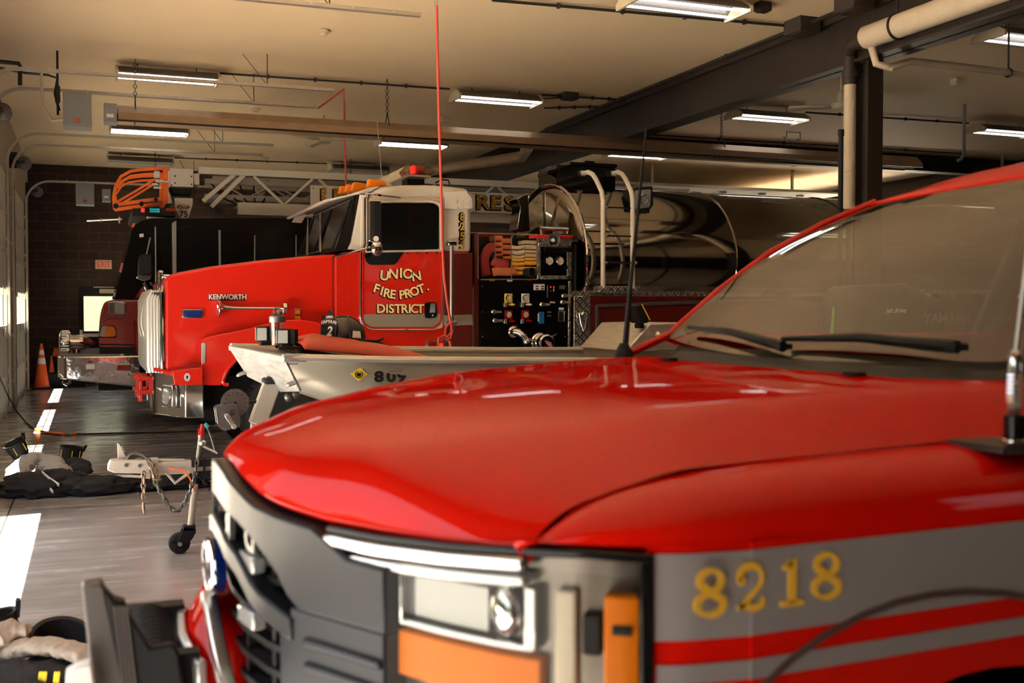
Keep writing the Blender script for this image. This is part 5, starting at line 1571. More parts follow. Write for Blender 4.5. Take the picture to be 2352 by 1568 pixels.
sw_ = kpan('switch_box', [(1283, 715), (1296, 715), (1296, 738), (1283, 738)], pp - .01, .012, 'blackm', r=.006)
MB().tube(pz(side([(1283, 715), (1296, 715), (1296, 738), (1283, 738)], pp - .012, .006), pp - .012), .003, 5, closed=True).build('box_rim', M['steel'], sw_)
# discharge elbow, capped intake with flag cap, tools along the foot
c = S(1178, 762, pp)
MB().lathe([(.058, 0), (.058, .02), (.043, .03), (.043, .07)], c, (0, -1, 0), 24).tube([c + Vector((0, -.05, 0)), c + Vector((.03, -.09, -.005)), c + Vector((.075, -.115, -.045)), c + Vector((.10, -.12, -.09))], [.042, .04, .034, .032], 18).lathe([(.04, 0), (.044, .01), (.044, .035), (.038, .04)], c + Vector((.095, -.12, -.075)), (.45, -.15, -.9), 20).build('discharge_elbow', M['chrome'], tk)
c = S(1238, 786, pp)
ic = MB().lathe([(.10, 0), (.10, .03), (.085, .04), (.085, .08)], c, (0, -1, 0), 28).build('intake', M['chrome'], tk)
c2 = S(1252, 786, pp - .1)
cap = MB().lathe([(.075, 0), (.083, .01), (.083, .05), (.07, .06), (0.001, .061)], c2, (0, -1, 0), 32).bar(c2 + Vector((-.05, -.03, -.07)), c2 + Vector((-.10, -.04, -.11)), .012, .016).bar(c2 + Vector((.06, -.03, .06)), c2 + Vector((.12, -.03, .09)), .012, .016).build('intake_cap', M['chrome'], ic)
kd = MB().lathe([(.066, .0612), (0.001, .0618)], c2, (0, -1, 0), 28).build('cap_face', M['black'], cap)
fl = MB(); f2 = MB()
for k in range(6):
    z = .018 - k * .011
    w0 = -.035 if k < 3 else -.04
    (fl if k % 2 == 0 else f2).prism([c2 + Vector((w0 + .008 * k, -.063, z + .012)), c2 + Vector((.04 + .004 * k, -.063, z - .012)), c2 + Vector((.04 + .004 * k, -.063, z - .020)), c2 + Vector((w0 + .008 * k, -.063, z + .004))], (0, .001, 0))
fl.build('flag_stripe', M['redlens'], cap); f2.build('flag_stripe', M['paper'], cap)
MB().prism([c2 + Vector((-.03, -.064, .05)), c2 + Vector((.01, -.064, .04)), c2 + Vector((.012, -.064, .014)), c2 + Vector((-.03, -.064, .02))], (0, .001, 0)).build('flag_canton', M['bluelens'], cap)
e = MB().ring(c2 + Vector((-.008, -.063, -.045)), (0, 1, 0), .014, .003, 18, 5)
cc = c2 + Vector((-.008, 0, 0))
for v in e.v: v.x = cc.x + (v.x - cc.x) * 1.7
e.build('cap_badge', M['redlens'], cap)
MB().bb(S(1137, 802, pp - .06), S(1166, 807, pp - .02)).bb(S(1166, 803, pp - .05), S(1176, 806, pp - .03)).prism([S(1176, 804, pp - .04), S(1194, 799, pp - .04), S(1194, 808, pp - .04)], (0, .02, 0)).build('spanner', M['steel'], tk, bevel=.003)
MB().cyl(S(1178, 815, pp - .05), S(1221, 812, pp - .05), .012, 12).lathe([(.04, 0), (.04, .05), (.02, .06)], S(1130, 818, pp), (0, -1, 0), 16).bb(S(1155, 813, pp - .07), S(1165, 822, pp - .02)).build('nozzle', M['steel'], tk, bevel=.003)
sc_ = MB()
for px in (1108, 1298):
    for py in (657, 716, 773):
        sc_.lathe([(.008, 0), (.005, .005)], S(px, py, pp), (0, -1, 0), 10)
sc_.build('panel_screw', M['steel'], tk)

# diamond plate pillar and side body
kpan('plate_pillar', [(1318, 679), (1357, 679), (1357, 815), (1318, 815)], YP - .02, .1, 'diamond', bevel=.01)
kpan('pillar_edge', [(1306, 645), (1312, 645), (1310, 815), (1305, 815)], YP - .02, .05, 'diamond', bevel=.006)
MB().tube([S(1318, 560, YP + .05), S(1318, 680, YP + .05), S(1310, 830, YP + .05)], .03, 4).build('corner_post', M['blackm'], tk)
hdk = MB().tube([S(1341, 714, YP - .05), S(1331, 720, YP - .05), S(1334, 740, YP - .05), S(1340, 760, YP - .06), S(1344, 760, YP - .06), S(1346, 740, YP - .05), S(1349, 720, YP - .05)], .012, 10, closed=True)
hdk.ball(S(1339, 721, YP - .05), .03, 14, 8).build('folding_step', M['chrome'], tk)
MB().lathe([(.06, 0), (.06, .02), (.04, .03), (.04, .05)], S(1340, 804, YP - .02), (0, -1, 0), 22).build('step_lamp', M['chrome'], tk)
XB = 12.2
zt = kp(1400, 679)[1]
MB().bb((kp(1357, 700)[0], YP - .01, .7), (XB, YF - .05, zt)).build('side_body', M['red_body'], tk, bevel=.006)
MB().bb((kp(1318, 700)[0], YP - .015, zt), (XB, YP + .02, zt + .035)).build('deck_edge', M['diamond'], tk)
MB().bb((kp(1318, 700)[0], YP - .0, zt + .02), (XB, YP + .5, zt + .05)).bb((kp(1318, 700)[0], YP + .45, zt - .1), (XB, YP + .55, zt + .16)).build('side_deck', M['diamond'], tk)
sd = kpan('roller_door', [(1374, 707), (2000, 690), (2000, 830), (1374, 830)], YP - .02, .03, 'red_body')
fr_ = MB().bar(S(1371, 702, YP - .03), S(2000, 679, YP - .03), .03, .035).bar(S(1371, 702, YP - .03), S(1371, 838, YP - .03), .03, .035)
fr_.build('door_frame', M['galv'], sd, bevel=.004)
for k, (a_, b_) in enumerate(((781, 790), (793, 797), (800, 804))):
    za, zb = kp(1400, a_)[1], kp(1400, b_)[1]
    MB().bb((kp(1378, 780)[0], YP - .027, zb), (XB, YP - .02, za)).build('body_stripe', M['stripe_t'], sd)
MB().bb((kp(1358, 780)[0], YP - .014, kp(1400, 806)[1]), (kp(1369, 780)[0], YP - .009, kp(1400, 781)[1])).build('body_stripe', M['stripe_t'], tk)
MB().bb((kp(1390, 660)[0] - .1, YP - .12, zt + .035), (kp(1465, 660)[0], YP + .02, zt + .1)).build('ladder_step', M['diamond'], tk, bevel=.004)

# polished tank
xh, xe = 4.86, 12.0
yc, zc_, ry, rz = 11.46, 2.10, 1.09, .88
def ell(x, k, kk=1.0, n=48):
    return [(x, yc - math.cos(2 * PI * i / n) * ry * kk, zc_ + math.sin(2 * PI * i / n) * rz * kk) for i in range(n)]
rows = [ell(xh + .02 + .0, 0, .01), ell(xh - .1, 0, .3), ell(xh - .075, 0, .6), ell(xh - .03, 0, .9), ell(xh, 0, .985), ell(xh + .03, 0, 1.0)]
MB().grid(rows, True).build('tank_head', M['tank'], tk, smooth=60)
rows = [ell(xh + .02, 0, 1.0), ell(8.4, 0, 1.0), ell(xe, 0, 1.0)]
t_ = MB().grid(rows, True)
t_.build('tank', M['tank'], tk, smooth=80)
MB().tube(ell(xh, 0, 1.012), .02, 8, closed=True).build('tank_rim', M['chrome'], tk)
for xx_ in (8.4, 6.7):
    MB().tube(ell(xx_, 0, 1.003), .01, 8, closed=True).build('tank_band', M['tank'], tk)
MB().bb((xe, yc - .9, 1.2), (xe + .05, yc + .9, 2.9)).build('tank_rear', M['steel'], tk)
MB().tube([(xh - .13, yc - .25, 2.25), (xh - .13, yc - .25, 2.9)], .02, 8).build('head_pipe', M['chrome'], tk)
# steel heat shield beside the head
MB().prism([S(1204, 446, 10.95), S(1214, 443, 10.95), S(1218, 530, 10.95), S(1187, 528, 10.95), S(1195, 475, 10.95), S(1187, 455, 10.95)], (0, .25, 0)).build('tank_shield', M['tank'], tk, bevel=.01)
# black dump hatch on top with two grab rails and a scene light
ha = S(1262, 385, 10.9); hb = S(1416, 470, 10.9)
hx = MB().bb((S(1268, 420, 11.35).x + .06, 11.35, S(1300, 458, 11.35).z), (S(1414, 420, 11.35).x, 11.9, S(1300, 378, 11.35).z))
hb_ = hx.build('hatch_box', M['black'], tk, bevel=.01)
MB().prism([S(1258, 392, 11.3), S(1310, 377, 11.3), S(1310, 382, 11.3), S(1258, 402, 11.3)], (0, .3, 0)).bb((S(1310, 375, 11.3).x, 11.3, S(1310, 378, 11.3).z), (S(1418, 375, 11.3).x, 11.95, S(1310, 371, 11.3).z)).bb((S(1345, 372, 11.3).x, 11.32, S(1310, 372, 11.3).z), (S(1368, 372, 11.3).x, 11.5, S(1310, 366, 11.3).z)).build('hatch_lid', M['black'], hb_, bevel=.005)
MB().bb((S(1318, 462, 11.2).x, 11.2, S(1300, 464, 11.2).z), (S(1470, 462, 11.2).x, 11.4, S(1300, 456, 11.2).z)).build('hatch_flange', M['blackm'], hb_)
ytr = YP - .1
for px, px2 in ((1385, 1335), (1453, 1405)):
    dx = 0
    hr = MB().tube([S(px, 662, ytr), S(px, 600, ytr), S(px, 460, ytr), S(px - 3, 440, ytr + .03), S(px - 16, 412, ytr + .18), S(px - 24, 400, ytr + .3), S(px - 34, 395, ytr + .42), S(px2 + 10, 397, ytr + .62), S(px2 + 3, 398, 11.3)], .025, 14)
    ho_ = hr.build('handrail', M['ladder'], tk)
    hm = MB().bb(S(px2 - 2, 391, 11.28), S(px2 + 4, 406, 11.35)).cyl(S(px, 668, ytr), S(px, 655, ytr), .014, 8)
    hm.build('rail_mount', M['steel'], ho_)
    st_ = MB()
    for py in (477, 542, 604):
        st_.cyl(S(px, py, ytr), S(px + 9, py, ytr), .018, 10)
    st_.build('stub', M['steel'], ho_)
for py in (477, 542, 603):
    MB().bb(S(1388, py - 3, ytr - .01), S(1450, py + 3, ytr + .02)).build('ladder_rung', M['blackm'], tk, bevel=.005)
sl = MB().prism([S(1458, 430, 10.6), S(1500, 427, 10.6), S(1502, 470, 10.6), S(1486, 492, 10.6), S(1460, 490, 10.6)], (0, .3, 0))
so_ = sl.build('scene_light', M['blackm'], tk, bevel=.015)
MB().prism(pz(side([(1459, 437), (1497, 434), (1494, 476), (1459, 481)], 10.58, .03), 10.585), (0, .02, 0)).build('lamp_lens', M['lens'], so_, bevel=.006)
MB().ring(S(1478, 457, 10.57), (0, 1, 0), .05, .006, 24, 6).build('lamp_ring', M['chrome'], so_)

# hoses packed in the bins (flat folded lengths)
def fold(px0, px1, py0, py1, m, label, dy=0.0, sag=0.0, y=None):
    y = (YP + .06) if y is None else y
    a = S(px0, py0, y); b = S(px1, py1, y)
    hz = (a.z - b.z) / 2
    zc = (a.z + b.z) / 2
    mb = MB()
    n = 10
    rows = []
    for k in range(n + 1):
        t = k / n
        x = a.x + (b.x - a.x) * t
        zz = zc - sag * math.sin(PI * t)
        rows.append([(x, y + hz * 0.9 - .0 + (math.cos(q) * hz * -0.9), zz + math.sin(q) * hz * .93) for q in [math.radians(-90 + 180 * i / 8) for i in range(9)]] + [(x, y + .2, zz + hz * .9), (x, y + .2, zz - hz * .9)])
    mb.grid(rows, True)
    base = 0
    nn = 11
    mb.f.append(list(range(nn))[::-1]); mb.f.append([n * nn + i for i in range(nn)])
    o = mb.build('folded_hose', M[m], smooth=60)
    return tag(o, label, 'fire hose', 'folded hoses in the tanker bins')
ys_ = [(552, 562), (563, 573), (574, 580), (581, 589)]
nm = ['topmost', 'second', 'third', 'fourth']
for k, (p, q) in enumerate(((561, 571), (571, 584), (584, 592))):
    fold(1176, 1205, p, q, 'hose_w', '%s tan hose fold in the slumped stack of the middle bin' % nm[k], sag=.012)
for k, (p, q) in enumerate(((592, 600), (600, 610), (610, 620), (620, 632))):
    fold(1178, 1205, p, q, 'hose_y', '%s yellow hose fold under the slumped tan stack' % nm[k], sag=.006)
for k, (p, q) in enumerate(((551, 561), (561, 573), (573, 581), (581, 591))):
    fold(1206, 1233, p, q, 'hose_w', '%s tan hose fold in the straight stack against the gauge cabinet' % nm[k])
for k, (p, q) in enumerate(((591, 598), (598, 609), (612, 620), (620, 632))):
    fold(1206, 1233, p, q, 'hose_y', '%s yellow hose fold in the straight stack against the gauge cabinet' % nm[k])
for k, (p, q) in enumerate(((540, 553), (555, 566), (568, 578), (581, 590))):
    fold(1139, 1155, p, q, 'hose_o', '%s banded orange hose fold in the inner column of the second bin' % nm[k], y=YP + .1)
    fold(1156, 1175, p + 6, q + 6, 'hose_o', '%s banded orange hose fold in the outer column of the second bin' % nm[k], y=YP + .07)
def coil(pts, r, m, label):
    o = MB().tube([S(a, b, c) for a, b, c in pts], r, 12, sx=.55).build('coiled_hose', M[m], smooth=60)
    return tag(o, label, 'fire hose', 'loose hoses in the tanker bin')
coil([(1117, 632, YP + .12), (1113, 612, YP + .1), (1112, 594, YP + .1), (1118, 578, YP + .12), (1128, 568, YP + .14), (1136, 566, YP + .16)], .055, 'hose_r', 'tall dark red hose loop standing at the end of the bin')
coil([(1131, 598, YP + .08), (1140, 603, YP + .06), (1152, 606, YP + .06), (1165, 609, YP + .07)], .05, 'hose_r', 'dark red hose bundle lying above the banded one')
coil([(1131, 625, YP + .06), (1142, 623, YP + .05), (1156, 624, YP + .05), (1170, 624, YP + .05), (1183, 623, YP + .06)], .045, 'hose_o', 'banded red and tan hose bundle on the bin floor')
c = S(1222, 626, YP - .06)
o = MB().lathe([(.03, .10), (.05, .09), (.052, .0), (.046, -.005), (.038, 0), (.036, .08)], c, (-.35, 1, 0), 24, False).build('hose_coupling', M['gplast'], smooth=40)
tag(o, 'dark round hose coupling poking out of the yellow folds', 'hose coupling')
mb = MB()
rnd = random.Random(3)
for k in range(7):
    a = S(1583 + k * 3, 644, YP + .35)
    mb.tube([a, a + Vector((.05 + .04 * k, 0, .03)), a + Vector((.12 + .05 * k, 0, .04 + .01 * k))], .004, 5)
tag(mb.build('lime_rope', M['green']), 'bunch of lime green rope ends on the tanker side deck', 'rope')

# ================================================================== LADDER TRUCK (behind the tanker)
YL, YM = 15.35, 17.75
ld = thing('ladder_truck', 'dark red ladder truck with white aerial ladder and chrome front bumper', 'fire truck', (4, 16.5, 0))
def lpan(name, pix, y, th, m, parent=None, r=0, bevel=.004, smooth=40):
    return panel(name, pix, y, th, M[m], parent or ld, r, bevel, smooth)
cb = side([(232, 812), (226, 770), (230, 720), (240, 692), (262, 688), (760, 688), (760, 830), (320, 830), (312, 812)], YL, [.03, .1, .1, .1, .05, 0, 0, 0, 0])
MB().prism(pz(cb, YL), (0, YM - YL, 0)).build('cab_lower', M['red_d'], ld, bevel=.09, segs=5, smooth=50)
cu = side([(264, 690), (303, 530), (318, 508), (345, 500), (740, 500), (760, 505), (760, 690)], YL + .03, [.02, .1, .1, .1, .05, .05, 0])
MB().prism(pz(cu, YL + .03), (0, YM - YL - .06, 0)).build('cab_upper', M['black'], ld, bevel=.05, segs=3)
lpan('side_window', [(410, 520), (500, 520), (500, 650), (410, 650)], YL + .02, .02, 'black', r=.03)
lpan('cab_post', [(395, 512), (405, 506), (406, 700), (397, 700)], YL + .01, .03, 'box_grey')
lpan('cab_post', [(502, 528), (507, 528), (508, 700), (503, 700)], YL + .01, .03, 'box_grey')
lpan('cab_post', [(355, 520), (358, 520), (360, 690), (357, 690)], YL + .012, .03, 'steel')
for px in (585, 680):
    MB().cyl(S(px, 540, YL - .05), S(px, 640, YL - .05), .008, 8).build('grab_rail', M['box_grey'], ld)
lpan('screen_edge', [(343, 545), (347, 545), (338, 585), (335, 585)], YL + .02, .01, 'lens')
MB().prism([S(262, 690, YL + .2), S(303, 530, YL + .2), S(308, 530, YL + .2), S(275, 690, YL + .2)], (0, YM - YL - .4, 0)).build('windscreen', M['glass_d'], ld)
lpan('permit_sticker', [(320, 537), (330, 536), (330, 544), (320, 545)], YL + .015, .006, 'gauge')
# front corner: wheel-well panel, lamps, stripes
wp = lpan('corner_panel', [(230, 812), (226, 778), (236, 738), (252, 730), (310, 734), (312, 808)], YL - .03, .06, 'red_d', r=[.02, .04, .06, .05, .03, .02], bevel=.02)
lpan('headlight', [(229, 772), (235, 748), (246, 747), (240, 774)], YL - .045, .03, 'lens', wp, r=.01)
lpan('turn_signal', [(240, 774), (246, 748), (262, 750), (266, 760), (266, 772)], YL - .05, .03, 'amber', wp, r=.015)
lpan('lamp_frame', [(227, 776), (234, 746), (263, 748), (268, 758), (268, 776)], YL - .036, .01, 'black', wp, r=.015)
mb = MB()
mb2 = MB()
for (a, b, g) in ((789, 793, mb), (796, 812, mb)):
    g.prism(pz(side([(228, a), (311, a + 1), (311, b + 1), (229, b)], YL - .034), YL - .034), (0, .006, 0))
mb.build('corner_stripe', M['blackm'], wp)
for a, b in ((789, 793), (800, 818), (823, 826)):
    lpan('side_stripe', [(315, a), (480, a), (480, b), (315, b)], YL - .004, .006, 'blackm')
sl = lpan('scene_light', [(249, 694), (262, 692), (289, 693), (289, 722), (262, 722), (250, 720)], YL - .10, .12, 'chrome', r=[.01, .01, .03, .03, .01, .01], bevel=.01)
lpan('lamp_lens', [(264, 696), (285, 696), (285, 719), (264, 719)], YL - .105, .01, 'lens', sl)
lpan('corner_marker', [(238, 704), (249, 703), (249, 714), (238, 715)], YL - .02, .03, 'redlens')
c = S(338, 708, YL - .01)
MB().prism([c + Vector(q) for q in ((-.07, 0, 0), (0, 0, .07), (.06, 0, .03), (.05, 0, -.02), (0, 0, -.07))], (0, .012, 0)).build('maltese_badge', M['chrome'], ld, bevel=.004)
MB().lathe([(.03, 0), (.03, .006)], c - Vector((0, .004, 0)), (0, -1, 0), 16).build('badge_centre', M['blackm'], ld)
# mirror on bracket
mr = MB().prism(pz(side([(318, 598), (322, 583), (345, 582), (350, 590), (350, 636), (316, 636)], YL - .25, .05), YL - .25), (0, .12, 0))
mo = mr.build('side_mirror', M['blackm'], ld, bevel=.02)
MB().prism(pz(side([(313, 634), (348, 626), (348, 640), (330, 646), (314, 640)], YL - .25, .03), YL - .25), (0, .12, 0)).build('mirror_base', M['chrome'], mo, bevel=.01)
MB().tube([S(330, 648, YL - .2), S(340, 668, YL - .15), S(352, 676, YL)], .025, 8).tube([S(346, 650, YL - .2), S(356, 660, YL)], .018, 8).prism([S(308, 688, YL - .05), S(320, 668, YL - .05), S(332, 652, YL - .05), S(332, 672, YL - .05)], (0, .03, 0)).build('mirror_arm', M['chrome'], mo)
# chrome bumper with tread deck, bell-shaped siren and hook
xa, xb = -.40, S(323, 850, 15.2).x
zt, zb1, zb2 = S(178, 818, 15.2).z, S(178, 868, 15.2).z, S(300, 890, 15.2).z
y0, y1 = 15.2, 17.9
prof = [(xa + .10, y0), (xb, y0), (xb, y1), (xa + .10, y1), (xa + .02, y1 - .08), (xa, y1 - .2), (xa, y0 + .2), (xa + .02, y0 + .08)]
mb = MB()
n = len(prof)
def zlow(x): return zb1 + (zb2 - zb1) * max(0, min(1, (x - xa) / (xb - xa)))
mb.add([Vector((a, b, zt)) for a, b in prof] + [Vector((a, b, zlow(a))) for a, b in prof], [list(range(n)), list(range(2 * n - 1, n - 1, -1))] + [[i, n + i, n + (i + 1) % n, (i + 1) % n] for i in range(n)])
bo = mb.build('bumper', M['chrome_w'], ld, bevel=.02, segs=3)
dk = MB()
for k in range(26):
    y = y0 + .05 + k * .1
    dk.box((xa + .4, y, zt + .012), (.75, .05, .025))
dk.build('tread_deck', M['galv'], bo)
lpan('marker_light', [(267, 836), (301, 836), (301, 852), (267, 852)], y0 - .012, .02, 'chrome', bo, r=.02)
lpan('marker_lens', [(270, 838), (298, 838), (298, 850), (270, 850)], y0 - .018, .02, 'redlens', bo, r=.015)
lpan('speaker_plate', [(197, 836), (218, 835), (218, 848), (197, 848)], y0 - .008, .012, 'steel', bo, r=.01)
lpan('intake_slot', [(203, 829), (211, 829), (211, 832), (203, 832)], y0 - .006, .01, 'blackm', bo)
MB().tube([S(147, 870, 15.4), S(146, 880, 15.4), S(153, 884, 15.4), S(161, 878, 15.4), S(163, 869, 15.4)], .018, 8).build('tow_eye', M['chrome'], bo)
sy = 15.75
s0 = S(139, 787, sy)
sr = MB().lathe([(.10, -.02), (.155, 0), (.16, .02), (.16, .10), (.15, .12), (.11, .125), (.105, .16), (.11, .22), (.095, .30), (.06, .36), (.03, .40)], s0, (1, 0, 0), 28)
so = sr.build('siren', M['chrome'], ld)
gl = MB()
for k in range(26):
    a = 2 * PI * k / 26
    gl.box(s0 + Vector((.06, math.cos(a) * .162, math.sin(a) * .162)), (.09, .012, .012))
gl.build('siren_vane', M['steel'], so)
MB().lathe([(.05, .36), (.035, .40), (.012, .43)], s0, (1, 0, 0), 16).build('siren_tip', M['redlens'], so)
MB().cyl((s0.x + .2, sy, zt), (s0.x + .2, sy, s0.z - .08), .05, 14).build('siren_foot', M['chrome'], so)
# underbody and wheels
MB().bb((.1, YL + .3, .5), (12, YM - .3, .95)).build('chassis', M['blackm'], ld)
for x in (1.75, 9.0):
    for s, y in ((1, YL + .2), (-1, YM - .2)):
        truck_wheel(ld, x, y, .54, .35, s)
MB().bb((S(760, 600, YL).x, YL, .8), (12, YM, 2.75)).build('rear_body', M['red_d'], ld, bevel=.02)
# roof equipment
rb = lpan('roof_light_bar', [(305, 478), (400, 478), (404, 496), (303, 496)], YL + .3, 1.6, 'blackm')
lpan('radio_head', [(333, 476), (368, 476), (368, 494), (333, 494)], YL + .28, .05, 'black', rb)
dp = MB()
o = S(343, 482, YL + .275)
for r in range(2):
    for k in range(6):
        dp.bb(o + Vector((.006 + k * .022, -.003, .0 - r * .03)), o + Vector((.022 + k * .022, 0, .022 - r * .03)))
dp.build('display', M['screen'], rb)
lpan('red_marker', [(324, 478), (332, 478), (332, 487), (324, 487)], YL + .275, .02, 'redlit', rb)
lpan('red_marker', [(381, 478), (404, 479), (404, 486), (381, 485)], YL + .275, .02, 'redlens', rb)
lpan('roof_tray', [(337, 497), (382, 500), (382, 507), (345, 506)], YL + .25, .2, 'ladder')
lpan('clearance_lamp', [(305, 513), (311, 512), (308, 520), (302, 521)], YL + .1, .1, 'orange')
MB().tube([S(200, 507, YL + 1.2), S(280, 503, YL + 1.0)], .012, 8).bb(S(272, 498, YL + 1.0), S(276, 512, YL + 1.04)).bb(S(230, 502, YL + 1.1), S(236, 508, YL + 1.14)).build('roof_aerial', M['steel'], ld)
# aerial ladder
la = MB().bb((S(470, 500, 16.2).x, 16.15, 2.75), (S(470, 500, 16.2).x + .1, 16.9, 2.8)).build('ladder_cradle', M['galv'], ld)
def lat(px, py, y=16.2): return S(px, py, y)
X1 = 9.5
zt_, zb_ = 3.58, 3.05
xs = lat(455, 390).x
def truss(y, dep, x0):
    mb = MB()
    mb.bb((x0, y - .04, zt_ - .05), (X1, y + .04, zt_ + .05))
    mb.bb((lat(545, 485, y).x, y - .05, zb_ - .09), (X1, y + .05, zb_ + .09))
    return mb
for y in (16.2, 17.2):
    x0 = xs if y < 17 else lat(455, 390).x + .3
    truss(y, 0, x0).build('ladder_rail', M['ladder'] if y < 17 else M['fly'], la, bevel=.008)
    br = MB()
    xq = x0 + .55
    k = 0
    if y < 17:
        for (a, b, c, d, w_) in ((548, 392, 466, 462, .06), (570, 392, 485, 475, .06)):
            br.bar(lat(a, b, y), lat(c, d, y), .05, w_)
        xq = lat(583, 400, y).x
    while xq < X1 - .5:
        p = Vector((xq, y, zt_ - .05)); q = Vector((xq + .42, y, zb_ + .09)); r_ = Vector((xq + .86, y, zt_ - .05))
        br.cyl(p, q, .022, 8); br.cyl(q + Vector((.03, 0, 0)), r_, .022, 8)
        xq += .95
    br.build('ladder_brace', M['ladder'], la)
# inner fly section and rungs
fl = MB()
for y in (16.42, 16.98):
    fl.bb((lat(470, 400, y).x, y - .03, zt_ - .16), (X1, y + .03, zt_ - .09)).bb((lat(470, 470, y).x, y - .03, zb_ + .14), (X1, y + .03, zb_ + .22))
    xq = lat(470, 400, y).x + .2
    while xq < X1 - .5:
        fl.cyl((xq, y, zt_ - .13), (xq + .4, y, zb_ + .18), .016, 6).cyl((xq + .4, y, zb_ + .18), (xq + .8, y, zt_ - .13), .016, 6)
        xq += .8
fl.build('fly_section', M['fly'], la)
rg = MB()
for k in range(24):
    x = xs + .3 + k * .34
    rg.cyl((x, 16.22, zb_ + .10), (x, 17.18, zb_ + .10), .018, 8)
    rg.cyl((x, 16.45, zb_ + .24), (x, 16.95, zb_ + .24), .015, 6)
rg.build('ladder_rung', M['fly'], la)
cbx = MB()
for k in range(5):
    a = lat(480 + k * 34, 415, 16.5); b = lat(545 + k * 14, 470, 16.3)
    cbx.tube([a, a.lerp(b, .5) + Vector((0, 0, -.08)), b], .012, 6)
cbx.build('ladder_hose', M['blackm'], la)
lpan('rail_boss', [(494, 476), (510, 476), (513, 484), (505, 490), (495, 488)], 16.12, .04, 'rubber', la)
# tip box, shield with number, controls
tb = lpan('tip_box', [(390, 386), (444, 388), (444, 429), (390, 428)], 16.1, .9, 'ladder', la)
sc = MB()
for px, py in ((402, 404), (440, 405), (402, 420), (440, 423), (394, 425)):
    sc.lathe([(.012, 0), (.01, .006)], S(px, py, 16.1), (0, -1, 0), 8)
sc.build('box_bolt', M['blackm'], tb)
lpan('tip_bracket', [(444, 398), (458, 398), (458, 424), (446, 424)], 16.15, .3, 'ladder', la)
lpan('tip_winch', [(388, 430), (446, 430), (440, 446), (400, 444)], 16.3, .4, 'blackm', la)
lpan('tip_plate', [(382, 432), (386, 432), (396, 466), (380, 470)], 16.15, .6, 'ladder', la)
shd = lpan('number_shield', [(400, 454), (443, 455), (443, 468), (431, 506), (417, 506), (403, 478)], 16.05, .03, 'ladder', la, bevel=.006)
b = MB(); put_text(b, '75', S(422, 498, 16.04), .12, off=.003)
b.build('shield_number', M['blackm'], shd, smooth=0)
e = MB().ring(S(421, 475, 16.045), (0, 1, 0), .030, .0035, 28, 6)
cx_ = S(421, 475, 16.045)
for v in e.v: v.x = cx_.x + (v.x - cx_.x) * 2.7
e.build('shield_oval', M['redlens'], shd)
b = MB(); put_text(b, 'Pierce', cx_ + Vector((0, -.002, -.018)), .062, shear=.3, off=.001, fit=.15)
b.build('shield_script', M['blackm'], shd, smooth=0)
# orange tip guards: two bent frames
for y in (16.15, 16.95):
    og = MB()
    def o_(px, py): return S(px, py, 16.15) + Vector((0, y - 16.15, 0))
    og.tube([o_(382, 387), o_(330, 389), o_(300, 393), o_(278, 405), (o_(266, 425)), o_(263, 440), o_(266, 470)], .028, 4, sx=.9, phase=PI / 4)
    og.tube([o_(266, 470), o_(330, 461), o_(382, 455)], .034, 4, phase=PI / 4)
    og.tube([o_(268, 464), o_(316, 436), o_(356, 411)], .022, 4, phase=PI / 4)
    og.tube([o_(372, 398), o_(330, 400), o_(300, 404), o_(282, 414), o_(270, 432)], .02, 4, phase=PI / 4)
    og.bar(o_(380, 385), o_(380, 468), .06, .07)
    og.build('tip_guard', M['orange'], la)
bt = MB().lathe([(.035, -.04), (.035, .04)], S(266, 473, 16.12), (0, 1, 0), 14).lathe([(.03, -.04), (.03, .04)], S(325, 468, 16.12), (0, 1, 0), 14).lathe([(.025, -.04), (.025, .04)], S(358, 458, 16.12), (0, 1, 0), 12).build('guard_bolt', M['blackm'], la)
tc = MB().bb(S(354, 392, 16.0), S(366, 409, 16.1)).bb(S(357, 412, 16.0), S(374, 420, 16.1)).bb(S(349, 420, 16.0), S(362, 426, 16.1)).bb(S(353, 428, 16.0), S(371, 434, 16.1)).bb(S(374, 415, 16.0), S(388, 421, 16.1))
tc.build('tip_light', M['paper'], la, bevel=.01)
# name board with block letters
ys = 16.05
bd = MB().prism(pz(side([(713, 428), (1245, 446), (1242, 500), (713, 480)], ys), ys), (0, .02, 0))
# keep the board level in the world
za = 3.46; zb = 3.04
x0, x1 = S(713, 450, ys).x, S(1242, 470, ys).x
bo = MB().bb((x0, ys, S(1140, 489, ys).z), (x1, ys + .02, S(1140, 443, ys).z)).build('name_board', M['ladder'], la)
lt, shw = MB(), MB()
base = S(1140, 480, ys).z
hgt = S(1140, 447, ys).z - base
xR, xS = S(1093, 465, ys).x, S(1160, 465, ys).x
pitch = (xS - xR) / 2
xU = S(737, 450, ys).x
def blk(word, x):
    for k, ch in enumerate(word):
        o = Vector((x + pitch * k, ys - .006, base))
        put_text(shw, ch, o + Vector((-.022, .002, -.016)), hgt * 1.37, align='LEFT', off=.016, ext=.001, sx=1.22)
        put_text(lt, ch, o, hgt * 1.37, align='LEFT', off=.012, ext=.002, sx=1.22)
blk('UNION', xU); blk('FIRE', xU + pitch * 5.4); blk('RESCUE', xR)
shw.build('board_shadow', M['black'], bo, smooth=0)
gm = mat('spun_gold', (0.66, 0.40, 0.05), 0.4, 0.4)
nn = gm.node_tree
tcn = nn.nodes.new('ShaderNodeTexCoord'); ck = nn.nodes.new('ShaderNodeTexVoronoi'); ck.inputs['Scale'].default_value = 22
mx = nn.nodes.new('ShaderNodeMix'); mx.data_type = 'RGBA'; mx.inputs[6].default_value = (.80, .50, .06, 1); mx.inputs[7].default_value = (.30, .15, .015, 1)
nn.links.new(tcn.outputs['Object'], ck.inputs['Vector'])
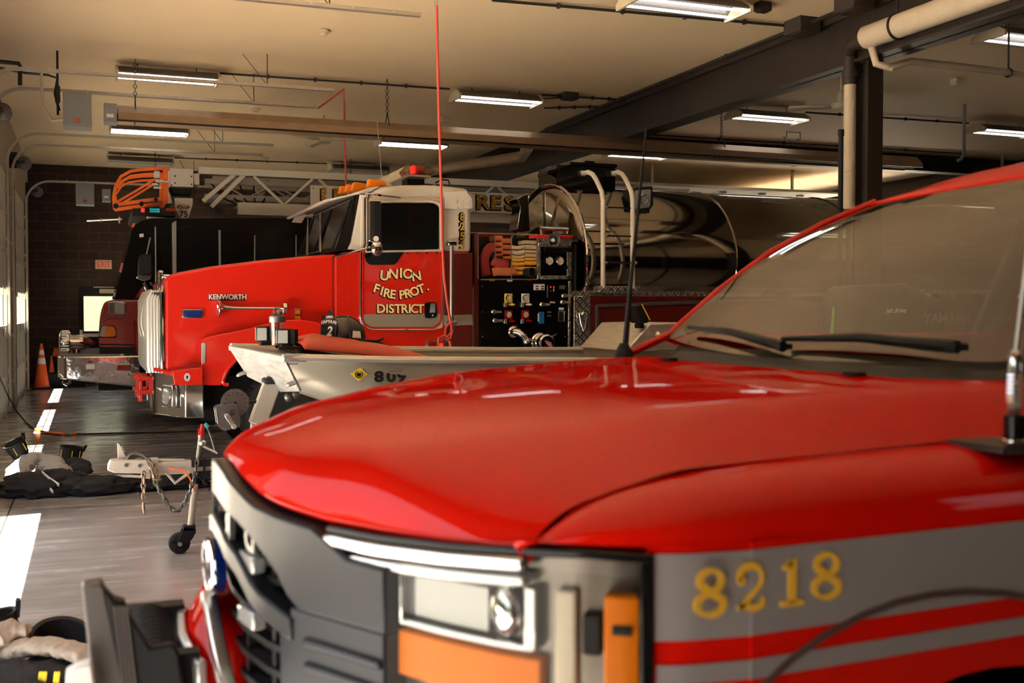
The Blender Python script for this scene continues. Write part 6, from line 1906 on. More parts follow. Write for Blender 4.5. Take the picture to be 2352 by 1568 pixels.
rr = nn.nodes.new('ShaderNodeMapRange'); rr.inputs[1].default_value = .1; rr.inputs[2].default_value = .5
nn.links.new(ck.outputs['Distance'], rr.inputs[0]); nn.links.new(rr.outputs[0], mx.inputs[0]); nn.links.new(mx.outputs[2], nn.nodes['Principled BSDF'].inputs['Base Color'])
lt.build('board_lettering', gm, bo, smooth=0)
sc = MB()
for px in (720, 1088, 1094):
    for py in (432 if px < 800 else 445, 476 if px < 800 else 486):
        sc.lathe([(.01, 0), (.008, .005)], S(px, py, ys), (0, -1, 0), 8)
sc.build('board_screw', M['blackm'], bo)

# ================================================================== BOAT ON ITS TRAILER
from mathutils import noise as NZ
bt = thing('rescue_boat', 'grey aluminium flat bow boat with work lights and red pad on a trailer', 'boat', (3.5, 7.3, 0.6))
N = S(656, 820, 6.5); F_ = S(530, 795, 7.7); Nl = S(694, 896, 6.55); Fl = S(574, 863, 7.65)
secs = [(N, Nl, Fl, F_), (Vector((1.7, 6.43, 1.262)), Vector((1.75, 6.55, .88)), Vector((1.6, 7.8, .9)), Vector((1.5, 7.92, 1.29))), (Vector((3.2, 6.40, 1.232)), Vector((3.2, 6.5, .80)), Vector((3.1, 8.0, .80)), Vector((3.1, 8.12, 1.25))), (Vector((6.3, 6.46, 1.215)), Vector((6.3, 6.55, .80)), Vector((6.2, 8.1, .80)), Vector((6.2, 8.2, 1.22)))]
MB().grid([list(s) for s in secs]).build('hull', M['hull'], bt, solid=.012, smooth=30)
MB().add([secs[3][0], secs[3][1], secs[3][2], secs[3][3]], [(0, 1, 2, 3)]).build('transom', M['hull'], bt, solid=.02)
pn = (N - F_).cross(Fl - F_).normalized()
if pn.x > 0: pn = -pn
MB().prism([F_ + pn * .004, N + pn * .004, Nl + pn * .004, (Nl * .55 + Fl * .45) + pn * .004 + Vector((.03, 0, -.05)), Fl + pn * .004], pn * .014).build('bow_plate', M['alu_w'], bt, bevel=.006)
dr_ = Vector((0, 0, .004))
MB().add([N, F_, secs[1][3].lerp(F_, .25), secs[1][0].lerp(N, .25)], [(0, 1, 2, 3)]).build('bow_deck', M['alu_w'], bt, solid=.012)
MB().prism([N + Vector((-.015, -.015, .008)), F_ + Vector((-.015, .01, .008)), F_ + Vector((-.015, .01, -.028)), N + Vector((-.015, -.015, -.028))], (.05, 0, 0)).build('bow_rail', M['alu_w'], bt, bevel=.006)
MB().tube([N + Vector((0, -.01, 0)), secs[1][0] + Vector((0, -.01, 0)), secs[2][0] + Vector((0, -.01, 0)), secs[3][0] + Vector((0, -.01, 0))], .022, 8).tube([F_, secs[1][3], secs[2][3], secs[3][3]], .022, 8).build('gunwale', M['alu'], bt)
MB().bb(N + Vector((-.02, -.035, -.03)), N + Vector((.12, .03, .02))).build('gunwale_cap', M['alu_w'], bt, bevel=.008)
MB().add([Vector((1.8, 6.58, 1.0)), Vector((1.7, 7.8, 1.0)), Vector((6.2, 8.05, .98)), Vector((6.2, 6.6, .98))], [(0, 1, 2, 3)]).build('boat_floor', M['alu'], bt, solid=.01)
for q in (Nl.lerp(N, .25) + pn * .02, Fl.lerp(F_, .12) + pn * .02):
    MB().tube([q + Vector((0, -.04, .01)), q + Vector((-.04, -.035, -.005)), q + Vector((-.05, 0, -.012)), q + Vector((-.04, .035, -.005)), q + Vector((0, .04, .01))], .010, 8).build('bow_loop', M['alu_w'], bt)
def hullp(px, py):                       # on the near hull side
    p0, p1 = secs[1][0], secs[2][1]
    nn_ = Vector((secs[2][0] - secs[1][0])).cross(secs[1][1] - secs[1][0]).normalized()
    d = ray(px, py)
    t = (p0 - CLOC).dot(nn_) / d.dot(nn_)
    return CLOC + d * t
def dcl(name, pix, m, lift, par=None):
    pts = [hullp(a, b) + Vector((0, -lift, 0)) for a, b in pix]
    return MB().prism(pts, (0, .002, 0)).build(name, M[m], par or bt, smooth=0)
dk_ = dcl('hull_sticker', [(803, 858), (826, 844), (844, 859), (822, 875)], 'yellow', .016)
MB().ring(hullp(823, 859) + Vector((0, -.02, 0)), (0, 1, 0), .022, .003, 20, 5).ball(hullp(823, 859) + Vector((0, -.018, 0)), .015, 10, 6, (1, .1, 1)).build('sticker_print', M['blackm'], dk_)
b = MB()
for a, bb_, sz in (((808, 856), (822, 847), 'MISSOURI STATE'), ((808, 866), (822, 874), 'WATER PATROL')):
    o1, o2 = hullp(*a) + Vector((0, -.019, 0)), hullp(*bb_) + Vector((0, -.019, 0))
tx = hullp(1, 1)
b = MB()
for ch, px in zip('809', (869, 897, 921)):
    o = hullp(px, 871) + Vector((0, -.016, -.012))
    put_text(b, ch, o, .088, off=.004, sx=1.3)
b.build('hull_number', M['blackm'], bt, smooth=0)
dcl('rivet_plate', [(663, 834), (684, 833), (684, 836), (663, 837)], 'steel', .014)
dcl('rivet_plate', [(893, 846), (923, 848), (923, 852), (893, 850)], 'steel', .014)
# work lights on the bow
for px, py, yy in ((590, 793, 7.25), (637, 800, 6.95)):
    q = S(px, py, yy)
    w_ = .062
    lb = MB().box(q + Vector((.05, 0, .075)), (.085, .15, .10), (0, 0, -.35))
    lo = lb.build('work_light', M['blackm'], bt, bevel=.012)
    R = Matrix.Rotation(-.35, 3, 'Z')
    MB().box(q + Vector((.05, 0, .075)) + R @ Vector((-.045, 0, 0)), (.006, .13, .08), R).box(q + Vector((.05, 0, .075)) + R @ Vector((0, -.077, 0)), (.06, .006, .08), R).build('light_lens', M['lens'], lo)
    fn_ = MB()
    for k in range(5):
        fn_.box(q + Vector((.05, 0, .075)) + R @ Vector((.05, -.06 + k * .03, 0)), (.04, .006, .09), R)
    fn_.build('cooling_fin', M['blackm'], lo)
    MB().bb(q + Vector((.02, -.05, 0)), q + Vector((.09, .05, .03))).build('light_foot', M['blackm'], lo)
# red pad and dark kit along the deck
pad = MB()
rows = []
for k in range(15):
    t = k / 14
    a = S(690 + 330 * t, 800 + 36 * t, 6.75)
    h = .075 * math.sin(PI * min(1, t * 4 + .12)) if t < .12 else .085 * (1 - t ** 3.2) + .008
    h = max(h, .012)
    row = []
    for j in range(11):
        s_ = j / 10
        row.append((a.x + .03 * s_, 6.62 + .85 * s_ + 0.0 * t, a.z - .03 + h * (math.sin(PI * s_) ** .35 if 0 < s_ < 1 else 0) + .035))
    rows.append(row)
pad.grid(rows).build('deck_pad', M['pad'], bt, smooth=70, solid=.01)
MB().tube([S(640, 795, 7.1), S(655, 800, 7.0), S(672, 806, 6.8), S(690, 812, 6.6)], .012, 6).tube([S(640, 800, 6.8), S(665, 797, 6.8), S(700, 800, 6.8)], .01, 6).build('deck_strap', M['blackm'], bt)
MB().bb(S(640, 790, 7.25), S(684, 803, 7.0)).build('bow_locker', M['pad'], bt, bevel=.02)
# console with plotter, motor at the stern
cs = MB().prism([S(1438, 806, 7.0), S(1492, 742, 7.0), S(1562, 740, 7.0), S(1600, 806, 7.0)], (0, .8, 0))
cs.build('console', M['alu'], bt, bevel=.012)
MB().bb(S(1440, 806, 7.05), S(1600, 806, 7.05) + Vector((.2, .75, -.3))).build('console_base', M['hull'], bt)
pc = MB().prism([S(1456, 702, 6.95), S(1474, 699, 6.95), S(1493, 737, 6.95), S(1486, 742, 6.95), S(1472, 742, 6.95)], (0, .16, 0)).bb(S(1468, 742, 7.0), S(1484, 754, 6.98) + Vector((0, .1, 0)))
po = pc.build('chart_plotter', M['blackm'], bt, bevel=.01)
MB().tube([S(1474, 698, 6.94), S(1493, 735, 6.94)], .005, 6).build('plotter_edge', M['yellow'], po)
MB().ball(S(1511, 770, 6.95), .03, 14, 8).build('console_knob', M['chrome'], bt)
mo = MB().prism([S(1965, 690, 7.1), S(1990, 655, 7.1), S(2090, 650, 7.1), S(2180, 700, 7.1), S(2170, 800, 7.1), S(1975, 800, 7.1)], (0, .5, 0)).build('outboard_motor', M['gplast'], bt, bevel=.05, segs=4)
b = MB()
o = S(2035, 718, 7.085)
put_text(b, 'jet drive', o, .06, align='LEFT', shear=.3)
b.build('motor_lettering', M['paper'], mo, smooth=0)
b = MB(); put_text(b, 'YAMAHA', S(2122, 742, 7.085), .12, align='LEFT', off=.003); b.build('motor_lettering', M['galv'], mo, smooth=0)
MB().cyl(S(1911, 765, 6.5), S(1916, 705, 6.5), .012, 8).cyl(S(1912, 860, 6.5), S(1911, 765, 6.5), .012, 8).build('guide_pole', M['green'], bt)

# trailer
tr = thing('boat_trailer', 'white boat trailer tongue on a wheeled jack with chains and hand winch', 'trailer', tuple(at(412, 1273, 'Z', 0)))
YT = 7.27
def t(px, py, dy=0): return S(px, py, YT + dy)
zc = t(330, 1072).z
tx0, tx1 = t(333, 1072).x, 6.4
MB().bb((tx0, YT - .045, t(400, 1087).z), (tx1, YT + .045, t(400, 1058).z)).build('tongue', M['wpaint'], tr, bevel=.006)
cp_ = side([(249, 1066), (254, 1058), (275, 1056), (345, 1056), (345, 1088), (262, 1086), (247, 1080), (247, 1076)], YT - .055, [.02, .02, 0, 0, 0, .01, .01, .01])
MB().prism(pz(cp_, YT - .055), (0, .11, 0)).build('coupler', M['wpaint'], tr, bevel=.014, segs=3)
cl = MB()
for px, py in ((290, 1068), (321, 1069), (352, 1069)):
    cl.lathe([(.012, 0), (.01, .008)], t(px, py, -.055), (0, -1, 0), 12)
cl.build('coupler_bolt', M['galv'], tr)
MB().prism(pz(side([(269, 1017), (273, 1018), (288, 1046), (296, 1056), (271, 1056)], YT), YT - .01), (0, .02, 0)).prism(pz(side([(277, 1025), (281, 1023), (284, 1032), (288, 1036), (286, 1040), (279, 1038)], YT + .02, .004), YT + .02), (0, .008, 0)).build('latch_plate', M['wpaint'], tr, bevel=.002)
MB().tube([t(284, 1056), t(292, 1052), t(300, 1043), t(310, 1041), t(325, 1046), t(336, 1056)], .014, 8, sx=2.0).tube([t(300, 1052), t(318, 1046), t(334, 1050)], .01, 8).build('coupler_latch', M['galv'], tr)
MB().cyl(t(338, 1057, -.02), t(424, 1057, -.02), .012, 8).bb(t(345, 1055, -.05), t(362, 1071, .05)).build('latch_rod', M['wpaint'], tr)
def chain(name, pts, m, ln=.034, r=.0055):
    P_ = [Vector(p) for p in pts]
    # resample
    mb = MB()
    ds = [0]
    for a, c in zip(P_, P_[1:]): ds.append(ds[-1] + (c - a).length)
    k = 0
    pos = 0.0
    def pt(s):
        return Vector([lerp(list(zip(ds, [p[i] for p in P_])), s) for i in range(3)])
    while pos + ln < ds[-1]:
        a, c = pt(pos), pt(pos + ln)
        tt = (c - a).normalized()
        side_ = tt.orthogonal().normalized()
        side_ = Matrix.Rotation(PI / 2 * (k % 2) + .4, 3, tt) @ side_
        hw = ln * .34
        hl = ln * .72
        mid_ = (a + c) / 2
        ring = []
        for i in range(14):
            ang = 2 * PI * i / 14
            ring.append(mid_ + tt * (math.cos(ang) * hl * (1 if abs(math.cos(ang)) > .5 else 1)) + side_ * (math.sin(ang) * hw))
        mb.tube(ring, r, 5, closed=True)
        pos += ln
        k += 1
    return mb.build(name, M[m], tr)
chain('safety_chain', [t(330, 1084, -.08), t(329, 1110, -.08), t(331, 1140, -.08), t(330, 1158, -.08)], 'rust')
MB().tube([t(329, 1152, -.08), t(330, 1168, -.08), t(332, 1180, -.08)], [.006, .01, .005], 8).build('chain_hook', M['rust'], tr)
chain('safety_chain', [t(341, 1055, -.07), t(350, 1090, -.08), t(360, 1115, -.08), t(372, 1135, -.08), t(388, 1163, -.08), t(407, 1177, -.08), t(420, 1162, -.08), t(436, 1130, -.08), t(448, 1090, -.08), t(453, 1058, -.08)], 'galv')
chain('safety_chain', [t(362, 1078, -.07), t(368, 1092, -.09), t(360, 1105, -.09), t(352, 1085, -.09), t(344, 1060, -.07)], 'rust')
MB().tube([t(381, 1083, -.04), t(402, 1109, -.04), t(434, 1086, -.04)], .011, 6).build('support_strut', M['wpaint'], tr)
MB().tube([t(388, 1075, -.06), t(402, 1078, -.07), t(425, 1082, -.07), t(436, 1098, -.07), t(442, 1112, -.07), t(448, 1128, -.07)], .005, 6).build('wiring', M['orange'], tr)
# jack
jt, jb = t(462, 1003), t(437, 1212)
MB().cyl(jt, t(455, 1062), .019, 16).build('jack_tube', M['galv'], tr)
MB().cyl(t(455, 1062), t(449, 1110), .022, 16).build('jack_sleeve', M['blackm'], tr)
MB().cyl(t(449, 1105), jb, .021, 16).build('jack_leg', M['wpaint'], tr)
MB().lathe([(.020, 0), (.022, .015), (.016, .055), (.012, .08), (.005, .085)], jt, (.1, 0, 1), 16).bb(t(453, 984), t(458, 994)).build('jack_cap', M['redlens'], tr)
MB().bb(t(440, 1057, -.07), t(482, 1064, .07)).bb(t(455, 1083, -.07), t(482, 1089, .07)).cyl(t(469, 1050, -.06), t(469, 1110, -.06), .007, 8).cyl(t(453, 1090, -.06), t(476, 1112, -.06), .007, 8).build('jack_clamp', M['blackm'], tr)
MB().cyl(t(458, 1020), t(499, 1041, -.05), .007, 8).lathe([(.02, 0), (.026, .02), (.016, .04)], t(458, 1016), (1, -.3, -.3), 12).build('jack_crank', M['steel'], tr)
MB().tube([t(464, 980), t(474, 978), t(484, 1000), t(496, 1040)], .006, 6).build('jack_lanyard', M['galv'], tr)
MB().cyl(t(470, 973), t(478, 981), .013, 8).build('lanyard_tag', M['teal'], tr)
wc = t(412, 1246); wr = wc.z
fk = MB()
for dy in (-.04, .034):
    fk.prism(pz(side([(421, 1208), (447, 1210), (450, 1218), (440, 1236), (420, 1254), (406, 1252), (407, 1240)], YT, .01), YT + dy), (0, .006, 0))
fk.bb(t(421, 1208, -.04), t(447, 1213, .04)).build('jack_fork', M['gplast'], tr, bevel=.003)
wl = MB().lathe([(.02, -.028), (wr * .8, -.03), (wr * .97, -.022), (wr, 0), (wr * .97, .022), (wr * .8, .03), (.02, .028)], wc, (0, 1, 0), 36).build('jack_wheel', M['rubber'], tr)
MB().lathe([(.014, -.055), (.014, .055)], wc, (0, 1, 0), 10).build('axle_bolt', M['steel'], wl)
sp_ = MB()
for k in range(5):
    a = 2 * PI * k / 5 + .3
    sp_.bar(wc + Vector((0, -.031, 0)), wc + Vector((math.cos(a) * wr * .75, -.031, math.sin(a) * wr * .75)), .004, .01)
sp_.build('wheel_spoke', M['gplast'], wl)
# winch post, winch and frame
yw = 7.05
MB().bar(S(628, 872, yw), S(590, 975, yw), .07, .11).bar(S(590, 975, yw), Vector((S(590, 975, yw).x + .0, YT - .1, .58)), .07, .09).build('winch_post', M['wpaint'], tr, bevel=.008)
MB().bb(S(606, 868, yw - .05), S(640, 880, yw + .08)).build('bow_stop', M['rubber'], tr, bevel=.02)
gc = S(540, 925, yw - .02)
gw = MB().lathe([(.01, -.012), (.078, -.012), (.082, -.012), (.082, .012), (.01, .012)], gc, (0, 1, 0), 48)
for k in range(52):
    a = 2 * PI * k / 52
    gw.box(gc + Vector((math.cos(a) * .085, 0, math.sin(a) * .085)), (.008, .022, .005), Matrix.Rotation(-a, 3, 'Y'))
go = gw.build('winch_gear', M['galv'], tr, smooth=30)
ho = MB()
for k in range(14):
    a = 2 * PI * k / 14
    ho.lathe([(.004, 0), (.003, .003)], gc + Vector((math.cos(a) * .064, -.012, math.sin(a) * .064)), (0, -1, 0), 8)
ho.lathe([(.008, 0), (.006, .006)], gc + Vector((0, -.012, 0)), (0, -1, 0), 12)
ho.build('gear_hole', M['blackm'], go)
MB().ring(gc + Vector((0, -.012, 0)), (0, 1, 0), .05, .004, 32, 5).build('gear_rim', M['galv'], go)
wp_ = side([(494, 934), (530, 926), (544, 926), (553, 960), (552, 974), (515, 982), (500, 975)], yw - .05, [.02, .01, .02, .01, .01, .01, .01])
wpo = MB().prism(pz(wp_, yw - .055), (0, .006, 0)).prism(pz(wp_, yw + .045), (0, .006, 0)).prism([S(497, 976, yw - .055), S(515, 982, yw - .055), S(552, 974, yw - .055), S(552, 980, yw - .055), S(515, 990, yw - .055)], (0, .11, 0)).build('winch_frame', M['galv'], tr, bevel=.002)
MB().cyl(S(520, 953, yw - .055), S(520, 953, yw - .09), .011, 12).bar(S(520, 953, yw - .085), S(538, 980, yw - .085), .01, .026).cyl(S(538, 980, yw - .085), S(538, 980, yw - .2), .015, 12).build('winch_handle', M['steel'], wpo, bevel=.002)
MB().ring(S(534, 945, yw - .056), (0, 1, 0), .01, .002, 14, 5).bb(S(531, 951, yw - .057), S(538, 953, yw - .055)).build('winch_mark', M['blackm'], wpo)
MB().cyl(gc, S(604, 922, yw), .01, 8).build('winch_strap', M['blackm'], tr)
MB().bar((tx0 + .9, YT - .02, .6), (tx0 + 2.0, 6.55, .62), .08, .1).bar((tx0 + .9, YT + .02, .6), (tx0 + 2.0, 7.95, .62), .08, .1).bb((tx0 + 2.0, 6.5, .57), (6.3, 6.6, .67)).bb((tx0 + 2.0, 7.9, .57), (6.3, 8.0, .67)).bb((3.6, 6.2, .38), (3.7, 8.3, .46)).bb((3.55, 6.5, .38), (3.75, 6.6, .6)).bb((3.55, 7.9, .38), (3.75, 8.0, .6)).build('trailer_frame', M['wpaint'], tr)
for y in (6.75, 7.75):
    MB().bb((1.9, y - .04, .67), (5.9, y + .04, .79)).build('bunk', M['blackm'], tr)
for s_, y in ((1, 6.15), (-1, 8.35)):
    truck_wheel(tr, 3.65, y, .33, .2, s_)
for px, py in ((663, 912), (678, 905)):
    MB().ball(S(px, py, 6.9), .03, 10, 8).build('roller', M['galv'], tr)

# ================================================================== LOOSE THINGS
# shaker bottle on the bow
p = S(637, 798, 7.02)
zt_ = S(637, 711, 7.02).z
H = zt_ - p.z
zb = 1.335
p = Vector((p.x, 7.02, zb))
sb = thing('shaker_bottle', 'clear shaker bottle with a grey lid behind the work lights', 'bottle', tuple(p))
MB().lathe([(.036, 0), (.038, .004), (.044, H * .62), (.046, H * .64)], p, n=28, closed_ends=True).build('bottle_body', M['clearpl'], sb)
MB().lathe([(.033, .006), (.036, H * .28), (.001, H * .281)], p, n=24).build('drink', M['redlens'], sb)
lid = MB().lathe([(.049, H * .62), (.051, H * .63), (.051, H * .78), (.044, H * .80), (.03, H * .82)], p, n=28).build('lid', M['galv'], sb, smooth=50)
MB().lathe([(.02, 0), (.02, .03), (.014, .035)], p + Vector((.012, 0, H * .80)), (.15, 0, 1), 16).bar(p + Vector((-.03, 0, H * .82)), p + Vector((.03, 0, H * .9)), .03, .012).ring(p + Vector((.0, 0, H * .93)), (0, 1, 0), .022, .004, 18, 6).build('spout_cap', M['galv'], lid)
for k in range(6):
    pass
rb = MB()
for k in range(10):
    a = 2 * PI * k / 10
    rb.cyl(p + Vector((math.cos(a) * .0385, math.sin(a) * .0385, .02)), p + Vector((math.cos(a) * .0445, math.sin(a) * .0445, H * .58)), .002, 5)
rb.build('bottle_rib', M['clearpl'], sb)

# captain's helmet on the pad
hy = 7.0
hc = S(790, 792, hy)
zpad = 1.315
hc = Vector((hc.x, hy, zpad + .012))
hl = thing('fire_helmet', 'dark captain fire helmet with a leather front shield resting on the boat pad', 'helmet', tuple(hc))
rows = []
for i in range(13):
    t_ = i / 12
    ph_ = t_ * PI / 2
    row = []
    for j in range(32):
        a = 2 * PI * j / 32
        rx, ry_ = .135 * math.cos(ph_) + .004, .105 * math.cos(ph_) + .004
        rib = 1 + .04 * (abs(math.cos(a * 4)) ** 6) * math.cos(ph_)
        row.append(hc + Vector((math.cos(a) * rx * rib, math.sin(a) * ry_ * rib, .045 + .15 * math.sin(ph_))))
    rows.append(row)
MB().grid(rows, True).build('helmet_shell', M['leather'], hl, smooth=60)
rows = []
for f_, dz in ((1.0, .05), (1.05, .045), (1.25, .032), (1.38, .022)):
    row = []
    for j in range(40):
        a = 2 * PI * j / 40
        back = 1 + (.55 * max(0, math.cos(a)) ** 2 if f_ > 1.1 else 0) * (f_ - 1) / .38
        row.append(hc + Vector((math.cos(a) * .135 * f_ * back, math.sin(a) * .105 * f_, dz - (.02 * max(0, math.cos(a)) if f_ > 1.3 else 0))))
    rows.append(row)
MB().grid(rows, True).build('helmet_brim', M['blackm'], hl, solid=.008, smooth=60)
for a in (-.9, -.3, .3, .9):
    pass
cr = MB().tube([hc + Vector((math.cos(q) * .137, 0, .05 + math.sin(q) * .148)) for q in [PI * i / 16 for i in range(17)]], .008, 8).tube([hc + Vector((.0 + .02, math.cos(q) * .106, .05 + math.sin(q) * .147)) for q in [PI * i / 16 for i in range(17)]], .007, 8)
cr.build('helmet_rib', M['leather'], hl)
# front shield, tilted, facing the nose and the viewer
fd = Vector((-.72, -.69, 0)).normalized(); fx = Vector((.69, -.72, 0))
f0 = hc + fd * .125 + Vector((-.035, 0, .03))
shp = [(-.052, 0), (.052, 0), (.06, .05), (.062, .12), (.05, .155), (.03, .16), (.018, .20), (0, .215), (-.018, .20), (-.03, .16), (-.05, .155), (-.062, .12), (-.06, .05)]
upv = (Vector((0, 0, 1)) * .97 - fd * .18).normalized()
sp2 = rpoly(shp, .01, 3)
so_ = MB().prism([f0 + fx * a + upv * b for a, b in sp2], fd * .006).build('front_shield', M['leather'], hl)
MB().prism([f0 + fd * .007 + fx * a + upv * b for a, b in rpoly([(-.045, .035), (.045, .035), (.05, .115), (-.05, .115)], .012, 3)], fd * .003).build('shield_panel', M['black'], so_)
b = MB()
put_text(b, 'UFPD', f0 + fd * .008 + upv * .158, .022, ux=fx, uy=upv, off=.0005)
for k, ch in enumerate('CAPTAIN'):
    a = (k - 3) * .2
    put_text(b, ch, f0 + fd * .0085 + upv * (.128 - .035 * (1 - math.cos(a))) + fx * (.08 * math.sin(a)), .026, ux=fx, uy=upv, off=.0008, rot=-a * .8)
put_text(b, '2', f0 + fd * .0105 + upv * .045 + fx * .012, .085, ux=fx, uy=upv, off=.002, shear=.15)
b.build('shield_lettering', M['paper'], so_, smooth=0)
MB().prism([hc + Vector(q) for q in ((.03, -.118, .06), (.09, -.105, .055), (.085, -.10, .10), (.035, -.11, .105))], (0, .004, 0)).build('reflective_patch', M['refl'], hl)
MB().cyl(hc + Vector((-.13, .05, .19)), hc + Vector((-.02, .03, .15)), .02, 12).build('helmet_torch', M['blackm'], hl)
MB().tube([hc + Vector((-.12, -.06, .05)), hc + Vector((-.05, -.15, .03)), hc + Vector((.08, -.15, .04)), hc + Vector((.2, -.08, .035)), hc + Vector((.26, 0, .05))], .008, 6).build('chin_strap', M['blackm'], hl)
# dark folded jacket between the bottle and the helmet
def blob(c, r, seed, flat=None, amp=.25, fr=3.0, n=36, m=22, pw=1.0):
    c = Vector(c)
    mb = MB().ball((0, 0, 0), 1, n, m)
    for i, v in enumerate(mb.v):
        q = v * fr + Vector((seed * 3.1, seed * 1.7, seed))
        d_ = 1 + amp * NZ.noise(q) + amp * .5 * NZ.noise(q * 2.3) + amp * .3 * abs(NZ.noise(q * 4.5))
        v2 = Vector((v.x * r[0] * d_, v.y * r[1] * d_, v.z * r[2] * d_))
        p_ = c + v2
        if flat is not None and p_.z < flat: p_.z = flat
        mb.v[i] = p_
    return mb
q = S(688, 795, 7.3)
tag(blob((q.x, 7.3, 1.33), (.16, .12, .055), 4, flat=1.312).build('folded_jacket', M['blk_cloth'], smooth=80), 'black folded jacket lying on the bow between bottle and helmet', 'jacket')

# turnout gear on the floor
def boot(c, tilt, yaw, name_label, h=.30, r=.085, stripe=True, grp=None):
    c = Vector(c)
    t_ = thing('fire_boot', name_label, 'boot', tuple(c), grp)
    R = Matrix.Rotation(yaw, 3, 'Z') @ Matrix.Rotation(tilt, 3, 'Y')
    def pl(mb):
        mb.v = [c + R @ v for v in mb.v]
        return mb
    rows = []
    for z, rx, ry_, ox in ((.0, .12, .055, -.06), (.05, .13, .058, -.065), (.09, .095, .056, -.03), (.13, .072, .06, 0), (.2, r * .92, r * .85, 0), (h, r, r * .92, 0), (h + .004, r * 1.03, r * .95, 0), (h, r * .9, r * .82, 0), (.14, r * .8, r * .75, 0)):
        rows.append([Vector((ox + math.cos(a) * rx, math.sin(a) * ry_, z)) for a in [2 * PI * k / 28 for k in range(28)]])
    mb = MB().grid(rows, True)
    mb.f.append([k for k in range(28)][::-1]); mb.f.append([8 * 28 + k for k in range(28)])
    pl(mb).build('boot_upper', M['blk_cloth'] if False else M['rubber'], t_, smooth=60)
    if stripe:
        for a in (-2.2, -1.2, -.5):
            mb = MB().tube([Vector((math.cos(a) * r * .99, math.sin(a) * r * .93, z)) for z in (.17, .2, .25, h - .03)], .004, 6)
            pl(mb).build('piping', M['yellow'], t_)
    lp_ = MB().tube([Vector((r * .95, -.02, h - .03)), Vector((r * 1.15, -.02, h + .03)), Vector((r * 1.15, .02, h + .03)), Vector((r * .95, .02, h - .03))], .009, 6)
    pl(lp_).build('pull_loop', M['blk_cloth'], t_)
    return t_
g0 = at(110, 1132, 'Z', 0)
def gp(px, py, z): return at(px, py, 'Z', z)
grp = 'turnout gear on the floor'
pa = thing('turnout_trousers', 'silver grey turnout trousers bunched over black boots by the sunlit strips', 'trousers', (g0.x, g0.y, 0), None)
c = gp(105, 1112, .1)
blob((c.x, c.y + .12, .07), (.36, .26, .12), 1, flat=.004, amp=.35).build('trouser_seat', M['blk_cloth'], pa, smooth=80)
def leg(p0, p1, w0, w1, seed):
    p0, p1 = Vector(p0), Vector(p1)
    ax_ = (p1 - p0); ln_ = ax_.length; ax_.normalize()
    sd = ax_.cross(Vector((0, 0, 1))).normalized(); upv_ = sd.cross(ax_)
    rows = []
    for i in range(51):
        t_ = i / 50
        cc_ = p0 + ax_ * ln_ * t_ + Vector((0, 0, .035 * math.sin(PI * t_)))
        wdt = w0 + (w1 - w0) * t_
        env = min(1, t_ * 7 + .25, (1 - t_) * 9 + .2)
        row = []
        for j in range(44):
            a = 2 * PI * j / 44
            v = sd * math.cos(a) * wdt + upv_ * math.sin(a) * wdt * .5
            q_ = (cc_ + v) * 9 + Vector((seed, seed * 2, 0))
            q2 = (cc_ + v * .4 + ax_ * .5 * v.dot(sd)) * 26 + Vector((seed, 0, seed))
            k_ = env * (1.05 + .26 * NZ.noise(q_) - .55 * abs(NZ.noise(q2 * .7)) - .25 * abs(NZ.noise(q2 * 1.5)))
            row.append(cc_ + v * k_)
        rows.append(row)
    m_ = MB().grid(rows, True)
    m_.f.append([j for j in range(44)][::-1]); m_.f.append([50 * 44 + j for j in range(44)])
    return m_
leg(gp(90, 1046, .2), gp(34, 1096, .12), .09, .12, 3).build('trouser_leg', M['grey_cloth'], pa, smooth=80)
leg(gp(100, 1050, .2), gp(140, 1098, .11), .09, .13, 8).build('trouser_leg', M['grey_cloth'], pa, smooth=80)
leg(gp(165, 1062, .16), gp(196, 1086, .12), .09, .09, 5).build('trouser_bib', M['blk_cloth'], pa, smooth=80)
leg(gp(24, 1108, .06), gp(90, 1126, .05), .07, .07, 6).build('trouser_cuff', M['blk_cloth'], pa, smooth=80)
def strip(mb, pts, wv):
    rows = [[Vector(p) - Vector(wv) / 2, Vector(p) + Vector(wv) / 2] for p in pts]
    return mb.grid(rows)
mb = MB()
yv = g0.y - .24
strip(mb, [gp(88, 1092, .16) , gp(100, 1108, .12), gp(122, 1130, .06)], (0, -.02, .03))
strip(mb, [gp(96, 1084, .2), gp(112, 1098, .16), gp(136, 1114, .11)], (0, -.02, .03))
mb.build('reflective_trim', M['refl'], pa, solid=.006)
for px, py in ((45, 1062), (44, 1085), (137, 1104), (52, 1106)):
    MB().ball(gp(px, py, .2 if py < 1090 else .12), .009, 8, 6).build('snap', M['steel'], pa)
MB().tube([gp(28, 1110, .06), gp(36, 1118, .05), gp(42, 1124, .03)], .006, 6).tube([gp(100, 1118, .06), gp(104, 1127, .03), gp(112, 1126, .03)], .006, 6).build('suspender_ring', M['steel'], pa)
MB().tube([gp(158, 1116, .05), gp(172, 1112, .06), gp(180, 1122, .03), gp(205, 1125, .02)], .016, 8, sx=.6).build('suspender', M['blk_cloth'], pa)
MB().bb(gp(183, 1124, .02), gp(204, 1119, .05)).build('buckle', M['bluelens'], pa, bevel=.006)
c = gp(62, 1060, .16); boot((c.x, c.y + .12, .10), -.5, .5, 'black boot with yellow piping tipped over at the left of the grey trousers'.replace('left', 'near-wall side'), h=.27, r=.1, grp=grp)
c = gp(155, 1062, .14); boot((c.x, c.y + .14, .004), .15, -.3, 'black boot with yellow piping standing open in the grey trousers', h=.27, r=.11, grp=grp)
c = gp(310, 1112, .07)
co = thing('turnout_coat', 'long black turnout coat lying flat under the trailer tongue', 'coat', (c.x, c.y, 0))
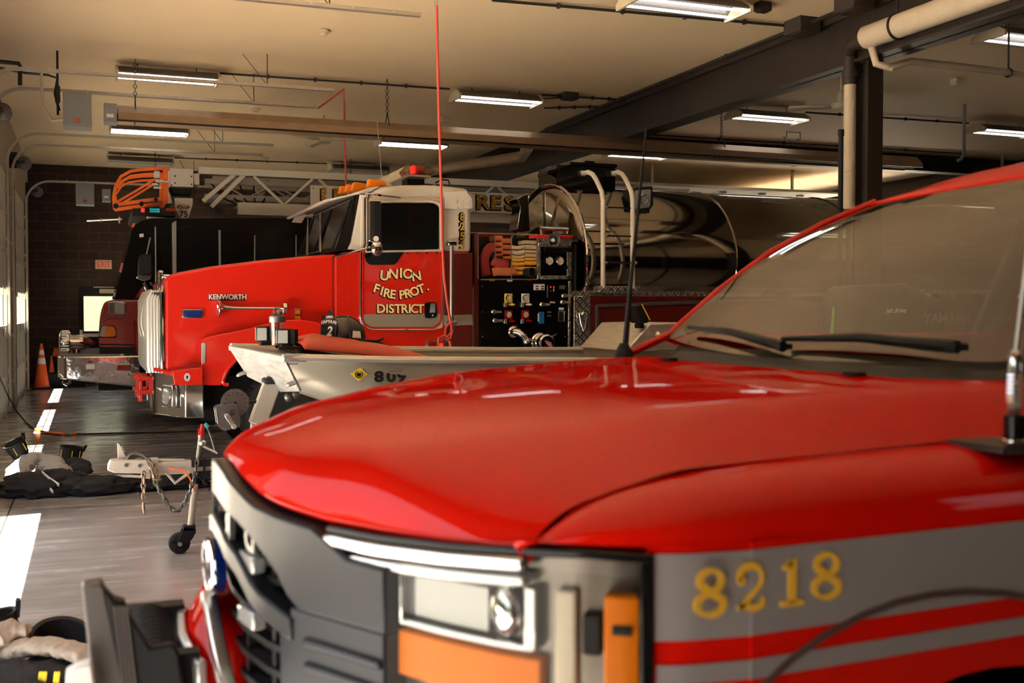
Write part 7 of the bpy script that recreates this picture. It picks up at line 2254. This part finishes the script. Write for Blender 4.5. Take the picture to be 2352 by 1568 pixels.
blob((c.x - .3, c.y + .05, .065), (.30, .17, .085), 6, flat=.004, amp=.3).build('coat_body', M['blk_cloth'], co, smooth=80)
blob((c.x + .22, c.y + .12, .06), (.42, .16, .08), 7, flat=.004, amp=.3).build('coat_skirt', M['blk_cloth'], co, smooth=80)
strip(MB(), [gp(255, 1094, .14), gp(300, 1093, .14), gp(345, 1096, .13)], (0, .02, .02)).build('reflective_trim', M['refl'], co, solid=.006)
MB().bb(gp(288, 1086, .15), gp(316, 1079, .16)).build('name_tag', M['paper'], co)
MB().tube([gp(348, 1120, .04), gp(356, 1116, .05), gp(364, 1117, .05)], .008, 6).build('lime_tab', M['green'], co)

# second pile of gear close to the camera
pb_ = thing('turnout_trousers', 'tan turnout trousers bunched around black boots, cut by the bottom edge', 'trousers', tuple(gp(60, 1568, 0)), None)
leg(gp(80, 1452, .35), gp(-40, 1488, .33), .06, .10, 11).build('trouser_leg', M['tan_cloth'], pb_, smooth=80)
leg(gp(222, 1510, .30), gp(-20, 1505, .29), .06, .075, 14).build('trouser_leg', M['tan_cloth'], pb_, smooth=80)
c = gp(60, 1580, .2); blob((c.x, c.y, .13), (.32, .16, .17), 13, flat=.004, amp=.2).build('trouser_seat', M['blk_cloth'], pb_, smooth=80)
mb = MB()
for px in (92, 98, 104, 127, 134):
    mb.bar(gp(px + 1, 1543, .29), gp(px - 2, 1566, .25), .008, .008)
mb.build('reflective_trim', M['yellow'], pb_)
c = gp(128, 1452, .36)
boot((c.x, c.y + .08, .10), .38, -1.4, 'open black boot with a mottled lining in the tan trousers', h=.27, r=.115, stripe=False, grp=grp)
c = gp(20, 1420, .34)
boot((c.x, c.y, .08), -.25, .1, 'black boot with a webbing pull loop at the picture edge', h=.28, r=.10, stripe=False, grp=grp)

# traffic cones by the far wall
def cone(c, h, label, bands=True, tilt=None):
    c = Vector(c)
    t_ = thing('traffic_cone', label, 'traffic cone', tuple(c), 'traffic cones by the brick wall')
    R = tilt if tilt else Matrix.Identity(3)
    def pl(mb):
        mb.v = [c + R @ v for v in mb.v]; return mb
    b_ = h * .19
    pl(MB().box((0, 0, h * .02), (b_ * 2.1, b_ * 2.1, h * .04))).build('cone_base', M['blackm'], t_, bevel=.01)
    pl(MB().lathe([(b_ * .85, h * .04), (b_ * .15, h * .97), (b_ * .1, h)], (0, 0, 0), n=22)).build('cone_body', M['cone'], t_)
    if bands:
        for z0, z1 in ((.55, .68), (.76, .86)):
            f_ = lambda z: b_ * (.85 - .70 * (z - .04) / .93) * 1.03
            pl(MB().lathe([(f_(z0), h * z0), (f_(z1), h * z1)], (0, 0, 0), n=22, closed_ends=False)).build('reflective_band', M['refl'], t_)
    return t_
cc = S(90, 880, 23.95); cone((cc.x + .05, 23.95, 0), .92, 'tall orange cone with white bands next to the last door')
cx = S(122, 855, 24.6)
cr_ = tag(MB().bb((cx.x - .12, 24.2, 0), (cx.x + .62, 25.2, cx.z)).build('storage_crate', M['blackm'], bevel=.01), 'dark low crate under the small cones at the brick wall', 'crate')
cone((cx.x - .02, 24.32, cx.z), .36, 'small orange cone without bands at the front of the dark crate', False)
cone((cx.x + .16, 24.34, cx.z), .42, 'small orange cone half hidden behind the ladder truck siren', False)
cone((cx.x - .02, 24.75, cx.z + .42), .62, 'orange cone lying on its side above the small cones', False, Matrix.Rotation(math.radians(100), 3, 'Y'))
tag(MB().bb((cx.x + .16, 24.6, cx.z), (cx.x + .5, 24.9, cx.z + .27)).build('storage_crate', M['blackm'], bevel=.01), 'dark box holding up the fallen cone', 'crate')
cc = S(171, 884, 24.6); cone((cc.x, 24.6, 0), .42, 'orange cone on a black base seen under the chrome bumper', False)

# air line with orange wrap, running across the floor
f = lambda px, py: at(px, py, 'Z', .012)
pts = [at(-15, 835, 'X', -1.16), at(2, 872, 'X', -1.16), at(18, 908, 'X', -1.14), at(38, 944, 'Z', .16), f(58, 968), f(82, 988), f(105, 995), f(140, 998), f(175, 997), f(250, 995), f(350, 993), f(450, 990), f(520, 988), f(700, 980)]
al = thing('shore_line', 'black shore cable from the door wall with an orange wrapped section on the floor', 'cable', tuple(f(82, 988)))
MB().tube(pts, .011, 8).build('cable', M['rubber'], al)
for a, b_ in (((84, 988), (97, 993)), ((104, 994.5), (150, 998.5)), ((163, 998), (174, 997))):
    p0, p1 = f(*a), f(*b_)
    MB().tube([p0 + Vector((0, 0, .008)), p0.lerp(p1, .5) + Vector((0, 0, .008)), p1 + Vector((0, 0, .008))], .02, 10).build('orange_wrap', M['orange'], al)
for a, b_ in (((97, 993), (104, 994.5)), ((150, 998.5), (163, 998))):
    p0, p1 = f(*a), f(*b_)
    MB().cyl(p0 + Vector((0, 0, .008)), p1 + Vector((0, 0, .008)), .0205, 10).build('grey_wrap', M['galv'], al)
